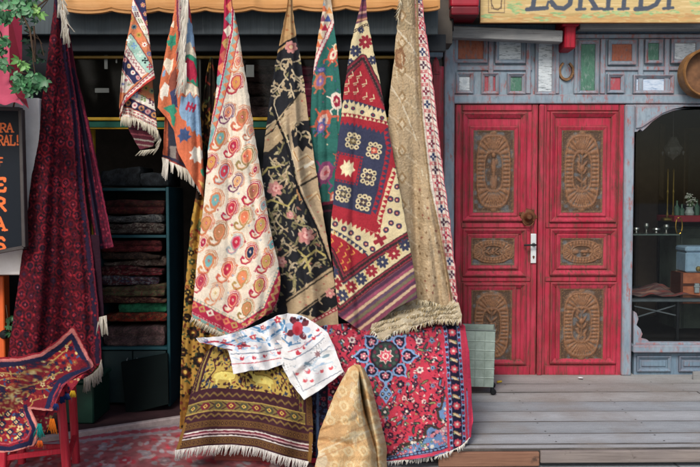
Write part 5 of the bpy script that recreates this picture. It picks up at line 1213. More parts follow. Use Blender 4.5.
def floor_rug():
    """worn faded red carpet lying on the pavement before the doorway"""
    W_, H_ = 190, 80
    cv = Cv(0, 0, W_, H_, '9c5c60')
    rr = random.Random(71)
    for x, y in scatter([(0, 0), (W_, 0), (W_, H_), (0, H_)], 700, 2.2, rr):
        cv.push(x, y, rr.uniform(0, 360)); c = rr.choice(['a8504e', '8f5a5c', '96888c', 'a9908e', '8a4a50', 'b0444e', 'a09498'])
        cv.poly([(-2.6, 0), (-1, -1.6), (2, -1), (2.8, .6), (.6, 1.8), (-1.4, 1.2)], c); cv.pop()
    for x, y in scatter([(10, 14), (W_ - 10, 14), (W_ - 10, H_), (10, H_)], 60, 9, rr): cv.flower(x, y, rr.uniform(2, 4), [rr.choice(['a03c48', '8d7478', '9a8e92']), 'b0a0a0'], 6)
    for x0 in (9, W_ - 9): cv.line([(x0, 6), (x0, H_)], 7, '8e8286'); dash(cv, [(x0, 6), (x0, H_)], 3, 'a0444e', 6, 3)
    cv.rect(0, 0, W_, 9, '96868a'); dash(cv, [(0, 4), (W_, 4)], 4, '9a4a54', 7, 3)
    cv.line([(3, 0), (3, H_)], 2, 'a33a48'); cv.soften(2)
    z = .016
    A, B, C_, D = (-1.95, 4.72), (-1.02, 5.26), (-.10, 4.10), (-1.78, 3.5)
    nu, nv = 240, 120
    s, t = np.meshgrid(np.linspace(0, 1, nu), np.linspace(0, 1, nv))
    x = (1 - t) * ((1 - s) * A[0] + s * (B[0] + .55)) + t * ((1 - s) * D[0] + s * (C_[0] + .2)); y = (1 - t) * ((1 - s) * A[1] + s * (B[1] + .10)) + t * ((1 - s) * D[1] + s * C_[1] - .4 * s)
    zz = z + .010 * np.maximum(vnoise(x, y, .22, 3), -.2) + .004
    c = cv.sample(s * W_, t * H_, .5, 5); c = c * (1 + .35 * vnoise(x, y, .3, 8)[..., None] + .25 * vnoise(x, y, .03, 9)[..., None])
    idx = np.arange(nu * nv).reshape(nv, nu); q = np.stack([idx[:-1, :-1], idx[1:, :-1], idx[1:, 1:], idx[:-1, 1:]], -1).reshape(-1, 4)
    return tag(mk('floor_carpet', np.stack([x, y, zz], -1).reshape(-1, 3), q, M['pile'], None, np.clip(c.reshape(-1, 3), 0, 1)), 'worn faded red carpet lying flat on the ground before the dark doorway', 'carpet')
# =================================================================== SETTING
def R_(x0, y0, x1, y1, Y):
    """rectangle as seen at depth Y -> X0, X1, Z0, Z1"""
    return at(x0, (y0 + y1) / 2, Y)[0], at(x1, (y0 + y1) / 2, Y)[0], Z_(y1, Y), Z_(y0, Y)
FY = 6.2
DECK = 0.10

def ground():
    m, nt, b = newmat('pale_stone_pavement')
    tc = N(nt, 'ShaderNodeTexCoord'); n1 = N(nt, 'ShaderNodeTexNoise', Scale=1.3, Detail=9.0, Roughness=.7); n2 = N(nt, 'ShaderNodeTexNoise', Scale=60.0, Detail=5.0)
    br = N(nt, 'ShaderNodeTexBrick', Scale=1.0); br.inputs['Color1'].default_value = L4('a9adb0'); br.inputs['Color2'].default_value = L4('9da1a4'); br.inputs['Mortar'].default_value = L4('6e7072')
    br.inputs['Mortar Size'].default_value = .008; br.inputs['Brick Width'].default_value = .9; br.inputs['Row Height'].default_value = .55
    for n in (n1, n2, br): nt.links.new(tc.outputs['Object'], n.inputs['Vector'])
    c = mixc(nt, 1, br.outputs[0], ramp(nt, n1.outputs[0], [(.3, (.75, .74, .72)), (.7, (1.1, 1.1, 1.1))]).outputs[0], 'MULTIPLY')
    c = mixc(nt, 1, c, ramp(nt, n2.outputs[0], [(.3, (.82, .82, .82)), (.7, (1.1, 1.1, 1.1))]).outputs[0], 'MULTIPLY')
    nt.links.new(c, b.inputs['Base Color']); b.inputs['Roughness'].default_value = .9
    bp = N(nt, 'ShaderNodeBump', Strength=.3, Distance=.004); nt.links.new(n2.outputs[0], bp.inputs['Height']); nt.links.new(bp.outputs[0], b.inputs['Normal'])
    S = 300
    tag(mk('pavement', [(-S, -S, 0), (S, -S, 0), (S, S, 0), (-S, S, 0)], [(0, 1, 2, 3)], m, None, None, False, (0, 0, 0)), kind='structure')
    # shop floor inside the doorway
    fl = m_plain('dark_red_interior_floor', '3a2124', 0.9, 0, .5, 9)
    V = [at_floor(60, 437, .03), at_floor(196, 416.5, .03)]
    a, c_ = V
    P = [(a[0] - 1.6, a[1] - .9), a[:2], c_[:2], (.5, 5.55), (.5, 9), (-3.6, 9), (-3.6, 4.6)]
    mb = MB(); n = len(P)
    mb.add([(x, y, .03) for x, y in P] + [(x, y, -.02) for x, y in P], [tuple(range(n))] + [(i, i + n, (i + 1) % n + n, (i + 1) % n) for i in range(n)])
    tag(mb.build('interior_floor', fl), kind='structure')
    mb = MB(); from mathutils import Vector
    A = Vector((a[0] - .4, a[1] - .26, .03)); B = Vector((c_[0] + .7, c_[1] + .40, .03))
    mb.beam(A, B, .05, .045, .006)
    tag(mb.build('threshold', m_plain('pale_worn_stone_edge', 'aa9c9a', .8, 0, .35, 20)), kind='structure')
def at_floor(px, py, z):
    a = (px - CX) / F; b = -(py - CY) / F
    d = (a, CT + b * ST, -ST + b * CT); t = (z - CAMZ) / d[2]
    return (d[0] * t, d[1] * t, z)

def deck():
    edges = [4.32, 4.395, 4.59, 4.84, 5.08, 5.33, 5.60, 5.86, 6.26]
    Xl, Xr = .50, 5.0
    Vs, Fs, Cs = [], [], []
    rr = random.Random(5); k = 0
    tones = ['b0b1b2', 'b0b3b6', 'acb1b5', 'b3b6b9', 'aeb4b9', 'b3b2b0', 'afaca9', 'b0aeaa']
    for i, (a, b_) in enumerate(zip(edges[:-1], edges[1:])):
        x = Xl; cuts = [Xl]
        if i in (2, 5): cuts.append(Xl + rr.uniform(1.4, 2.2))
        if i == 7: cuts.append(.98)
        cuts.append(Xr)
        for c0, c1 in zip(cuts[:-1], cuts[1:]):
            skew = .018; zt = DECK + rr.uniform(-.004, .003)
            n = max(int((c1 - c0) / .06), 4); xs = np.linspace(c0 + .003, c1 - .003, n)
            ph = rr.uniform(0, 50); e1 = .005 + .009 * np.abs(vnoise(xs, xs * 0 + ph, .16, 3)) * 2; e2 = .005 + .008 * np.abs(vnoise(xs, xs * 0 + ph + 9, .13, 4)) * 2
            ya = a + .003 + .004 * vnoise(xs, xs * 0 + ph, .3, 6); yb = b_ - .003 + .004 * vnoise(xs, xs * 0 + ph + 5, .3, 7); zz = zt + .004 * vnoise(xs, xs * 0 + ph, .7, 8)
            o_ = np.zeros(n); light = np.array(hx(tones[i])) * rr.uniform(.90, .98); gap_shade = np.array(hx('46423f'))  # dark weathered board edges, with the shade of the gaps painted into them
            rows = [(ya, zz - .03, gap_shade * .6), (ya, zz - .003, gap_shade), (ya + e1 * .35, zz, gap_shade * 1.15), (ya + e1, zz, light * .9), ((ya + yb) / 2, zz + .001, light), (yb - e2, zz, light * .93), (yb - e2 * .3, zz, gap_shade * 1.2), (yb, zz - .003, gap_shade), (yb, zz - .03, gap_shade * .6)]
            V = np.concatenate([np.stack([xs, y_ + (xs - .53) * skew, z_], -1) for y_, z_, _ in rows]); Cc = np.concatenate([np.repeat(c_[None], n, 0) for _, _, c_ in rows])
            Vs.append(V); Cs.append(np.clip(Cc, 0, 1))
            for r_ in range(len(rows) - 1):
                for q_ in range(n - 1): Fs.append((k + r_ * n + q_, k + r_ * n + q_ + 1, k + (r_ + 1) * n + q_ + 1, k + (r_ + 1) * n + q_))
            k += len(V)
            for xn in np.arange(c0 + .03, c1, .62):
                for yn in (a + .04, b_ - .04):
                    if b_ - a < .1: continue
                    xx, yy = xn + rr.uniform(-.01, .01), yn + (xn - .53) * skew + rr.uniform(-.006, .006)
                    V = np.array([(xx + .006 * cos(t), yy + .006 * sin(t), zt + .0022) for t in np.linspace(0, 2 * pi, 7)[:-1]])
                    Vs.append(V); Fs.append(tuple(range(k, k + 6))); k += 6; Cs.append(np.repeat(np.array([[.22, .2, .19]]), 6, 0))
    m, nt, b = newmat('weathered_deck_boards')
    at_ = N(nt, 'ShaderNodeAttribute', attribute_name='Col'); tc = N(nt, 'ShaderNodeTexCoord')
    mp = N(nt, 'ShaderNodeMapping'); mp.inputs['Scale'].default_value = (1.3, 16, 16); nt.links.new(tc.outputs['Object'], mp.inputs[0])
    g1 = N(nt, 'ShaderNodeTexNoise', Scale=7.0, Detail=9.0, Roughness=.7); nt.links.new(mp.outputs[0], g1.inputs['Vector'])
    g2 = N(nt, 'ShaderNodeTexNoise', Scale=1.8, Detail=7.0, Roughness=.65); nt.links.new(tc.outputs['Object'], g2.inputs['Vector'])
    g3 = N(nt, 'ShaderNodeTexNoise', Scale=26.0, Detail=4.0, Roughness=.6); nt.links.new(tc.outputs['Object'], g3.inputs['Vector'])
    c = mixc(nt, 1, at_.outputs[0], ramp(nt, g1.outputs[0], [(.25, (.62, .61, .60)), (.5, (.95, .95, .96)), (.75, (1.12, 1.12, 1.12))]).outputs[0], 'MULTIPLY')
    c = mixc(nt, ramp(nt, g2.outputs[0], [(.46, (0, 0, 0)), (.68, (.7, .7, .7))]).outputs[0], c, L4('857c74'))
    c = mixc(nt, ramp(nt, g3.outputs[0], [(.70, (0, 0, 0)), (.76, (.5, .5, .5))]).outputs[0], c, L4('c6cacc'))
    mp2 = N(nt, 'ShaderNodeMapping'); mp2.inputs['Scale'].default_value = (.35, 13, 13); nt.links.new(tc.outputs['Object'], mp2.inputs[0])
    g4 = N(nt, 'ShaderNodeTexNoise', Scale=5.0, Detail=12.0, Roughness=.8); nt.links.new(mp2.outputs[0], g4.inputs['Vector'])
    c = mixc(nt, ramp(nt, g4.outputs[0], [(.59, (0, 0, 0)), (.66, (.75, .75, .75))]).outputs[0], c, L4('4a4542'))
    g5 = N(nt, 'ShaderNodeTexNoise', Scale=140.0, Detail=3.0, Roughness=.6); nt.links.new(tc.outputs['Object'], g5.inputs['Vector'])
    c = mixc(nt, 1, c, ramp(nt, g5.outputs[0], [(.3, (.84, .83, .82)), (.7, (1.1, 1.1, 1.1))]).outputs[0], 'MULTIPLY')
    nt.links.new(c, b.inputs['Base Color']); b.inputs['Roughness'].default_value = .8
    bp = N(nt, 'ShaderNodeBump', Strength=.35, Distance=.004); nt.links.new(g1.outputs[0], bp.inputs['Height']); nt.links.new(bp.outputs[0], b.inputs['Normal'])
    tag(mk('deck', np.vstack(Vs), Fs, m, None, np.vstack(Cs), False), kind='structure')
    mb = MB()
    mb.box(Xl - .02, 1.03, 4.285, 4.312, .012, DECK - .008, .005, .018)
    tag(mb.build('deck_edge_board', m_paint('brown_raw_board', '7b5846', '5c4034', '93705a', .3, (6, 1, 1), 8, base2='84614d')), kind='structure')
    mb = MB(); mb.box(1.035, 5.0, 4.325, 4.352, .03, DECK - .002, .005, .018)
    tag(mb.build('deck_edge_board', m_paint('grey_brown_raw_board', '7d7470', '5d5450', '9a938d', .3, (6, 1, 1), 8, base2='857b75')), kind='structure')
    mb = MB(); mb.box(Xl, 5.0, 4.45, 6.3, 0, .055, 0); tag(mb.build('deck_underside', M['dark']), kind='structure')

def carved(x0, x1, z0, z1, yf, parent, seed=0):
    """relief panel: fluted oval around a vase figure, volutes at the ends"""
    w, h = x1 - x0, z1 - z0; nx = int(w / .0042); nz = int(h / .0042)
    land = w > h
    u, v = np.meshgrid(np.linspace(-1, 1, nx), np.linspace(-1, 1, nz))
    if land: A, B = v, u
    else: A, B = u, v
    asp = (max(w, h) / min(w, h))
    p = A / .80; q = B / .86
    e = 3.2 if not land else 2.4
    r = (np.abs(p) ** e + np.abs(q) ** e) ** (1 / e)
    th = np.arctan2(q * asp, p)
    # arc-like parameter for flutes
    nfl = 14 if not land else 10
    qe = np.clip(np.abs(q) - .45, 0, 2); ta = np.arctan2(np.abs(p), qe + 1e-6)
    par = np.where(np.abs(q) < .45, np.abs(q) * nfl * .62, .45 * nfl * .62 + (pi / 2 - ta) * nfl * .30)
    fl = np.abs(np.sin(par * pi))
    ring = np.clip(1 - np.abs(r - .79) / .23, 0, 1) ** .5
    H = .013 * ring * (.25 + .75 * fl)
    H += .008 * np.exp(-((r - 1.02) / .05) ** 2) + .008 * np.exp(-((r - .55) / .045) ** 2)
    rr = random.Random(seed)
    def blob(cx, cy, rx, ry, hgt, pw=1.0):
        return hgt * np.clip(1 - ((A - cx) / rx) ** 2 - ((B - cy) / ry) ** 2, 0, 1) ** .5
    def volute(cx, cy, R0, sgn):
        dx = (A - cx); dy = (B - cy) * asp; d = np.hypot(dx, dy); t = np.arctan2(dy, dx * sgn)
        return .011 * (np.cos(d / R0 * 9 - t) * .5 + .5) * np.clip(1.15 - d / R0, 0, 1) ** .4 * (d < R0 * 1.1)
    for sy in (-1, 1):
        for sx in (-1, 1): H = np.maximum(H, volute(sx * .30, sy * .76, .30, sx))
        H = np.maximum(H, blob(0, sy * .60, .26, .08, .009))
        H = np.maximum(H, blob(0, sy * .93, .18, .05, .008))
    if seed % 3 == 0:
        H = np.maximum(H, blob(0, .12, .13, .2, .010)); H = np.maximum(H, blob(0, .40, .10, .07, .011)); H = np.maximum(H, blob(0, -.28, .19, .2, .009))
    else:
        def leafr(cx, cy, ang, ln, wd, hg):
            ca, sa = cos(ang), sin(ang); dx, dy = (A - cx), (B - cy) * asp * .9
            uu, ww = dx * ca + dy * sa, -dx * sa + dy * ca
            m_ = np.clip(1 - (uu / ln) ** 2 - (ww / wd) ** 2, 0, 1) ** .6
            return hg * m_ * (.7 + .3 * np.clip(np.abs(ww) / .02, 0, 1))
        H = np.maximum(H, .006 * np.exp(-(A / .035) ** 2) * (np.abs(B) < .46))
        for k, yy in enumerate(np.linspace(-.40, .38, 5)):
            for sx in (-1, 1): H = np.maximum(H, leafr(sx * .15, yy + rr.uniform(-.02, .02), (pi / 2 - sx * rr.uniform(.5, .9)), .17 + .03 * (k % 2), .06, .010))
        H = np.maximum(H, blob(0, rr.uniform(.0, .1), .13, .085, .012)); H = np.maximum(H, blob(0, .46, .09, .06, .011))
    for k in range(4): H = np.maximum(H, blob(rr.uniform(-.22, .22), rr.uniform(-.45, .45), .08, .09, .008))
    edge = np.minimum(np.minimum(u + 1, 1 - u) * w, np.minimum(v + 1, 1 - v) * h) / 2
    H = H * np.clip(edge / .012, 0, 1) + .004 * (edge < .012)
    X = x0 + (u + 1) / 2 * w; Zc = z0 + (v + 1) / 2 * h
    n = vnoise(X, Zc, .035, 5 + seed); n2 = vnoise(X, Zc, .006, 6 + seed)
    Yv = yf - H + .0008 * n2
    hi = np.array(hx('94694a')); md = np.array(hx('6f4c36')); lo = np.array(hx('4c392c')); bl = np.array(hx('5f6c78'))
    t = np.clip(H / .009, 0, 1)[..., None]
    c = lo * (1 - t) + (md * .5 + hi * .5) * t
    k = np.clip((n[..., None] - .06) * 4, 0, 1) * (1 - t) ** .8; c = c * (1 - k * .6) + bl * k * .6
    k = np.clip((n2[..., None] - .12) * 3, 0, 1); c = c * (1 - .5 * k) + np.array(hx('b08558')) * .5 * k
    idx = np.arange(nx * nz).reshape(nz, nx); qd = np.stack([idx[:-1, :-1], idx[:-1, 1:], idx[1:, 1:], idx[1:, :-1]], -1).reshape(-1, 4)
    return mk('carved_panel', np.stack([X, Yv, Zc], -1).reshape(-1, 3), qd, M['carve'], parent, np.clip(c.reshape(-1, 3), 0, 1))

def antique_front():
    root = empty('antique_shop_front', (1.6, FY, 0), 'weathered grey blue wooden shop front with double red door and small coloured frieze panels', 'shop front')
    # wall behind everything, left and right of the openings
    mb = MB()
    for r in [(449, 34, 770, 104)]:
        x0, x1, z0, z1 = R_(*r, FY); mb.box(x0, x1, FY, FY + .10, z0, z1, .003)
    mb.build('frieze_board', M['blue'], root)
    mb = MB(); x0, x1, z0, z1 = R_(449, -90, 770, 34, FY); mb.box(x0, x1, FY + .004, FY + .1, z0 + .002, z1, .003); mb.build('upper_wall', M['bluedk'], root)
    # rails and stiles
    mb = MB()
    for (a, b, c, d) in [(452, 94.5, 770, 103.5), (452, 34, 770, 38)]:
        x0, x1, z0, z1 = R_(a, b, c, d, FY - .03); mb.box(x0, x1, FY - .03, FY - .002, z0, z1, .004)
    x0, x1, z0, z1 = R_(452, 65.5, 532, 70.5, FY - .015); mb.box(x0, x1, FY - .016, FY - .001, z0, z1, .004)
    x0, x1, z0, z1 = R_(603, 66.5, 690, 70.5, FY - .015); mb.box(x0, x1, FY - .016, FY - .001, z0, z1, .004)
    for px in (455, 491, 528.5, 557, 577, 603, 641, 667):
        x0, x1, z0, z1 = R_(px - 2.5, 38.6, px + 2.5, 93.8, FY - .02); mb.box(x0, x1, FY - .021, FY - .001, z0, z1, .004)
    mb.build('frieze_rail', M['blue'], root)
    for i, (a, b, c, d, w, col, st) in enumerate([(458, 38.8, 484, 59.5, 3.5, 'b0603f', 'rust'), (499, 40, 522, 60, 3.5, 'cfd4d6', 'marble'), (538.5, 42, 553, 92, 3, 'd4d8d8', 'marble'), (581, 43, 596, 91, 3, '3e7a55', 'green'), (612, 43, 633, 61.5, 3.5, 'c2683c', 'rust'),
                                            (648.5, 42, 660, 60.5, 3, '2f5a48', 'green'), (675, 42, 697, 60, 3.5, 'd2d6d8', 'marble'), (459, 75.5, 470.5, 91, 3, 'b4bcc0', 'marble'), (484.5, 75.5, 496, 91.5, 3, 'b5404a', 'red'),
                                            (510.5, 76, 522.5, 91.5, 3, '3e6f56', 'green'), (610.5, 76.5, 621.5, 90.5, 3, 'b03a48', 'red'), (636.5, 77.5, 671, 91, 3, 'c8d4e2', 'blue')]):
        mb = MB(); x0, x1, z0, z1 = R_(a - w, b - w * .9, c + w, d + w * .9, FY - .03)
        ww = w / F * FY
        mb.frame(x0, x1, z0, z1, ww * 1.1, FY - .034 - .0005 * i, FY - .001, .018); p = mb.build('frieze_panel', M['blue'], root)
        key = 'inset_' + st
        if key not in M:
            spec = dict(rust=('9a5a44', '74402f', '6a6264'), marble=('c2c9cc', '99a3aa', '3d444a'), green=('4a7360', '3c5c50', '7a8a84'), red=('a04a52', '84404a', '7a7478'), blue=('bcc8d6', '8fa8c4', '6a86a8'))[st]
            M[key] = m_paint('worn_inset_' + st, *spec, .5, (2.4, 1, 1) if st in ('blue', 'marble') else (1, 1, 1.6), 20, base2=spec[0], chip2=spec[1])
        mb = MB(); mb.box(x0 + ww * 1.05, x1 - ww * 1.05, FY - .013, FY - .0015, z0 + ww * 1.05, z1 - ww * 1.05, .004); mb.build('inset', M[key], p)
    # posts
    for (a, c, y0, y1, yf) in [(443.5, 454.2, 24, 380, FY - .06), (623.6, 633.2, 104.5, 376, FY - .05)]:
        x0, x1, z0, z1 = R_(a, y0, c, y1, yf); mb = MB(); mb.box(x0, x1, yf, FY + .02, max(z0, DECK - .002), z1, .008); mb.build('post', M['blue'], root)
    mb = MB(); x0, x1, z0, z1 = R_(427, 47, 443, 57, 6.05); mb.box(x0, x1, 6.05, 6.15, z0, z1, .006); mb.build('cross_bar', M['bluedk'], root)
    mb = MB(); x0, x1, z0, z1 = R_(452.3, 24, 563.5, 35.5, 6.0)
    mb.beam((x0, 6.06, z1 - .052), (x1, 6.06, z1 - .088), .088, .09, .006); mb.build('cornice', M['greywood'], root)
    mb = MB(); x0, x1, z0, z1 = R_(580, 23, 770, 29, 6.05); mb.box(x0, x1, 6.05, 6.15, z0, z1, .006); mb.build('cornice', M['greywood'], root)
    mb = MB(); x0, x1, z0, z1 = R_(565, 22, 576, 48.5, 6.0); mb.box(x0, x1, 6.0, 6.19, z0, z1, .01); x0, x1, z0, z1 = R_(562, 18, 579.5, 26, 5.99); mb.box(x0, x1, 5.985, 6.19, z0, z1, .008); mb.build('bracket', M['reddk'], root)
    # doors
    yd = FY - .005
    xs = R_(454.5, 104, 537.2, 376, yd), R_(538.6, 104, 623.4, 376, yd)
    carv = [[(473, 130.5, 513.5, 212.5), (471, 238, 514, 265), (471, 290, 511.5, 361)], [(561, 130.5, 602, 212.5), (560, 238, 602.5, 265), (559.5, 288.5, 602.5, 360)]]
    mould = [[(462.5, 113, 525.5, 221), (462.5, 229, 525.5, 276), (462.5, 283, 525.5, 364)], [(549.5, 112, 615.5, 222), (549.5, 229, 615.5, 275), (549.5, 282, 615.5, 363)]]
    for k in range(2):
        x0, x1, z0, z1 = xs[k]; mb = MB()
        z0 = DECK - .02
        mb.box(x0, x1, yd, yd + .05, z0, z1, .005)
        # stile and rail boards standing a little proud
        for (a, b) in ((x0 + .004, x0 + .05), (x1 - .05, x1 - .004)): mb.box(a, b, yd - .012, yd - .001, z0 + .012, z1 - .006, .004)
        for (a, b) in ((104.6, 110.8), (222.8, 227.6), (277.0, 281.2)):
            zz0, zz1 = Z_(b, yd), Z_(a, yd); mb.box(x0 + .053, x1 - .053, yd - .010, yd - .001, zz0, zz1, .003)
        zz0, zz1 = Z_(376, yd), Z_(365.2, yd); mb.box(x0 + .053, x1 - .053, yd - .014, yd - .001, z0 + .016, zz1, .004)
        for j, (a, b, c, d) in enumerate(mould[k]):
            X0, X1, Z0, Z1 = R_(a, b, c, d, yd); mb.frame(X0, X1, Z0, Z1, 5.2 / F * FY, yd - .030, yd - .0005, .022)
            a2, b2, c2, d2 = carv[k][j]
            X0, X1, Z0, Z1 = R_(a2 - 4, b2 - 4, c2 + 4, d2 + 4, yd); mb.frame(X0, X1, Z0, Z1, 4.0 / F * FY, yd - .020, yd - .0006, .008)
        if k == 1: mb.box(x0 - .012, x0 + .030, yd - .032, yd - .014, z0 + .016, z1 - .008, .008)
        leaf = mb.build('door_leaf', M['red'], root)
        for j, (a, b, c, d) in enumerate(carv[k]):
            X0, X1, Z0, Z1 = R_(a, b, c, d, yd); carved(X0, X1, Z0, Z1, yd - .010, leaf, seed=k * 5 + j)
        if k == 0:
            # rusty old rim lock with pull ring, modern lever handle
            mb = MB(); cx, _, cz = at(528, 217, yd - .02)
            mb.lathe([(.0, .060), (.016, .060), (.020, .055), (.034, .022), (.040, .016), (.058, .010), (.062, .0)], (cx, yd - .014, cz), 'y', 20)
            ring = [(cx + .045 * cos(a), yd - .03 - .012 * abs(sin(a)), cz - .018 + .05 * sin(a)) for a in np.linspace(pi * .95, 2.05 * pi, 16)]
            mb.tube(ring, .005, 6); 
            for a in range(7): t = a * .9; mb.box(cx + .062 * cos(t) - .012, cx + .062 * cos(t) + .012, yd - .016, yd - .011, cz + .058 * sin(t) - .012, cz + .058 * sin(t) + .012, .004)
            mb.build('lock', M['iron'], leaf)
            mb = MB(); X0, X1, Z0, Z1 = R_(530, 233.5, 535.6, 263, yd); mb.box(X0, X1, yd - .026, yd - .0125, Z0, Z1, .008, 0, 2)
            mb.build('lock_plate', m_plain('white_enamel_plate', 'd4d8d8', .35, .2, .08), leaf)
            mb = MB(); x, _, z = at(532.8, 244.5, yd); mb.tube([(x, yd - .02, z), (x, yd - .065, z)], .009, 8); mb.tube([(x + .012, yd - .066, z), (x - .02, yd - .068, z), (x - .082, yd - .064, z - .002)], .0075, 8); mb.lathe([(.014, .012), (.014, 0)], (x, yd - .025, z), 'y', 12); mb.build('handle', M['black'], leaf)
            mb = MB(); x, _, z = at(532.8, 256.5, yd); mb.lathe([(0, .006), (.008, .006), (.008, 0)], (x, yd - .026, z), 'y', 12); mb.box(x - .004, x + .004, yd - .031, yd - .024, z - .016, z, .002); mb.build('keyhole', M['iron'], leaf)
    # display window
    yw = FY - .02
    P = lambda pts, Y: [(at(x, y, Y)[0], at(x, y, Y)[2]) for x, y in pts]
    mb = MB()
    arch = [(633.6, 104.5), (770, 104.5), (770, 108)] + [(740, 107), (720, 106.5), (700, 107), (686, 108.2), (673, 110.8), (662, 115), (652.5, 121.5), (646, 128), (642.5, 131), (640, 129), (637.5, 131.5), (633.6, 132)]
    mb.prism(P(arch, yw), yw, yw + .04)
    arch2 = [(x, y + 2.6 if y > 105 else y) for x, y in arch[:2]] + [(x - 0, y - 1.4) for x, y in arch[2:-1]]
    mb.prism(P([(636.4, 106.4), (760, 106.4)] + [(x + 1, y - 2.2) for x, y in arch[5:10]] + [(642, 127), (636.4, 128)], yw - .02), yw - .014, yw - .001)
    fr = mb.build('window_frame', M['blue'], root)
    mb = MB()
    low = [(633.6, 311), (636.5, 313), (638.5, 319), (636.5, 325), (640.5, 329), (642.5, 334), (641, 338), (647, 339.5), (651, 343), (658, 345), (658, 347), (633.6, 347)]
    mb.prism(P(low, yw), yw, yw + .03); mb.build('scroll_bracket', M['blue'], root)
    mb = MB(); x0, x1, z0, z1 = R_(633.6, 345.5, 770, 353, FY - .07); mb.box(x0, x1, FY - .07, FY + .06, z0, z1, .008); x0, x1, z0, z1 = R_(636, 342.5, 770, 345.5, FY - .03); mb.box(x0, x1, FY - .03, FY + .03, z0 + .002, z1, .004); mb.build('window_sill', M['blue'], root)
    mb = MB(); x0, x1, z0, z1 = R_(633.6, 353, 770, 378, FY); mb.box(x0, x1, FY - .004, FY + .05, DECK - .01, z1 + .001, .003)
    for (a, c) in ((637, 671), (679, 745)):
        x0, x1, z0, z1 = R_(a, 356, c, 371.5, FY - .02); ww = 3 / F * FY; mb.frame(x0, x1, z0, z1, ww, FY - .03, FY - .005, .016)
        mb.box(x0 + ww * 1.6, x1 - ww * 1.6, FY - .016, FY - .0055, z0 + ww * 1.6, z1 - ww * 1.6, .006)
    mb.build('base_panel', M['bluedk'], root)
    x0, x1, z0, z1 = R_(634.5, 105.5, 765, 344, FY + .025)
    mk('window_pane', [(x0, FY + .025, z0), (x1, FY + .025, z0), (x1, FY + .025, z1), (x0, FY + .025, z1)], [(0, 1, 2, 3)], M['glass'], root, None, False)
    x0, x1, z0, z1 = R_(758, 104.5, 771, 376, yw); mb = MB(); mb.box(x0, x1, yw - .03, FY + .05, DECK - .002, z1, .008); mb.build('post', M['blue'], root)
    x0, x1, z0, z1 = R_(771, -90, 1100, 380, FY); mb = MB(); mb.box(x0 + .002, x1, FY + .004, FY + .1, DECK - .01, z1, .003); mb.build('side_wall', M['bluedk'], root)
    # dark room behind the window and door
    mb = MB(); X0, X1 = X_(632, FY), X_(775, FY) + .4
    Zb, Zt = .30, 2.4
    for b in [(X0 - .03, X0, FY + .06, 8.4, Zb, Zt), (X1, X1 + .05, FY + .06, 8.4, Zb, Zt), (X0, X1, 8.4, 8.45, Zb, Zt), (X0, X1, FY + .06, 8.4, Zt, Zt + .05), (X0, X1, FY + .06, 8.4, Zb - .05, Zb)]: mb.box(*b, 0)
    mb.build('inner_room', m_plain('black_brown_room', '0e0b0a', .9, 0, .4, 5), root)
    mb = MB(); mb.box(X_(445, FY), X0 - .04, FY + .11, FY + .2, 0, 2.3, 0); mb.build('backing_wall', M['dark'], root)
    return root

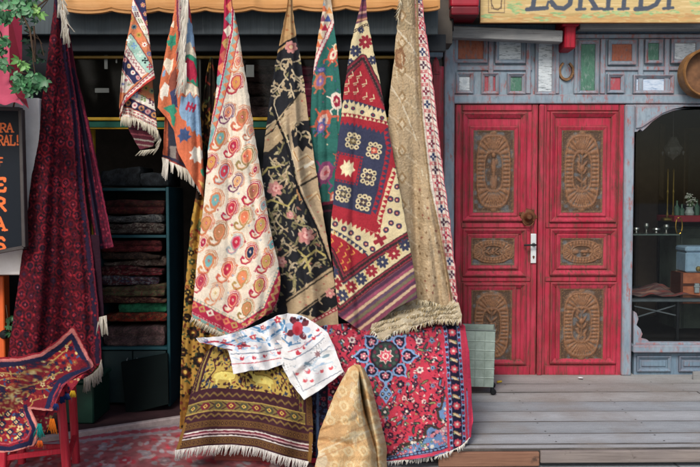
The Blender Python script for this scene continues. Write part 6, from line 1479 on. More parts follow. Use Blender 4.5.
def shop_goods():
    """things seen through the display window"""
    def put(name, mb, mat, label, cat, par=None): 
        o = mb.build(name, mat, par); 
        if par is None: tag(o, label, cat)
        return o
    Y = 6.62
    # suitcase and trunk on a stand
    x0, x1, z0, z1 = R_(680.5, 273, 716, 304, Y)
    sm = m_plain('brown_leather', 'b06a48', .45, 0, .35, 18, .15, col2='8a4a32'); rim = m_plain('dark_leather_trim', '4d2618', .5, 0, .3, 25)
    r = empty('suitcase', ((x0 + x1) / 2, Y + .1, z0), 'old reddish brown leather suitcase with a metal latch behind the shop window', 'suitcase')
    mb = MB(); mb.box(x0, x1, Y, Y + .22, z0, z1, .018, 0, 3); mb.build('case_body', sm, r)
    mb = MB(); zc = z0 + (z1 - z0) * .62; mb.box(x0 - .003, x1 + .003, Y - .004, Y + .2, zc - .012, zc + .012, .004)
    for a in (x0 + .001, x0 + .24): mb.box(a - .003, a + .02, Y - .0035, Y + .2, z0 - .003, z1 + .003, .004)
    mb.build('trim', rim, r)
    mb = MB(); x, _, z = at(696.5, 288, Y); mb.box(x - .022, x + .022, Y - .014, Y - .003, z - .042, z + .042, .006); mb.box(x - .03, x + .03, Y - .02, Y - .012, z + .006, z + .022, .004); mb.build('latch', M['steel'], r)
    x0, x1, z0, z1 = R_(686.5, 246.5, 722, 272.6, Y)
    bm_ = m_paint('worn_blue_grey_metal', '8aa6be', '7088a0', '9aa8b2', .3, (1, 1, 1), 10, base2='9ab2c4')
    r = empty('trunk', ((x0 + x1) / 2, Y + .1, z0), 'pale blue metal trunk standing on the brown suitcase', 'trunk')
    mb = MB(); mb.box(x0, x1, Y + .01, Y + .22, z0, z1 - .05, .012); mb.build('trunk_body', bm_, r)
    mb = MB(); mb.box(x0 - .006, x1 + .006, Y + .002, Y + .225, z1 - .048, z1, .014); mb.build('lid', bm_, r)
    mb = MB(); x, _, z = at(699, 269, Y); mb.lathe([(0, .02), (.02, .016), (.024, 0)], (x, Y + .01, z), 'y', 14); mb.build('latch', m_plain('tarnished_brass', '9a8250', .4, .8, .3), r)
    # table with a striped cloth
    t = empty('display_table', (X_(655, 6.7), 6.8, .3), 'low grey metal table with crossed rails behind the window', 'table')
    x0, x1, z0, z1 = R_(631, 296, 760, 300, 6.55)
    mb = MB(); mb.box(x0 - .1, x1, 6.5, 7.5, z0 - .01, z0 + .012, .004); mb.build('table_top', m_plain('dusty_grey_metal', '5d6468', .5, .2, .3, 12), t)
    for px in (679, 750):
        mb = MB(); x = X_(px, 6.55); mb.box(x - .012, x + .012, 6.54, 6.565, .3, z0 - .012, .003); mb.build('leg', M['black'], t)
    mb = MB(); a = at(634, 306, 6.56); b = at(679, 316, 6.56); mb.beam(a, b, .012, .012); a = at(634, 318, 6.57); b = at(676, 305, 6.57); mb.beam(a, b, .012, .012); mb.build('rail', m_plain('grey_rail', '6a7074', .4, .4, .2), t)
    cv = Cv(0, 0, 60, 30, '7a5a58')
    for k in range(12): cv.line([(0, k * 3), (60, k * 2.6 + 2)], 1.2, ['9c4a44', '8a8078', '5d3c40', 'a87a6a'][k % 4])
    s, tt = np.meshgrid(np.linspace(0, 1, 90), np.linspace(0, 1, 40)); X0 = x0 - .02
    Xg = X0 + s * .62; Yg = 6.56 + tt * .6; Zg = z0 + .018 + .05 * np.clip(vnoise(Xg, Yg, .09, 3) + .3, 0, 1) + .05 * np.exp(-((s - .7) / .2) ** 2) * tt
    idx = np.arange(3600).reshape(40, 90); q = np.stack([idx[:-1, :-1], idx[:-1, 1:], idx[1:, 1:], idx[1:, :-1]], -1).reshape(-1, 4)
    tag(mk('folded_cloth', np.stack([Xg, Yg, Zg], -1).reshape(-1, 3), q, M['rug'], None, cv.sample(s * 60, tt * 30).reshape(-1, 3)), 'crumpled pinkish striped cloth lying on the table behind the window', 'cloth')
    # glass shelf with small silverware
    x0, x1, z0, z1 = R_(630, 234, 678, 235.2, 6.7)
    put('glass_shelf', (lambda m: (m.box(x0 - .05, x1, 6.66, 6.95, z0, z1, .001), m)[1])(MB()), m_plain('greenish_glass_edge', '4f5e58', .15, 0, .1, 5, 0, .6), 'thin glass shelf holding small silver pieces behind the window', 'shelf')
    sil = m_plain('old_silver', 'a9a9a2', .28, .9, .3, 30)
    for px, h_, rr_, lb in [(638, .05, .03, 'small silver bowl at the left end of the glass shelf'), (648, .085, .022, 'slim silver goblet on the glass shelf'), (658, .045, .034, 'wide low silver dish on the glass shelf'), (668, .075, .026, 'round silver jug at the right of the glass shelf')]:
        mb = MB(); x = X_(px, 6.72); mb.lathe([(0, 0), (rr_ * .8, 0), (rr_ * .35, h_ * .15), (rr_ * .3, h_ * .4), (rr_, h_ * .75), (rr_ * .9, h_), (rr_ * .8, h_ * .95), (0, h_ * .6)], (x, 6.76, z1 + .002), 'z', 18)
        put('silver_vessel', mb, sil, lb, 'vessel')
    # hanging bracelet / brass ring
    mb = MB(); x, _, z = at(681, 226, 6.7); mb.tube([(x + .028 * cos(a), 6.74, z + .07 * sin(a)) for a in np.linspace(0, 2 * pi, 20)], .005, 6); put('brass_hoop', mb, m_plain('brass', 'b08a3a', .3, .9, .25), 'narrow brass hoop behind the window beside the glass shelf', 'hoop')
    # brass stand
    br = m_plain('dull_brass', '8c7436', .35, .85, .35)
    st = empty('brass_stand', (X_(670, 6.9), 6.9, 1.2), 'pair of slender brass columns on a base behind the shop window', 'stand')
    x, _, zb = at(670, 221, 6.9); ztop = Z_(172, 6.9)
    for dx in (-.025, .025):
        mb = MB(); mb.lathe([(.006, 0), (.012, .02), (.006, .05), (.006, .2), (.010, .22), (.006, .24), (.006, ztop - zb - .03), (.011, ztop - zb - .02), (.002, ztop - zb)], (x + dx, 6.9, zb + .03), 'z', 10); mb.build('column', br, st)
    mb = MB(); mb.box(x - .07, x + .07, 6.86, 6.94, zb, zb + .03, .008); mb.build('stand_base', br, st)
    # red shelf and figurine
    x0, x1, z0, z1 = R_(672, 215.5, 760, 222, 6.85)
    mb = MB(); mb.box(x0, x1, 6.8, 7.2, z0, z1, .006); put('red_shelf', mb, m_plain('dark_red_shelf_paint', '7a1a26', .5, 0, .3), 'dark red shelf board behind the window carrying a white figurine', 'shelf')
    wh = m_plain('white_petals', 'b9bcb0', .6, 0, .35, 40); gr = m_plain('dim_leaf_green', '4d6a42', .6, 0, .4, 30)
    f = empty('flower_vase', (X_(688, 6.9), 6.88, z1), 'small glass vase of white flowers standing on the red shelf behind the window', 'vase')
    x = X_(688, 6.9); mb = MB(); mb.lathe([(0, 0), (.035, 0), (.04, .02), (.028, .05), (.03, .07)], (x, 6.88, z1 + .002), 'z', 14); mb.build('vase_body', m_plain('cloudy_vase_glass', '8c9490', .2, 0, .2), f)
    rq = random.Random(3); mb = MB(); ms = MB()
    for k in range(22):
        a, rr_, hh = rq.uniform(0, 6.3), rq.uniform(0, .055), rq.uniform(.08, .19); q = (x + rr_ * cos(a), 6.88 + rr_ * .6 * sin(a), z1 + hh)
        ms.tube([(x, 6.88, z1 + .06), q], .0025, 5)
        for j in range(4): t = rq.uniform(0, 6.3); mb.lathe([(0, -.006), (rq.uniform(.006, .014), 0), (0, .007)], (q[0] + .012 * cos(t), q[1] + .01 * sin(t), q[2] + rq.uniform(-.01, .01)), 'z', 6)
    mb.build('flower_heads', wh, f); ms.build('stems', gr, f)
    # murky cupboard and grey green board further back
    cb = empty('glass_cabinet', (X_(700, 7.3), 7.3, .3), 'tall murky grey green cabinet standing in the right of the window room', 'cabinet')
    x0, x1, z0c, z1c = R_(676, 228, 770, 345, 7.2); mb = MB(); mb.box(x0, x1, 7.2, 7.6, z0c, z1c, .01); mb.build('cabinet_body', m_plain('murky_grey_green_paint', '68756c', .6, 0, .5, 3, .1, col2='3d4843'), cb)
    mb = MB(); mb.frame(x0 + .03, x0 + .5, z0c + .05, z1c - .05, .04, 7.18, 7.199, .01); mb.build('cabinet_door', m_plain('murky_door_paint', '59655e', .5, 0, .5, 4), cb)
    x0, x1, z0c, z1c = R_(637, 120, 659, 345, 7.9); mb = MB(); mb.box(x0, x1, 7.9, 8.2, .3, z1c, .02); tag(mb.build('wooden_post', m_plain('dim_brown_post', '4a3c30', .7, 0, .4, 5)), 'dim brown wooden post deep in the left of the window room', 'post')
    bt = m_plain('dim_bottle_glass', '3e5a4a', .15, 0, .3, 10, 0, .6); rq = random.Random(8)
    for k, (px, hh, lb) in enumerate([(676, .12, 'small green glass bottle at the left end of the red shelf'), (681, .09, 'squat dark glass bottle left of the white flowers on the red shelf'), (696, .13, 'slim green bottle right of the white flowers on the red shelf')]):
        mb = MB(); mb.lathe([(0, 0), (.02, 0), (.022, hh * .55), (.008, hh * .72), (.008, hh), (.010, hh + .006), (0, hh + .006)], (X_(px, 6.88), 6.87, z1 + .002), 'z', 14); put('glass_bottle', mb, bt, lb, 'bottle')
    # picture / mirror frames deep inside
    fm = m_plain('dark_gilt', '4a3a20', .5, .3, .4); 
    for i, (a, b, c, d, Yd, lb) in enumerate([(640, 124, 664, 200, 8.2, 'dim gilt framed picture hanging on the left of the window room'), (683, 128, 735, 205, 8.25, 'large dim gilt framed picture deep in the right of the window room')]):
        x0, x1, z0, z1 = R_(a, b, c, d, Yd); r = empty('framed_picture', ((x0 + x1) / 2, Yd, z0), lb, 'picture')
        mb = MB(); mb.frame(x0, x1, z0, z1, .05, Yd - .03, Yd + .1, .015); mb.build('frame', fm, r)
        mb = MB(); mb.box(x0 + .045, x1 - .045, Yd - .006, Yd + .02, z0 + .045, z1 - .045, 0); mb.build('canvas', m_plain('murky_canvas', '3b403c', .5, 0, .6, 4, .1, col2='1c1a18'), r)
    # chandelier-like hanging lamp
    mb = MB(); x, _, z = at(673, 150, 7.0); mb.tube([(x, 7.0, 2.38), (x, 7.0, z + .1)], .004, 6)
    mb.lathe([(0, .12), (.03, .11), (.05, .06), (.085, .02), (.06, -.04), (.02, -.07), (0, -.09)], (x, 7.0, z), 'z', 14)
    for k in range(8): a = k * pi / 4; mb.lathe([(0, .012), (.012, 0), (0, -.03)], (x + .09 * cos(a), 7.0 + .09 * sin(a), z - .02), 'z', 8)
    put('hanging_lamp', mb, m_plain('cloudy_glass', '6b6a66', .25, .1, .4), 'cloudy glass lamp hanging on a thin wire inside the window', 'lamp')

def extras_right():
    # horseshoe
    mb = MB(); cx, _, cz = at(567, 70.5, FY - .03); rx, rz = 6.6 / F * FY, 8.6 / F * FY
    pts = [(cx + rx * sin(a) * (1.0 if abs(a) < 2.2 else .93), FY - .012, cz - rz * cos(a)) for a in np.linspace(-2.65, 2.65, 26)]
    V = []; Fc = []
    for i, p in enumerate(pts):
        q0 = pts[max(i - 1, 0)]; q1 = pts[min(i + 1, 25)]; tx, tz = q1[0] - q0[0], q1[2] - q0[2]; L = math.hypot(tx, tz); nx, nz = -tz / L, tx / L; w = .013 * (1 - .25 * abs(i - 12.5) / 12.5)
        for (o, y) in ((-w, .008), (-w * .7, -.008), (w * .7, -.008), (w, .008)): V.append((p[0] + nx * o, p[1] + y, p[2] + nz * o))
    for i in range(25):
        for k in range(4): Fc.append((i * 4 + k, i * 4 + (k + 1) % 4, i * 4 + 4 + (k + 1) % 4, i * 4 + 4 + k))
    Fc += [(0, 1, 2, 3), (100, 101, 102, 103)]
    mb.add(V, Fc); tag(mb.build('horseshoe', m_plain('rusty_gilt_iron', '8a6a48', .5, .4, .45, 50, .3, col2='5a3a28')), 'rusty horseshoe nailed open end up above the meeting of the red doors', 'horseshoe')
    # round sieve
    yS = FY - .12; cx, _, cz = at(703.5, 74, yS); r0 = 24 / F * yS
    r = empty('round_sieve', (cx, yS, cz - r0), 'large round wooden sieve hung on the frieze at the right edge', 'sieve')
    mb = MB(); mb.lathe([(r0 * .90, .0), (r0 * .90, .095), (r0 * .97, .10), (r0, .09), (r0, -.02), (r0 * .92, -.02)], (cx, yS + .02, cz), 'y', 48); mb.build('hoop', m_plain('bent_wood', '8a6238', .5, 0, .35, 12, .1, col2='5e3e20'), r)
    mb = MB(); mb.lathe([(0, .012), (r0 * .5, .010), (r0 * .91, .006)], (cx, yS + .02, cz), 'y', 48); mb.build('skin', m_plain('brown_hide', '7c5638', .6, 0, .45, 9, .15, col2='4d3422'), r)
    # sign board
    yB = 5.92
    SIGN = 'c4aa76'
    cv = Cv(476, -52, 712, 26, SIGN)
    rr = random.Random(14)
    for k in range(240):
        x, y = rr.uniform(476, 712), rr.uniform(-52, 26); cv.line([(x, y), (x + rr.uniform(8, 40), y + rr.uniform(-.6, .6))], rr.uniform(.4, 1.2), rr.choice(['c6a96f', 'd6be8c', 'bfa069', 'd2b884']))
    for x, y in scatter([(478, 14), (712, 14), (712, 24), (478, 24)], 260, 1.2, rr): cv.ell(x, y, rr.uniform(3, 9), rr.uniform(.4, 1.1), rr.choice(['bd9660', 'b98e5c', 'b3905f', 'b59b66', 'c09a64']), rr.uniform(-8, 8))
    for x, y in [(512, 8), (516, 3), (514, -6), (520, 12), (542, 19), (588, 16), (600, 15), (612, 13), (626, 14), (640, 13), (655, 13), (672, 12), (698, 4), (700, -8), (696, 12), (486, 16), (560, 15)]:
        for _ in range(9): cv.ell(x + rr.uniform(-6, 6), y + rr.uniform(-2, 2), rr.uniform(1.5, 4.5), rr.uniform(.4, 1.0), rr.choice(['8fae76', 'a3b680', '86a874', 'b3b67e']), rr.uniform(-20, 20))
    cv.line([(476, 23.8), (712, 23.8)], 2.2, '8a6a42'); cv.line([(476, -13), (712, -13)], .5, 'a98c5c')
    for o in (0, 3): cv.line([(488.5 + o, -24), (488.5 + o, 12.6 - o * 1.3), (504.5 - o, 12.6 - o * 1.3), (504.5 - o, -24)], .6, '5c4a3c')
    cv.line([(490.5, -10), (491.5, 4), (494, 9), (498, 10), (501, 7), (502.5, -10)], .9, '54443a')
    INK = '4a505c'
    def ln(pts, w): cv.line(pts, w, INK)
    base, top = 8.6, -30
    # E
    ln([(533, base), (537, top)], 4.6); ln([(527, base + 1), (547, base - .6)], 4); ln([(546, base), (548.5, base - 7)], 2.2); ln([(534, -11), (545, -11)], 3.4); ln([(534, top), (550, top)], 4); ln([(527, base + 1.4), (533, base - 3)], 2)
    # S
    S_ = [(571, -22), (568, -28), (561, -30), (554, -27), (553, -20), (558, -14), (566, -9), (571, -3), (570, 4), (564, 8.6), (556, 7.6), (551.5, 2)]
    ln(S_, 4.6); ln([(551, -1), (552, 6)], 2)
    # K
    ln([(580, base), (582.5, top)], 4.4); ln([(576.5, base + 1), (585, base + .4)], 2.8); ln([(582, -9), (595, -28)], 3.4); ln([(584, -12), (596, base - .6)], 4.8); ln([(592, base + .6), (602, base)], 2.8)
    # I with dot
    ln([(608, base), (610, top + 4)], 4.4); ln([(603.5, base + .8), (612.5, base + .2)], 2.8); ln([(605.5, top + 4), (614.5, top + 3.6)], 2.8); cv.circ(610.5, top - 5, 2.8, INK)
    # Y
    ln([(623.5, base), (625, -10)], 4.4); ln([(618.5, base + .6), (628.5, base)], 2.8); ln([(625, -9), (617, top)], 4); ln([(625, -9), (634, top)], 3.2)
    # D
    ln([(640.5, base), (643, top)], 4.6); ln([(635.5, base + .6), (648, base - .2), (656, 4.5), (661, -4), (662, -14), (658, -24), (650, top), (638, top)], 4.4)
    # I with dot
    ln([(668.5, base - .6), (671, top + 4)], 4.4); ln([(663.5, base), (673, base - .8)], 2.8); ln([(666, top + 4), (676, top + 3.6)], 2.8); cv.circ(671.5, top - 5, 2.8, INK)
    cv.soften(5)
    x0, x1, z0, z1 = R_(480.5, -48, 708, 22.5, yB)
    X0p, X1p = 480.5, 708
    nu, nv = 520, 160
    s, t = np.meshgrid(np.linspace(0, 1, nu), np.linspace(0, 1, nv)); px = X0p + s * (X1p - X0p); py = -48 + t * 70.5
    x, y, z = at(px, py, np.full_like(px, yB)); y = y + .0016 * vnoise(px, py * 4, 6, 2); y = y + .004 * np.exp(-((py + 13) / .8) ** 2)
    idx = np.arange(nu * nv).reshape(nv, nu); q = np.stack([idx[:-1, :-1], idx[1:, :-1], idx[1:, 1:], idx[:-1, 1:]], -1).reshape(-1, 4)
    sb = mk('shop_sign', np.stack([x, y, z], -1).reshape(-1, 3), q, m_vcol('painted_sign_wood', .6, .15, 30, (.9, 1.06), stretch=(.3, 1, 6)), None, cv.sample(px, py, .15).reshape(-1, 3))
    tag(sb, 'yellow wooden shop sign with large dark blue hand painted letters above the red door', 'sign')
    mb = MB(); mb.box(x0 + .001, x1 - .001, yB + .006, yB + .04, z0 + .001, z1 - .001, .003); mb.build('backboard', M['orangewood'], sb)
    # soffit over the shop front
    mb = MB(); zs = z0 + .015; mb.box(X_(449, 5.95), x1 + .6, yB + .045, FY + .12, zs + .03, zs + .07, 0); tag(mb.build('soffit_boards', M['dark']), 'dark soffit boards under the eaves behind the yellow sign', 'soffit')
    # red awning cassette at the left of the sign
    r = empty('red_awning', (X_(464, 5.8), 5.9, Z_(20, 5.8)), 'rolled up glossy red awning in its casing at the left end of the sign', 'awning')
    x0, x1, z0, z1 = R_(450.5, -40, 479.5, 17, 5.8)
    ra = m_plain('glossy_red_metal', 'a3142a', .35, 0, .25, 8, .05, .5)
    mb = MB(); mb.box(x0, x1, 5.8, 6.1, z0 + .075, z1, .02, 0, 3); mb.build('casing', ra, r)
    mb = MB(); mb.box(x0 + .004, x1 - .004, 5.785, 6.08, z0 + .012, z0 + .073, .012, 0, 2); mb.build('front_bar', m_plain('deep_red_metal', '6d0d1c', .4, 0, .3, 8), r)
    mb = MB(); mb.beam((x0 + .02, 5.9, z0 + .01), (x0 + .05, 6.12, z0 - .10), .03, .02, .004); mb.build('arm', M['black'], r)
    # red slatted shutter with pointed post
    r = empty('red_shutter', (X_(436, 6.05), 6.1, DECK), 'tall narrow red shutter with a pointed post between the beige rug and the door', 'shutter')
    mb = MB(); x, _, zt = at(436.5, 57, 6.06); mb.box(x - .028, x + .018, 6.04, 6.09, DECK, zt - .13, .006); mb.lathe([(.032, -.13), (.034, -.12), (.026, -.11), (.030, -.07), (.022, -.03), (.004, 0)], (x - .005, 6.065, zt), 'z', 12); mb.build('pointed_post', M['reddk'], r)
    mb = MB(); x0, x1, z0, z1 = R_(424, 66, 443, 380, 6.1); mb.box(x0 - .12, x1, 6.10, 6.13, DECK, z1, .004)
    for k in range(5): xx = x0 - .1 + k * .05; mb.box(xx, xx + .03, 6.088, 6.0995, DECK, z1 - .02, .004)
    mb.build('shutter_board', M['red'], r)
    mb = MB(); xa, xb, za, zb = R_(418, 30, 453, 120, 6.22); mb.box(xa, xb, 6.22, 6.26, za, zb, 0); tag(mb.build('dark_boarding', M['dark']), 'dark boarding above the red shutter between the two shop fronts', 'boarding')
    # metal bin on casters
    bin_()
    # broken plank leaning by the window base
    mb = MB(); a = at_floor(686, 371, DECK + .012); mb.beam((a[0] - .05, 6.02, DECK + .016), (a[0] + .9, 6.06, DECK + .03), .09, .02, .004)
    tag(mb.build('loose_plank', M['greywood']), 'short loose weathered plank lying on the deck below the display window', 'plank')
    # yellow and white scraps by the bin
    mb = MB(); x, y, z = at_floor(499, 382.5, DECK + .004); mb.box(x - .02, x + .025, y - .008, y + .008, z, z + .014, .004, .5); tag(mb.build('yellow_wedge', m_plain('yellow_plastic', 'c9a83a', .5)), 'small yellow wedge on the deck beside the bin wheel', 'wedge')
    mb = MB(); x, y, z = at_floor(581, 378.5, DECK + .004); V = [(x + .022 * cos(a) * rr.uniform(.7, 1.2), y + .03 * sin(a) * rr.uniform(.7, 1.2), z + rr.uniform(0, .01)) for a in np.linspace(0, 2 * pi, 9)[:-1]] + [(x, y, z + .012)]
    mb.add(V, [(i, (i + 1) % 8, 8) for i in range(8)]); tag(mb.build('paper_scrap', m_plain('white_paper', 'dfe2e4', .8, 0, .05)), 'crumpled scrap of white paper on the deck before the right door', 'paper')

def bin_():
    bm1 = m_plain('pale_green_grey_metal', '98a69e', .5, .15, .2, 14, .1, .4, col2='7c8a80')
    cx, cy = X_(477, 5.62), 5.66; w, d, h = .27, .24, .40; z0 = DECK + .055; rz = radians(-9)
    r = empty('wheeled_bin', (cx, cy, DECK), 'pale green grey square metal bin on small wheels at the end of the red carpet', 'bin')
    c_, s_ = cos(rz), sin(rz)
    def tr(V): return [(cx + x * c_ - y * s_, cy + x * s_ + y * c_, z) for x, y, z in V]
    mb = MB(); t = .006
    prof = [(.93, 0), (1.0, h)]
    def wall(x0, x1, y0, y1):
        V = []; 
        for k, zz in prof: V += [(x0 * k, y0 * k, z0 + zz), (x1 * k, y1 * k, z0 + zz)]
        return V
    hw, hd = w / 2, d / 2
    corners = [(-hw, -hd), (hw, -hd), (hw, hd), (-hw, hd)]
    V = [(x * k, y * k, z0 + zz) for k, zz in prof for x, y in corners] + [((x - math.copysign(t, x)) * k, (y - math.copysign(t, y)) * k, z0 + zz + .002) for k, zz in prof for x, y in corners]
    Fc = [(i, (i + 1) % 4, 4 + (i + 1) % 4, 4 + i) for i in range(4)] + [(8 + i, 12 + i, 12 + (i + 1) % 4, 8 + (i + 1) % 4) for i in range(4)] + [(4 + i, 4 + (i + 1) % 4, 12 + (i + 1) % 4, 12 + i) for i in range(4)] + [(0, 3, 2, 1), (8, 9, 10, 11)]
    mb.add(tr(V), Fc)
    for face in range(2):
        for j in range(1, 6):
            zz = h * j / 6.2; k = .93 + .07 * zz / h
            if face == 0: P = tr([(-hw * k, -hd * k - .001, z0 + zz), (hw * k, -hd * k - .001, z0 + zz)])
            else: P = tr([(hw * k + .001, -hd * k, z0 + zz), (hw * k + .001, hd * k, z0 + zz)])
            mb.tube(P, .0035, 6)
        for j in range(1, 4):
            f = -1 + 2 * j / 4
            if face == 0: P = tr([(f * hw * .93, -hd * .93 - .001, z0), (f * hw, -hd - .001, z0 + h)])
            else: P = tr([(hw * .93 + .001, f * hd * .93, z0), (hw + .001, f * hd, z0 + h)])
            mb.tube(P, .0035, 6)
    mb.build('bin_body', bm1, r)
    mb = MB(); P = tr([(x * 1.01, y * 1.01, z0 + h) for x, y in corners]); mb.tube(P + [P[0]], .006, 8); mb.build('rim', m_plain('dark_grey_metal', '5d6764', .45, .3, .25), r)
    for x, y in corners:
        q = tr([(x * .88, y * .88, DECK)])[0]
        mb = MB(); mb.box(q[0] - .012, q[0] + .012, q[1] - .012, q[1] + .012, DECK + .03, z0 - .001, .003)
        mb.lathe([(0, .014), (.016, .014), (.021, .009), (.021, -.009), (.016, -.014), (0, -.014)], (q[0] + .006, q[1], DECK + .0215), 'y', 16); mb.build('caster', M['black'], r)
# =================================================================== LEFT SHOP
def carpet_shop():
    r = empty('carpet_shop_front', (-1.2, 5.3, 0), 'dark open carpet shop front with slate fascia, yellow and green door lintel', 'shop front')
    yv = 5.12
    # scalloped pine valance
    top = -40; pts = []
    xs = np.linspace(56, 440, 180)
    bot = []
    for x in xs:
        u = ((x - 64) / 47.0) % 1.0
        bot.append((x, 9.0 + 3.4 * abs(sin(pi * u)) ** .6 + 1.2 * sin(x * .013)))
    poly = [(at(x, y, yv)[0], at(x, y, yv)[2]) for x, y in bot]
    mb = MB(); n = len(poly); zt = Z_(top, yv)
    V = [(x, yv, z) for x, z in poly] + [(x, yv, zt) for x, z in poly] + [(x, yv + .03, z) for x, z in poly] + [(x, yv + .03, zt) for x, z in poly]
    Fc = []
    for i in range(n - 1): Fc += [(i, i + 1, n + i + 1, n + i), (2 * n + i, 3 * n + i, 3 * n + i + 1, 2 * n + i + 1), (i, 2 * n + i, 2 * n + i + 1, i + 1), (n + i, n + i + 1, 3 * n + i + 1, 3 * n + i)]
    Fc += [(0, n, 3 * n, 2 * n), (n - 1, 3 * n - 1, 4 * n - 1, 2 * n - 1)]
    mb.add(V, Fc)
    # bead line above the scallops
    P = [(at(x, y - 3.4, yv)[0], yv - .002, at(x, y - 3.4, yv)[2]) for x, y in bot[::2]]; mb.tube(P, .005, 6)
    mb.build('valance', M['orangewood'], r)
    # roof over it
    mb = MB(); x0, x1 = X_(40, yv), X_(441, yv); mb.box(x0 - .6, x1, yv + .035, 6.3, zt - .05, zt, 0); mb.build('roof', M['dark'], r)
    x0, x1, z0, z1 = R_(62, 5, 438, 34.5, 5.24); mb = MB(); mb.box(x0 - .8, x1, 5.24, 5.28, z0, z1 + .14, .004); mb.build('fascia_board', M['darkfascia'], r)
    mb = MB(); x0, x1, z0, z1 = R_(62, 35, 438, 52, 5.34); mb.box(x0 - .8, x1 + .05, 5.32, 5.36, z0, z1, .004); mb.build('rear_fascia', m_plain('blackened_board', '24282c', .8, 0, .3, 8), r)
    # upper lights (fixed window strip) with frame bars
    mb = MB(); x0, x1, z0, z1 = R_(70, 56, 428, 58.6, 5.38); mb.box(x0 - .5, x1, 5.37, 5.40, z0, z1, .003); mb.build('window_bar', m_plain('brown_yellow_bar', '7d6226', .6, 0, .35, 12), r)
    for (a, b, mt, nm) in ((117.5, 120.6, 'yellow', 'lintel_moulding'), (121, 127.5, 'green', 'lintel'), (128.0, 129.0, 'yellow', 'lintel_moulding')):
        x0, x1, z0, z1 = R_(84, a, 426, b, 5.36); mb = MB(); mb.box(x0, x1, 5.35 if mt == 'yellow' else 5.362, 5.41, z0, z1, .003); mb.build(nm, M[mt], r)
    x0, x1, z0, z1 = R_(70, 59, 442, 117, 5.4)
    mk('window_pane', [(x0 - .3, 5.4, z0), (x1, 5.4, z0), (x1, 5.4, z1), (x0 - .3, 5.4, z1)], [(0, 1, 2, 3)], M['glass2'], r, None, False)
    for px in (92, 200, 300): 
        mb = MB(); x0, x1, z0, z1 = R_(px - 1.2, 59, px + 1.2, 117, 5.39); 
        if px != 92: mb.box(x0, x1, 5.385, 5.41, z0, z1, .002); mb.build('glazing_bar', m_plain('dark_bar', '25241f', .6), r)
    x0, x1, z0, z1 = R_(91, 129, 94.5, 180, 5.45); mb = MB(); mb.box(x0, x1, 5.44, 5.48, z0 - 1.3, z1, .003); mb.build('door_jamb', M['yellow'], r)
    # inner walls
    mb = MB()
    for b in [(-3.6, -3.55, 4.6, 9, 0, 3.1), (.45, .5, 5.6, 9, 0, 3.1), (-3.6, .5, 9, 9.05, 0, 3.1), (-3.6, .5, 5.5, 9, 3.1, 3.15)]: mb.box(*b, 0)
    mb.build('inner_walls', M['dark'], r)
    # right flank hiding the gap to the next front
    mb = MB(); x0 = X_(425, 5.5); mb.box(x0 - .04, x0, 5.42, 6.3, 0, 3.1, 0); mb.build('side_wall', M['dark'], r)
    mb = MB(); xa, xb, za, zb = R_(424, -120, 451, 46, 6.0); mb.box(xa, xb, 5.9, 6.15, za, zb, 0); mb.build('corner_boarding', M['dark'], r)
    mb = MB(); x0, x1 = X_(228, 5.6), X_(425, 5.6); mb.box(x0, x1, 5.62, 5.66, 0, 1.95, 0); mb.build('lower_wall', m_plain('dark_teal_panelling', '10191c', .7, 0, .3, 7), r)
    return r

def folded_stack_item(x0, x1, z0, z1, Y, depth, cols, seed, name, label, cat='rug', group=None, layers=3):
    """one folded textile: rounded front folds, wavy top"""
    nx, npz = 90, 12 * layers + 2
    rr = np.random.default_rng(seed)
    h = z1 - z0; tt = np.linspace(0, 1, npz)
    tl = rr.normal(0, .022); bulge = rr.uniform(.3, 1.0); push = rr.normal(0, .018)
    d_ = np.r_[depth, [-.012 * abs(sin(pi * ((t * layers) % 1.0))) ** .6 for t in tt], depth]; z_ = np.r_[z0, z0 + h * tt, z1]
    x, d = np.meshgrid(np.linspace(x0, x1, nx), d_, indexing='ij'); _, z = np.meshgrid(np.linspace(x0, x1, nx), z_, indexing='ij')
    ring = d_; sx = (x - x0) / (x1 - x0); f = (z - z0) / h; fr = (d < .1)
    en = .15 * h * np.clip((np.abs(2 * sx - 1) - .93) / .07, 0, None)
    X = x + .012 * vnoise(z * 3, x * .3, .05, seed + 3)
    Yv = Y + d + push * fr + .035 * vnoise(x, z, .10, seed + 1) * fr
    Zv = z + (.019 * vnoise(x, 0 * x, .11, seed) + .010 * vnoise(x, 0 * x + .3, .05, seed + 5) + tl * (sx - .5)) * f - en * (f - .5) + .004 * bulge * np.sin(9 * sx + seed) * f
    V = np.stack([X, Yv, Zv], -1).reshape(-1, 3)
    cc = np.array([hx(c) for c in cols])
    k = ((vnoise(x, z * 1.7, .013, seed + 2) * 1.6 + .5) * len(cc)).astype(int) % len(cc); l = (np.clip(f, 0, .999) * layers).astype(int)
    C = ((cc[k] * .75 + cc[(l + seed) % len(cc)] * .25) * (.8 + .5 * (vnoise(x, z, .03, seed + 7) + .3))[..., None] * .95).reshape(-1, 3)
    m = len(ring); Fc = []
    for i in range(nx - 1):
        for j in range(m): Fc.append((i * m + j, i * m + (j + 1) % m, (i + 1) * m + (j + 1) % m, (i + 1) * m + j))
    Fc.append(tuple(range(m))); Fc.append(tuple((nx - 1) * m + j for j in range(m)))
    return tag(mk(name, V, Fc, M['rug'], None, np.clip(C, 0, 1)), label, cat, group)

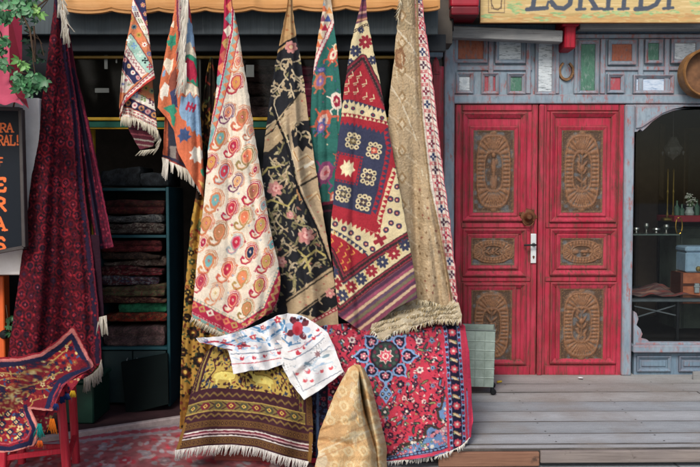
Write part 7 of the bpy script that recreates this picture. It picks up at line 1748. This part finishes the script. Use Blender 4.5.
def shelf_and_stock():
    Y = 5.50
    r = empty('shelf_unit', (X_(137, Y), Y + .2, .03), 'dark teal shelf unit packed with folded textiles, cupboard doors below', 'shelf unit')
    X0, X1 = X_(96, Y), X_(169.5, Y)
    for (a, b) in ((96, 99), (166.5, 169.5)):
        mb = MB(); x0, x1 = X_(a, Y), X_(b, Y); mb.box(x0, x1, Y - .01, Y + .45, .03, Z_(187, Y), .003); mb.build('upright', M['teal'], r)
    for py in (188, 235, 347):
        mb = MB(); z = Z_(py, Y); mb.box(X0 + .022, X1 - .022, Y - .005, Y + .45, z - .02, z, .003); mb.build('shelf', M['teal'], r)
    mb = MB(); mb.box(X0, X1, Y + .455, Y + .47, .03, Z_(187, Y), 0); mb.build('back_panel', M['cabinet'], r)
    for (a, b) in ((99.4, 132.4), (133, 166.2)):
        mb = MB(); x0, x1, z0, z1 = R_(a, 351, b, 403, Y); mb.box(x0, x1, Y + .002, Y + .022, max(z0, .05), z1, .004); d = mb.build('cupboard_door', M['cabinet'], r)
        mb = MB(); x = x1 - .03 if a < 120 else x0 + .03; mb.tube([(x, Y - .002, z1 - .05), (x, Y - .022, z1 - .055), (x, Y - .022, z1 - .11), (x, Y - .002, z1 - .115)], .004, 6); mb.build('handle', M['steel'], d)
    G = 'folded textiles stacked on the shelf unit'
    items = [(200, 214.5, ['3a1418', '2a1c1a', '4a2a20'], 'dark maroon folded rug under the top shelf board of the unit', 104, 164, 2), (215.5, 222.5, ['55585a', '2a2a2c', '6a6a66'], 'thin grey striped folded blanket in the upper compartment', 100, 163, 1), (223.5, 233.6, ['4f4c48', '77736a', '2c2422', '3a2c2a'], 'grey and black patterned folded kilim at the bottom of the upper compartment', 99, 165, 2),
             (240, 252, ['4a1a1e', '2c1416', '5d2c28'], 'dark red folded rug on top of the tall middle pile', 101, 162, 2), (252.6, 259.5, ['2e2624', '4a3a30', '1f1a1c'], 'dark brown folded rug second from the top of the middle pile', 100, 160, 1), (260.2, 266.5, ['5a4a42', '33201f', '8a7c70'], 'mottled brown and cream folded rug in the upper middle pile', 100, 164, 1), (267, 275.4, ['5d2026', '2f1a1e', '7a5a50'], 'faded crimson folded rug above the blue and white bundle', 101, 163, 2),
             (276, 285.6, ['7d7c80', '2c3450', '5d2a30', '3a2a2c'], 'folded textile with white and blue end sticking out on the left', 100, 158, 2), (286.2, 296.5, ['4a4a34', '6a5a44', '2f3a2c', '5a3030'], 'olive green patterned folded kilim in the middle pile', 100, 165, 2), (297, 303, ['4a2a26', '705a44', '2a2020'], 'thin rust and tan folded kilim above the green blanket', 99, 166, 1), (303.6, 313, ['1f5a40', '2a6a4c', '194a36'], 'plain green folded blanket low in the middle pile', 118, 166, 1),
             (313.6, 322, ['8a2420', '5d2420', '3a1a1a', '6a4a30'], 'bright red folded rug directly under the green blanket', 99, 166, 1), (327, 346.5, ['4a3c3c', '6a5450', '5d4048', '33302e'], 'bulky grey pink folded bundle at the foot of the middle pile', 100, 164, 2)]
    for i, (a, b, cols, lb, xa, xb, ly) in enumerate(items):
        x0, x1, z0, z1 = R_(xa, a, xb, b, Y + .03); x0 = max(x0, X0 + .03); x1 = min(x1, X1 - .03)
        folded_stack_item(x0, x1, z0 + .001, z1, Y + .03 + .01 * (i % 3), .36, cols, 300 + i, 'folded_rug', lb, 'rug', G, ly)
    # dark bundles on top
    for i, (a, b, xa, xb, lb) in enumerate([(168, 186.6, 100, 140, 'dark grey cloth bundle lying on the left top of the shelf unit'), (172, 186.6, 141, 168, 'smaller black cloth bundle on the right top of the shelf unit')]):
        x0, x1, z0, z1 = R_(xa, a, xb, b, Y + .03); folded_stack_item(x0, x1, z0 + .003, z1, Y + .03, .38, ['22262a', '2c3034', '1a1c1e'], 330 + i, 'cloth_bundle', lb, 'bundle', None, 1)
    # leaning dark panel in front of the cupboard
    from mathutils import Vector
    P = [np.array(at(121, 363, 5.44)), np.array(at(167.5, 354, 5.46)), np.array(at(168.5, 404, 5.36))]; P.append(P[0] + P[2] - P[1] + .10 * (P[1] - P[0]) + .04 * (P[2] - P[1])); P = [tuple(p) for p in P]
    mb = MB(); off = (0, .018, .006); mb.add(list(P) + [tuple(np.add(p, off)) for p in P], [(0, 1, 2, 3), (7, 6, 5, 4), (0, 4, 5, 1), (1, 5, 6, 2), (2, 6, 7, 3), (3, 7, 4, 0)])
    tag(mb.build('wooden_board', m_plain('matt_black_green_board', '0a1212', .9, 0, .3, 8, .05, .1)), 'loose dark panel leaning against the cupboard doors below the shelves', 'panel')
    # dark green chest at left
    r2 = empty('green_chest', (X_(80, 5.3), 5.3, .03), 'dark green chest standing on the floor left of the shelf unit', 'chest')
    x0, x1, z0, z1 = R_(60, 385, 92, 430, 5.02); mb = MB(); mb.box(x0, x1, 5.05, 5.4, .032, z1, .008); mb.build('chest_body', m_plain('bottle_green_paint', '12352a', .4, 0, .3), r2)
    mb = MB(); mb.box(x0 - .01, x1 + .01, 5.04, 5.41, z1 + .001, z1 + .03, .008); mb.build('lid', m_plain('bottle_green_lid', '163d30', .4, 0, .3), r2)
    # things behind the upper lights
    for i, (a, b, c, d, Yd, cols, lb) in enumerate([(232, 64, 300, 71, 5.75, ['4a3228', '3a2a24'], 'top brown folded rug on the ledge behind the upper window'), (230, 72, 302, 82, 5.75, ['4d3836', '3c2a2c'], 'second brown folded rug on the ledge behind the upper window'), (232, 83, 300, 94, 5.75, ['463430', '2d2020'], 'third brown folded rug on the ledge behind the upper window'), (229, 95, 303, 105, 5.75, ['50403a', '33282a'], 'fourth folded rug from the top on the upper window ledge'), (231, 106, 301, 117, 5.75, ['4a3634', '2a2022'], 'lowest folded rug on the ledge behind the upper window')]):
        x0, x1, z0, z1 = R_(a, b, c, d, Yd); folded_stack_item(x0, x1, z0, z1 - .004, Yd, .3, cols, 350 + i, 'folded_rug', lb, 'rug', 'folded rugs behind the upper window', 1)
    mb = MB(); x0, x1, z0, z1 = R_(225, 117.6, 306, 120, 5.7); mb.box(x0, x1, 5.68, 6.1, z0 - .02, z1 - .006, .003); tag(mb.build('ledge_board', M['dark']), 'dark ledge board carrying folded rugs behind the upper window', 'ledge')
    cv = Cv(296, 60, 330, 122, '7a1c38')
    for k in range(9): cv.line([(296, 62 + k * 7), (330, 60 + k * 7)], 1.4, ['4a1428', 'a84a5c', '2c1824'][k % 3])
    textile('hung_maroon_cloth', [sheet(cv, [(299, 66), (318, 66)], [(299, 119), (320, 119)], [(299, 66), (299, 119)], [(318, 66), (320, 119)], lambda px, py, s, t: 5.55 + .015 * np.sin(s * 9), step=1.2, seed=77)], M['rug'], 'maroon striped cloth hung inside the upper window between two kilims', 'cloth')
    # paper tags on the glass
    for px, py, w, h, lb in [(106, 62, 3.2, 14, 'narrow white paper tag hanging at the upper window'), (102, 90.5, 14, 4.5, 'pale paper strip stuck low on the upper window'), (116.5, 60, 1.6, 6, 'tiny white tag hanging beside the narrow paper tag'), (250, 71, 8, 12, 'small grey leaflet on the upper window beside the paisley kilim')]:
        x, _, z = at(px, py, 5.39); a, b = w / F * 5.39 / 2, h / F * 5.39 / 2; mb = MB(); mb.box(x - a, x + a, 5.388, 5.391, z - b, z + b, .0005, 0); tag(mb.build('paper_tag', m_plain('aged_paper', '5f625f', .8, 0, .15)), lb, 'tag')

def hanging_pole():
    mb = MB(); y = 4.955; x0, x1 = X_(30, y), X_(446, y); z = Z_(-20, y)
    mb.tube([(x0, y, z), (x1, y, z)], .014, 10)
    p = mb.build('hanging_pole', M['iron']); tag(p, 'iron pole above the valance from which the kilims hang', 'pole')
    for px in (57, 138, 181, 227.5, 290, 327, 363.5, 411):
        mb = MB(); x = X_(px, 4.93); mb.tube([(x, y, z + .014), (x, y - .018, z + .004), (x, y - .02, z - .02), (x, y - .01, z - .045), (x, y + .004, z - .04)], .004, 6); mb.build('hook', M['iron'], p)
    for px in (60, 250, 436):
        mb = MB(); x = X_(px, 5.0); mb.beam((x, y + .012, z + .005), (x, 5.118, z + .03), .016, .016); mb.build('bracket', M['iron'], p)

def benches():
    w = m_paint('red_brown_bench_wood', '7d3a34', '5d2a28', '9a6a58', .35, (6, 1, 1), 8, base2='8a4640')
    def bench(name, label, xa, xb, ya, yb, zt):
        r = empty(name, ((xa + xb) / 2, (ya + yb) / 2, 0), label, 'bench')
        mb = MB(); mb.box(xa, xb, ya, yb, zt - .035, zt, .006); mb.build('bench_top', w, r)
        for x in (xa + .03, xb - .07):
            for y in (ya + .02, yb - .06): mb = MB(); mb.box(x, x + .045, y, y + .045, 0.0, zt - .0352, .004); mb.build('leg', w, r)
        mb = MB(); mb.box(xa + .08, xb - .08, ya + .03, ya + .05, .05, .13, .004); mb.build('stretcher', w, r)
    bench('wooden_bench', 'red brown wooden bench almost hidden under the brown and gold rug', X_(214, 4.5), X_(298, 4.5), 4.56, 4.9, .555)
    bench('display_bench', 'low wooden bench hidden under the bright red medallion carpet', X_(325, 4.5), X_(438, 4.5), 4.48, 4.95, .60)
    mb = MB(); mb.box(X_(214, 4.4), X_(304, 4.4), 4.36, 4.55, .016, .075, .006, -.03); tag(mb.build('foot_board', w), 'reddish board lying on the ground beneath the brown rug fringe', 'board')
    # stool
    rd = m_paint('scuffed_red_stool_paint', 'a01c2c', '7d1420', '8a7a74', .34, (1, 1, 5), 10, base2='b22838')
    zt = .525
    r = empty('red_stool', (-1.75, 3.95, 0), 'red painted wooden stool under the tasselled rug at the far left', 'stool')
    seat = [at_floor(45, 409, zt), at_floor(58, 395, zt), at_floor(80, 371, zt), at_floor(-40, 360, zt), at_floor(-120, 410, zt)]
    mb = MB(); n = len(seat); mb.add(seat + [(x, y, z - .03) for x, y, z in seat], [tuple(range(n)), tuple(range(2 * n - 1, n - 1, -1))] + [(i, i + n, (i + 1) % n + n, (i + 1) % n) for i in range(n)]); mb.build('seat', rd, r)
    def foot(px, py, Y, dx): 
        x, y, z = at(px, py, Y); return (x, y, zt - .031), (x + dx, y, 0)
    L = {'fr': foot(60.5, 398, 3.87, .035), 'br': foot(71.5, 380, 4.33, .02), 'fl': foot(4, 398, 3.75, -.02), 'bl': foot(24, 380, 4.33, -.02)}
    for t, b_ in L.values():
        mb = MB(); mb.beam(b_, t, .036, .036, .005); mb.build('leg', rd, r)
    def on(k, z): t, b_ = L[k]; f = z / t[2]; return tuple(b_[i] * (1 - f) + t[i] * f for i in range(3))
    for a_, b_, z in (('fl', 'fr', .235), ('bl', 'br', .11), ('fr', 'br', .17), ('fl', 'bl', .17), ('fl', 'fr', .44)):
        mb = MB(); mb.beam(on(a_, z), on(b_, z), .026, .018, .003); mb.build('stretcher', rd, r)

def left_edge():
    wh = m_plain('white_rendered_panel', 'e6e2dc', .75, 0, .1, 6, .05, col2='cfcac2')
    yW = 4.86
    x0, x1, z0, z1 = R_(-90, 98, 40.5, 275, yW); mb = MB(); mb.box(x0, x1, yW, yW + .08, z0, z1, .006); tag(mb.build('white_wall_panel', wh), 'off white wall panel behind the black sign at the left edge', 'panel')
    mb = MB(); x0, x1, z0, z1 = R_(-60, 276, 5.2, 470, 5.03); mb.box(x0, x1, 5.03, 5.12, 0, z1, .006)
    o = mb.build('orange_post', m_plain('bright_orange_paint', 'd8602a', .5, 0, .2, 8, .05)); tag(o, 'bright orange painted post at the left edge below the white panel', 'post')
    mb = MB(); x, _, z = at(4.6, 335, 5.0); mb.lathe([(0, .03), (.02, .028), (.028, .02), (.03, 0)], (x - .01, 5.028, z), 'y', 16); mb.build('black_knob', M['black'], o)
    mb = MB(); x0, x1, _, _ = R_(-90, 276, 70, 470, 5.3); mb.box(x0, x1, 5.3, 5.34, 0, 3.0, 0); tag(mb.build('dark_partition', m_plain('dark_partition_paint', '161a20', .7, 0, .3)), 'dark partition wall behind the dark red carpet', 'wall')
    # black sign
    yS = 4.72
    r = empty('black_sign', (X_(5, yS), yS, Z_(258, yS)), 'narrow black hanging sign with orange capital letters at the left edge', 'sign')
    P4 = [(-40, 108), (21.5, 109.5), (25.2, 247), (-36, 258.5)]
    cv = Cv(-42, 104, 30, 262, '141a22')
    OR = 'e8703a'
    import itertools
    def letter(ch, x, y, h, w, lw):
        L = lambda pts: cv.line([(x + a * w, y + b * h) for a, b in pts], lw, OR)
        sf = lambda a, b: cv.line([(x + (a - .18) * w, y + b * h), (x + (a + .18) * w, y + b * h)], lw * .75, OR)
        if ch == 'E': L([(.2, 0), (.2, 1)]); L([(.05, 0), (.9, 0), (.9, .2)]); L([(.2, .5), (.7, .5)]); L([(.05, 1), (.9, 1), (.95, .78)])
        elif ch == 'R': L([(.2, 0), (.2, 1)]); L([(.05, 0), (.6, 0), (.85, .12), (.85, .38), (.6, .5), (.2, .5)]); L([(.5, .5), (.95, 1)]); sf(.2, 1)
        elif ch == 'A': L([(.1, 1), (.5, 0), (.9, 1)]); L([(.28, .65), (.72, .65)]); sf(.1, 1); sf(.9, 1)
        elif ch == 'S': L([(.85, .2), (.7, .02), (.3, .02), (.12, .2), (.25, .42), (.75, .58), (.9, .8), (.7, .98), (.3, .98), (.1, .8)])
        elif ch == 'L': L([(.2, 0), (.2, 1)]); L([(.05, 1), (.85, 1), (.9, .78)]); sf(.2, 0)
        elif ch == '!': L([(.5, 0), (.5, .65)]); cv.circ(x + .5 * w, y + h * .95, lw * .7, OR)
        elif ch == 'K': L([(.2, 0), (.2, 1)]); L([(.85, 0), (.25, .5), (.9, 1)])
    for ch, x in (('R', -.6), ('A', 6.2)): letter(ch, x, 123.5, 8.5, 7, 1.6)
    letter('E', -8, 123.5, 8.5, 7, 1.6)
    for ch, x in (('R', -2.5), ('A', 3.4), ('L', 9.6), ('!', 14.6)): letter(ch, x, 135.5, 9.5, 6, 1.5)
    cv.line([(-1, 158), (-1, 166)], 1.6, OR); cv.line([(-2, 158), (2.4, 158)], 1.4, OR); cv.line([(-1, 162), (2, 162)], 1.2, OR)
    for ch, y in (('E', 178.5), ('R', 198), ('A', 217.5), ('S', 237.5)): letter(ch, -6.5, y, 12.5, 12.5, 2.8)
    nu, nv = 130, 280; s, t = np.meshgrid(np.linspace(0, 1, nu), np.linspace(0, 1, nv))
    px = (1 - t) * ((1 - s) * P4[0][0] + s * P4[1][0]) + t * ((1 - s) * P4[3][0] + s * P4[2][0]); py = (1 - t) * ((1 - s) * P4[0][1] + s * P4[1][1]) + t * ((1 - s) * P4[3][1] + s * P4[2][1])
    x, y, z = at(px, py, np.full_like(px, yS)); idx = np.arange(nu * nv).reshape(nv, nu); q = np.stack([idx[:-1, :-1], idx[1:, :-1], idx[1:, 1:], idx[:-1, 1:]], -1).reshape(-1, 4)
    mk('sign_face', np.stack([x, y, z], -1).reshape(-1, 3), q, m_vcol('glossy_sign_film', .45, .02, 20, (.95, 1.05), .15), r, cv.sample(px, py, .05).reshape(-1, 3))
    mb = MB(); pp = [at(*p, yS) for p in P4]
    for i in range(4): mb.beam(tuple(np.add(pp[i], (0, .0, 0))), tuple(np.add(pp[(i + 1) % 4], (0, .0, 0))), .022, .05, .003)
    mb.build('sign_frame', m_plain('grey_brown_metal_frame', '4a4544', .45, .4, .25), r)
    mb = MB(); a = at(13, 109, yS); mb.tube([(a[0], yS, a[2]), (a[0] + .01, yS, a[2] + .04), (a[0] + .005, yS, a[2] + .075)], .005, 6); mb.build('hanger', M['iron'], r)
    # pink metal awning
    pk = m_plain('faded_pink_red_metal', 'ae4a5e', .55, 0, .25, 5, .05, .2, col2='983c50'); pd = m_plain('deep_pink_red_metal', '8a2438', .45, 0, .25, 5, .05, .35)
    r = empty('pink_awning', (X_(5, 4.6), 4.6, Z_(108, 4.6)), 'pinkish red sheet metal awning with flared lower edge at the upper left corner', 'awning')
    mb = MB()
    g = [[(-90, -20, 4.9), (8, 5, 4.9)], [(-90, 55, 4.68), (10, 70, 4.68)], [(-90, 78, 4.62), (9, 82, 4.62)], [(-90, 92, 4.54), (16, 95, 4.54)], [(-90, 102, 4.44), (24, 104, 4.44)]]
    V = []; Fc = []; n = 40
    for row in g:
        for k in range(n):
            f = k / (n - 1); px = row[0][0] * (1 - f) + row[1][0] * f; py = row[0][1] * (1 - f) + row[1][1] * f + (1.6 * sin(px * .33) if row is g[-1] else 0); V.append(at(px, py, row[0][2] + .012 * sin(px * .33)))
    for i in range(len(g) - 1):
        for k in range(n - 1): Fc.append((i * n + k, i * n + k + 1, (i + 1) * n + k + 1, (i + 1) * n + k))
    mb.add(V, Fc); mb.build('slope_sheet', pk, r, True)
    mb = MB(); V = []; 
    side = [(8, 4, 4.9), (22, 2, 4.98), (10, 69, 4.68), (22, 66, 4.78), (9, 82, 4.62), (22, 80, 4.72), (16, 95, 4.54), (25, 94, 4.62), (24, 104, 4.44), (29, 109, 4.5)]
    mb.add([at(a, b, c) for a, b, c in side], [(2 * i, 2 * i + 1, 2 * i + 3, 2 * i + 2) for i in range(4)]); mb.build('side_sheet', pd, r)
    vine()

def vine():
    rr = random.Random(77)
    r = empty('vine', (X_(26, 4.55), 4.6, 2.0), 'green creeper with five-fingered leaves trailing over the pink awning', 'vine')
    mb = MB()
    for pts in [[(-10, -10), (8, 4), (20, 10), (38, 6), (52, -4)], [(-8, 40), (6, 62), (16, 72), (28, 74), (34, 80)], [(20, 8), (30, 30), (33, 48), (36, 62)], [(34, 26), (36, 44), (34, 60)], [(-8, 20), (2, 34), (4, 48)]]:
        mb.tube([at(x + rr.uniform(-1, 1), y, 4.56 + rr.uniform(-.02, .02)) for x, y in pts], .005, 6)
    for pts in [[(40, 10), (46, 3), (52, -6)], [(24, 30), (40, 40), (44, 56)], [(28, 36), (36, 34), (42, 44)], [(33, 40), (33, 60), (36, 80)]]:
        mb.tube([at(x, y, 4.66) for x, y in pts], .003, 5)
    mb.build('stem', m_plain('brown_vine_stem', '4d3b2c', .8, 0, .3), r)
    V = []; Fc = []; C = []
    def leaflet(c, ang, L, W, tilt, col, yb):
        k = len(V); n = 6; ca, sa = cos(ang), sin(ang)
        for i in range(n + 1):
            t = i / n; w = W * (sin(pi * t ** .75)) ** .8 * (1 - .15 * (i % 2)); z = tilt * t * t
            for o, d in ((-1, .25), (0, 0), (1, .25)):
                u = L * t; v = w * o
                V.append((c[0] + u * ca - v * sa, yb + z - d * w * .8 + .0, c[1] + u * sa + v * ca)); C.append(np.array(col) * (1.12 if o == 0 else 1))
        for i in range(n):
            for j in (0, 1): Fc.append((k + i * 3 + j, k + i * 3 + j + 1, k + i * 3 + 4 + j, k + i * 3 + 3 + j))
    def leaf(px, py, sz, Y, tone):
        x, _, z = at(px, py, Y); base = rr.uniform(0, 2 * pi) if sz < 5 else -pi / 2 + rr.uniform(-.9, .9)
        col = hx(rr.choice(tone)); tilt = rr.uniform(-.05, .03)
        for a, k in ((0, 1.0), (.85, .88), (-.85, .88), (1.75, .62), (-1.75, .62)):
            leaflet((x, z), base + a, sz / F * Y * k, sz / F * Y * .30 * k, tilt + rr.uniform(-.02, .02), np.array(col) * rr.uniform(.85, 1.15), Y + rr.uniform(-.01, .01))
    mid = ['3f7048', '4a7d52', '386a44', '558a5c', '2f5c3a']; lit = ['6a9c52', '7aa85e', '86b060']; dk = ['1f3d2a', '27482f', '1b3526']
    for px, py, s_ in [(30, 28, 7), (34, 52, 8), (27, 40, 6), (38, 58, 8), (32, 60, 7), (24, 20, 7), (36, 20, 6), (42, 50, 6), (29, 66, 7), (44, 60, 5)]: leaf(px, py, s_, 4.72, dk)
    for px, py in [(2, 4), (8, 2), (14, 6), (20, 2), (26, 6), (32, 2), (4, 12), (10, 14), (17, 12), (23, 12), (1, 20), (7, 20), (-4, 8), (-4, 18), (30, 10), (12, -4), (22, -6), (32, -8), (38, -6)]: leaf(px, py, rr.uniform(8, 11), 4.56 + rr.uniform(-.05, .03), mid)
    for px, py in [(3, 38), (8, 42), (0, 46), (5, 50), (-4, 42), (3, 60), (-2, 64), (7, 66)]: leaf(px, py, rr.uniform(7, 10), 4.54, mid)
    for px, py in [(38, 8), (34, 12), (40, 14)]: leaf(px, py, rr.uniform(7, 9), 4.56, lit)
    for px, py in [(20, 64), (26, 66), (19, 60)]: leaf(px, py, rr.uniform(7, 9), 4.52, lit)
    for px, py in [(14, 76), (20, 80), (26, 78), (32, 80), (38, 82), (44, 84), (28, 86), (36, 88), (22, 84), (42, 78), (34, 74), (18, 88), (30, 92), (46, 80)]: leaf(px, py, rr.uniform(8, 11), 4.50 + rr.uniform(-.05, .03), mid)
    for px, py in [(9, 318), (13, 322), (11, 326)]: pass
    m, nt, b = newmat('vine_leaf'); a_ = N(nt, 'ShaderNodeAttribute', attribute_name='Col'); nt.links.new(a_.outputs[0], b.inputs['Base Color']); b.inputs['Roughness'].default_value = .45
    tr = N(nt, 'ShaderNodeBsdfTranslucent'); nt.links.new(a_.outputs[0], tr.inputs[0]); mx = N(nt, 'ShaderNodeMixShader'); mx.inputs[0].default_value = .25
    out = [n for n in nt.nodes if n.type == 'OUTPUT_MATERIAL'][0]; nt.links.new(b.outputs[0], mx.inputs[1]); nt.links.new(tr.outputs[0], mx.inputs[2]); nt.links.new(mx.outputs[0], out.inputs[0])
    mk('foliage', np.array(V), np.array(Fc), m, r, np.clip(np.array(C), 0, 1))
    # small plant by the orange post
    V.clear(); Fc.clear(); C.clear()
    for px, py, s_ in [(9, 320, 6), (12, 326, 6), (7, 326, 5), (13, 317, 5), (10, 332, 5)]: leaf(px, py, s_, 4.98, ['3c6a44', '4a7a50', '2f5438'])
    p = empty('small_plant', at(10, 350, 4.99), 'little green leafy sprig beside the orange post', 'plant')
    mb = MB(); mb.tube([at(11, 355, 4.99), at(10, 335, 4.99), at(6, 305, 4.99)], .003, 5); mb.build('stem', bpy.data.materials['brown_vine_stem'], p)
    mk('foliage', np.array(V), np.array(Fc), m, p, np.clip(np.array(C), 0, 1))

# =================================================================== LIGHT, CAMERA
def light_camera():
    w = bpy.data.worlds.new('World'); SC.world = w; w.use_nodes = True; nt = w.node_tree; nt.nodes.clear()
    sky = N(nt, 'ShaderNodeTexSky'); sky.sky_type = 'NISHITA'; sky.sun_disc = False
    EL, AZ = radians(40), radians(180 + 20)
    sky.sun_elevation = EL; sky.sun_rotation = AZ; sky.dust_density = 2.5; sky.air_density = 1.0
    bg = N(nt, 'ShaderNodeBackground'); bg.inputs[1].default_value = SKY_STRENGTH
    out = N(nt, 'ShaderNodeOutputWorld'); nt.links.new(sky.outputs[0], bg.inputs[0]); nt.links.new(bg.outputs[0], out.inputs[0])
    ld = bpy.data.lights.new('sun', 'SUN'); ld.energy = SUN_STRENGTH; ld.angle = radians(18); ld.color = (1.0, .965, .91)
    lo = bpy.data.objects.new('sun', ld); COL.objects.link(lo)
    from mathutils import Vector
    # Nishita: rotation 0 puts the sun at +Y, growing clockwise seen from above
    d = Vector((sin(AZ) * cos(EL), cos(AZ) * cos(EL), sin(EL)))
    lo.rotation_euler = d.to_track_quat('Z', 'Y').to_euler(); lo.location = d * 20
    cd = bpy.data.cameras.new('camera'); co = bpy.data.objects.new('camera', cd); COL.objects.link(co)
    co.location = (0, 0, CAMZ); co.rotation_euler = (radians(90) - TH, 0, 0)
    cd.sensor_width = 36; cd.lens = 36 * F / 700; cd.clip_end = 1000; cd.clip_start = .05
    SC.camera = co
    SC.view_settings.view_transform = 'Standard'; SC.view_settings.look = 'None'; SC.view_settings.exposure = 0; SC.view_settings.gamma = 1
    SC.cycles.max_bounces = 6; SC.cycles.diffuse_bounces = 3

SKY_STRENGTH = .15
SUN_STRENGTH = 2.55
ground(); deck(); antique_front(); shop_goods(); extras_right()
carpet_shop(); shelf_and_stock(); hanging_pole(); benches(); left_edge()
rug_turkmen(); rug_gold(); rug_small(); rug_orange(); rug_paisley(); rug_black(); rug_green(); rug_red(); rug_beige()
floor_rug(); rug_medallion(); rug_brown(); suzani(); beige_folded(); stool_rug()
light_camera()
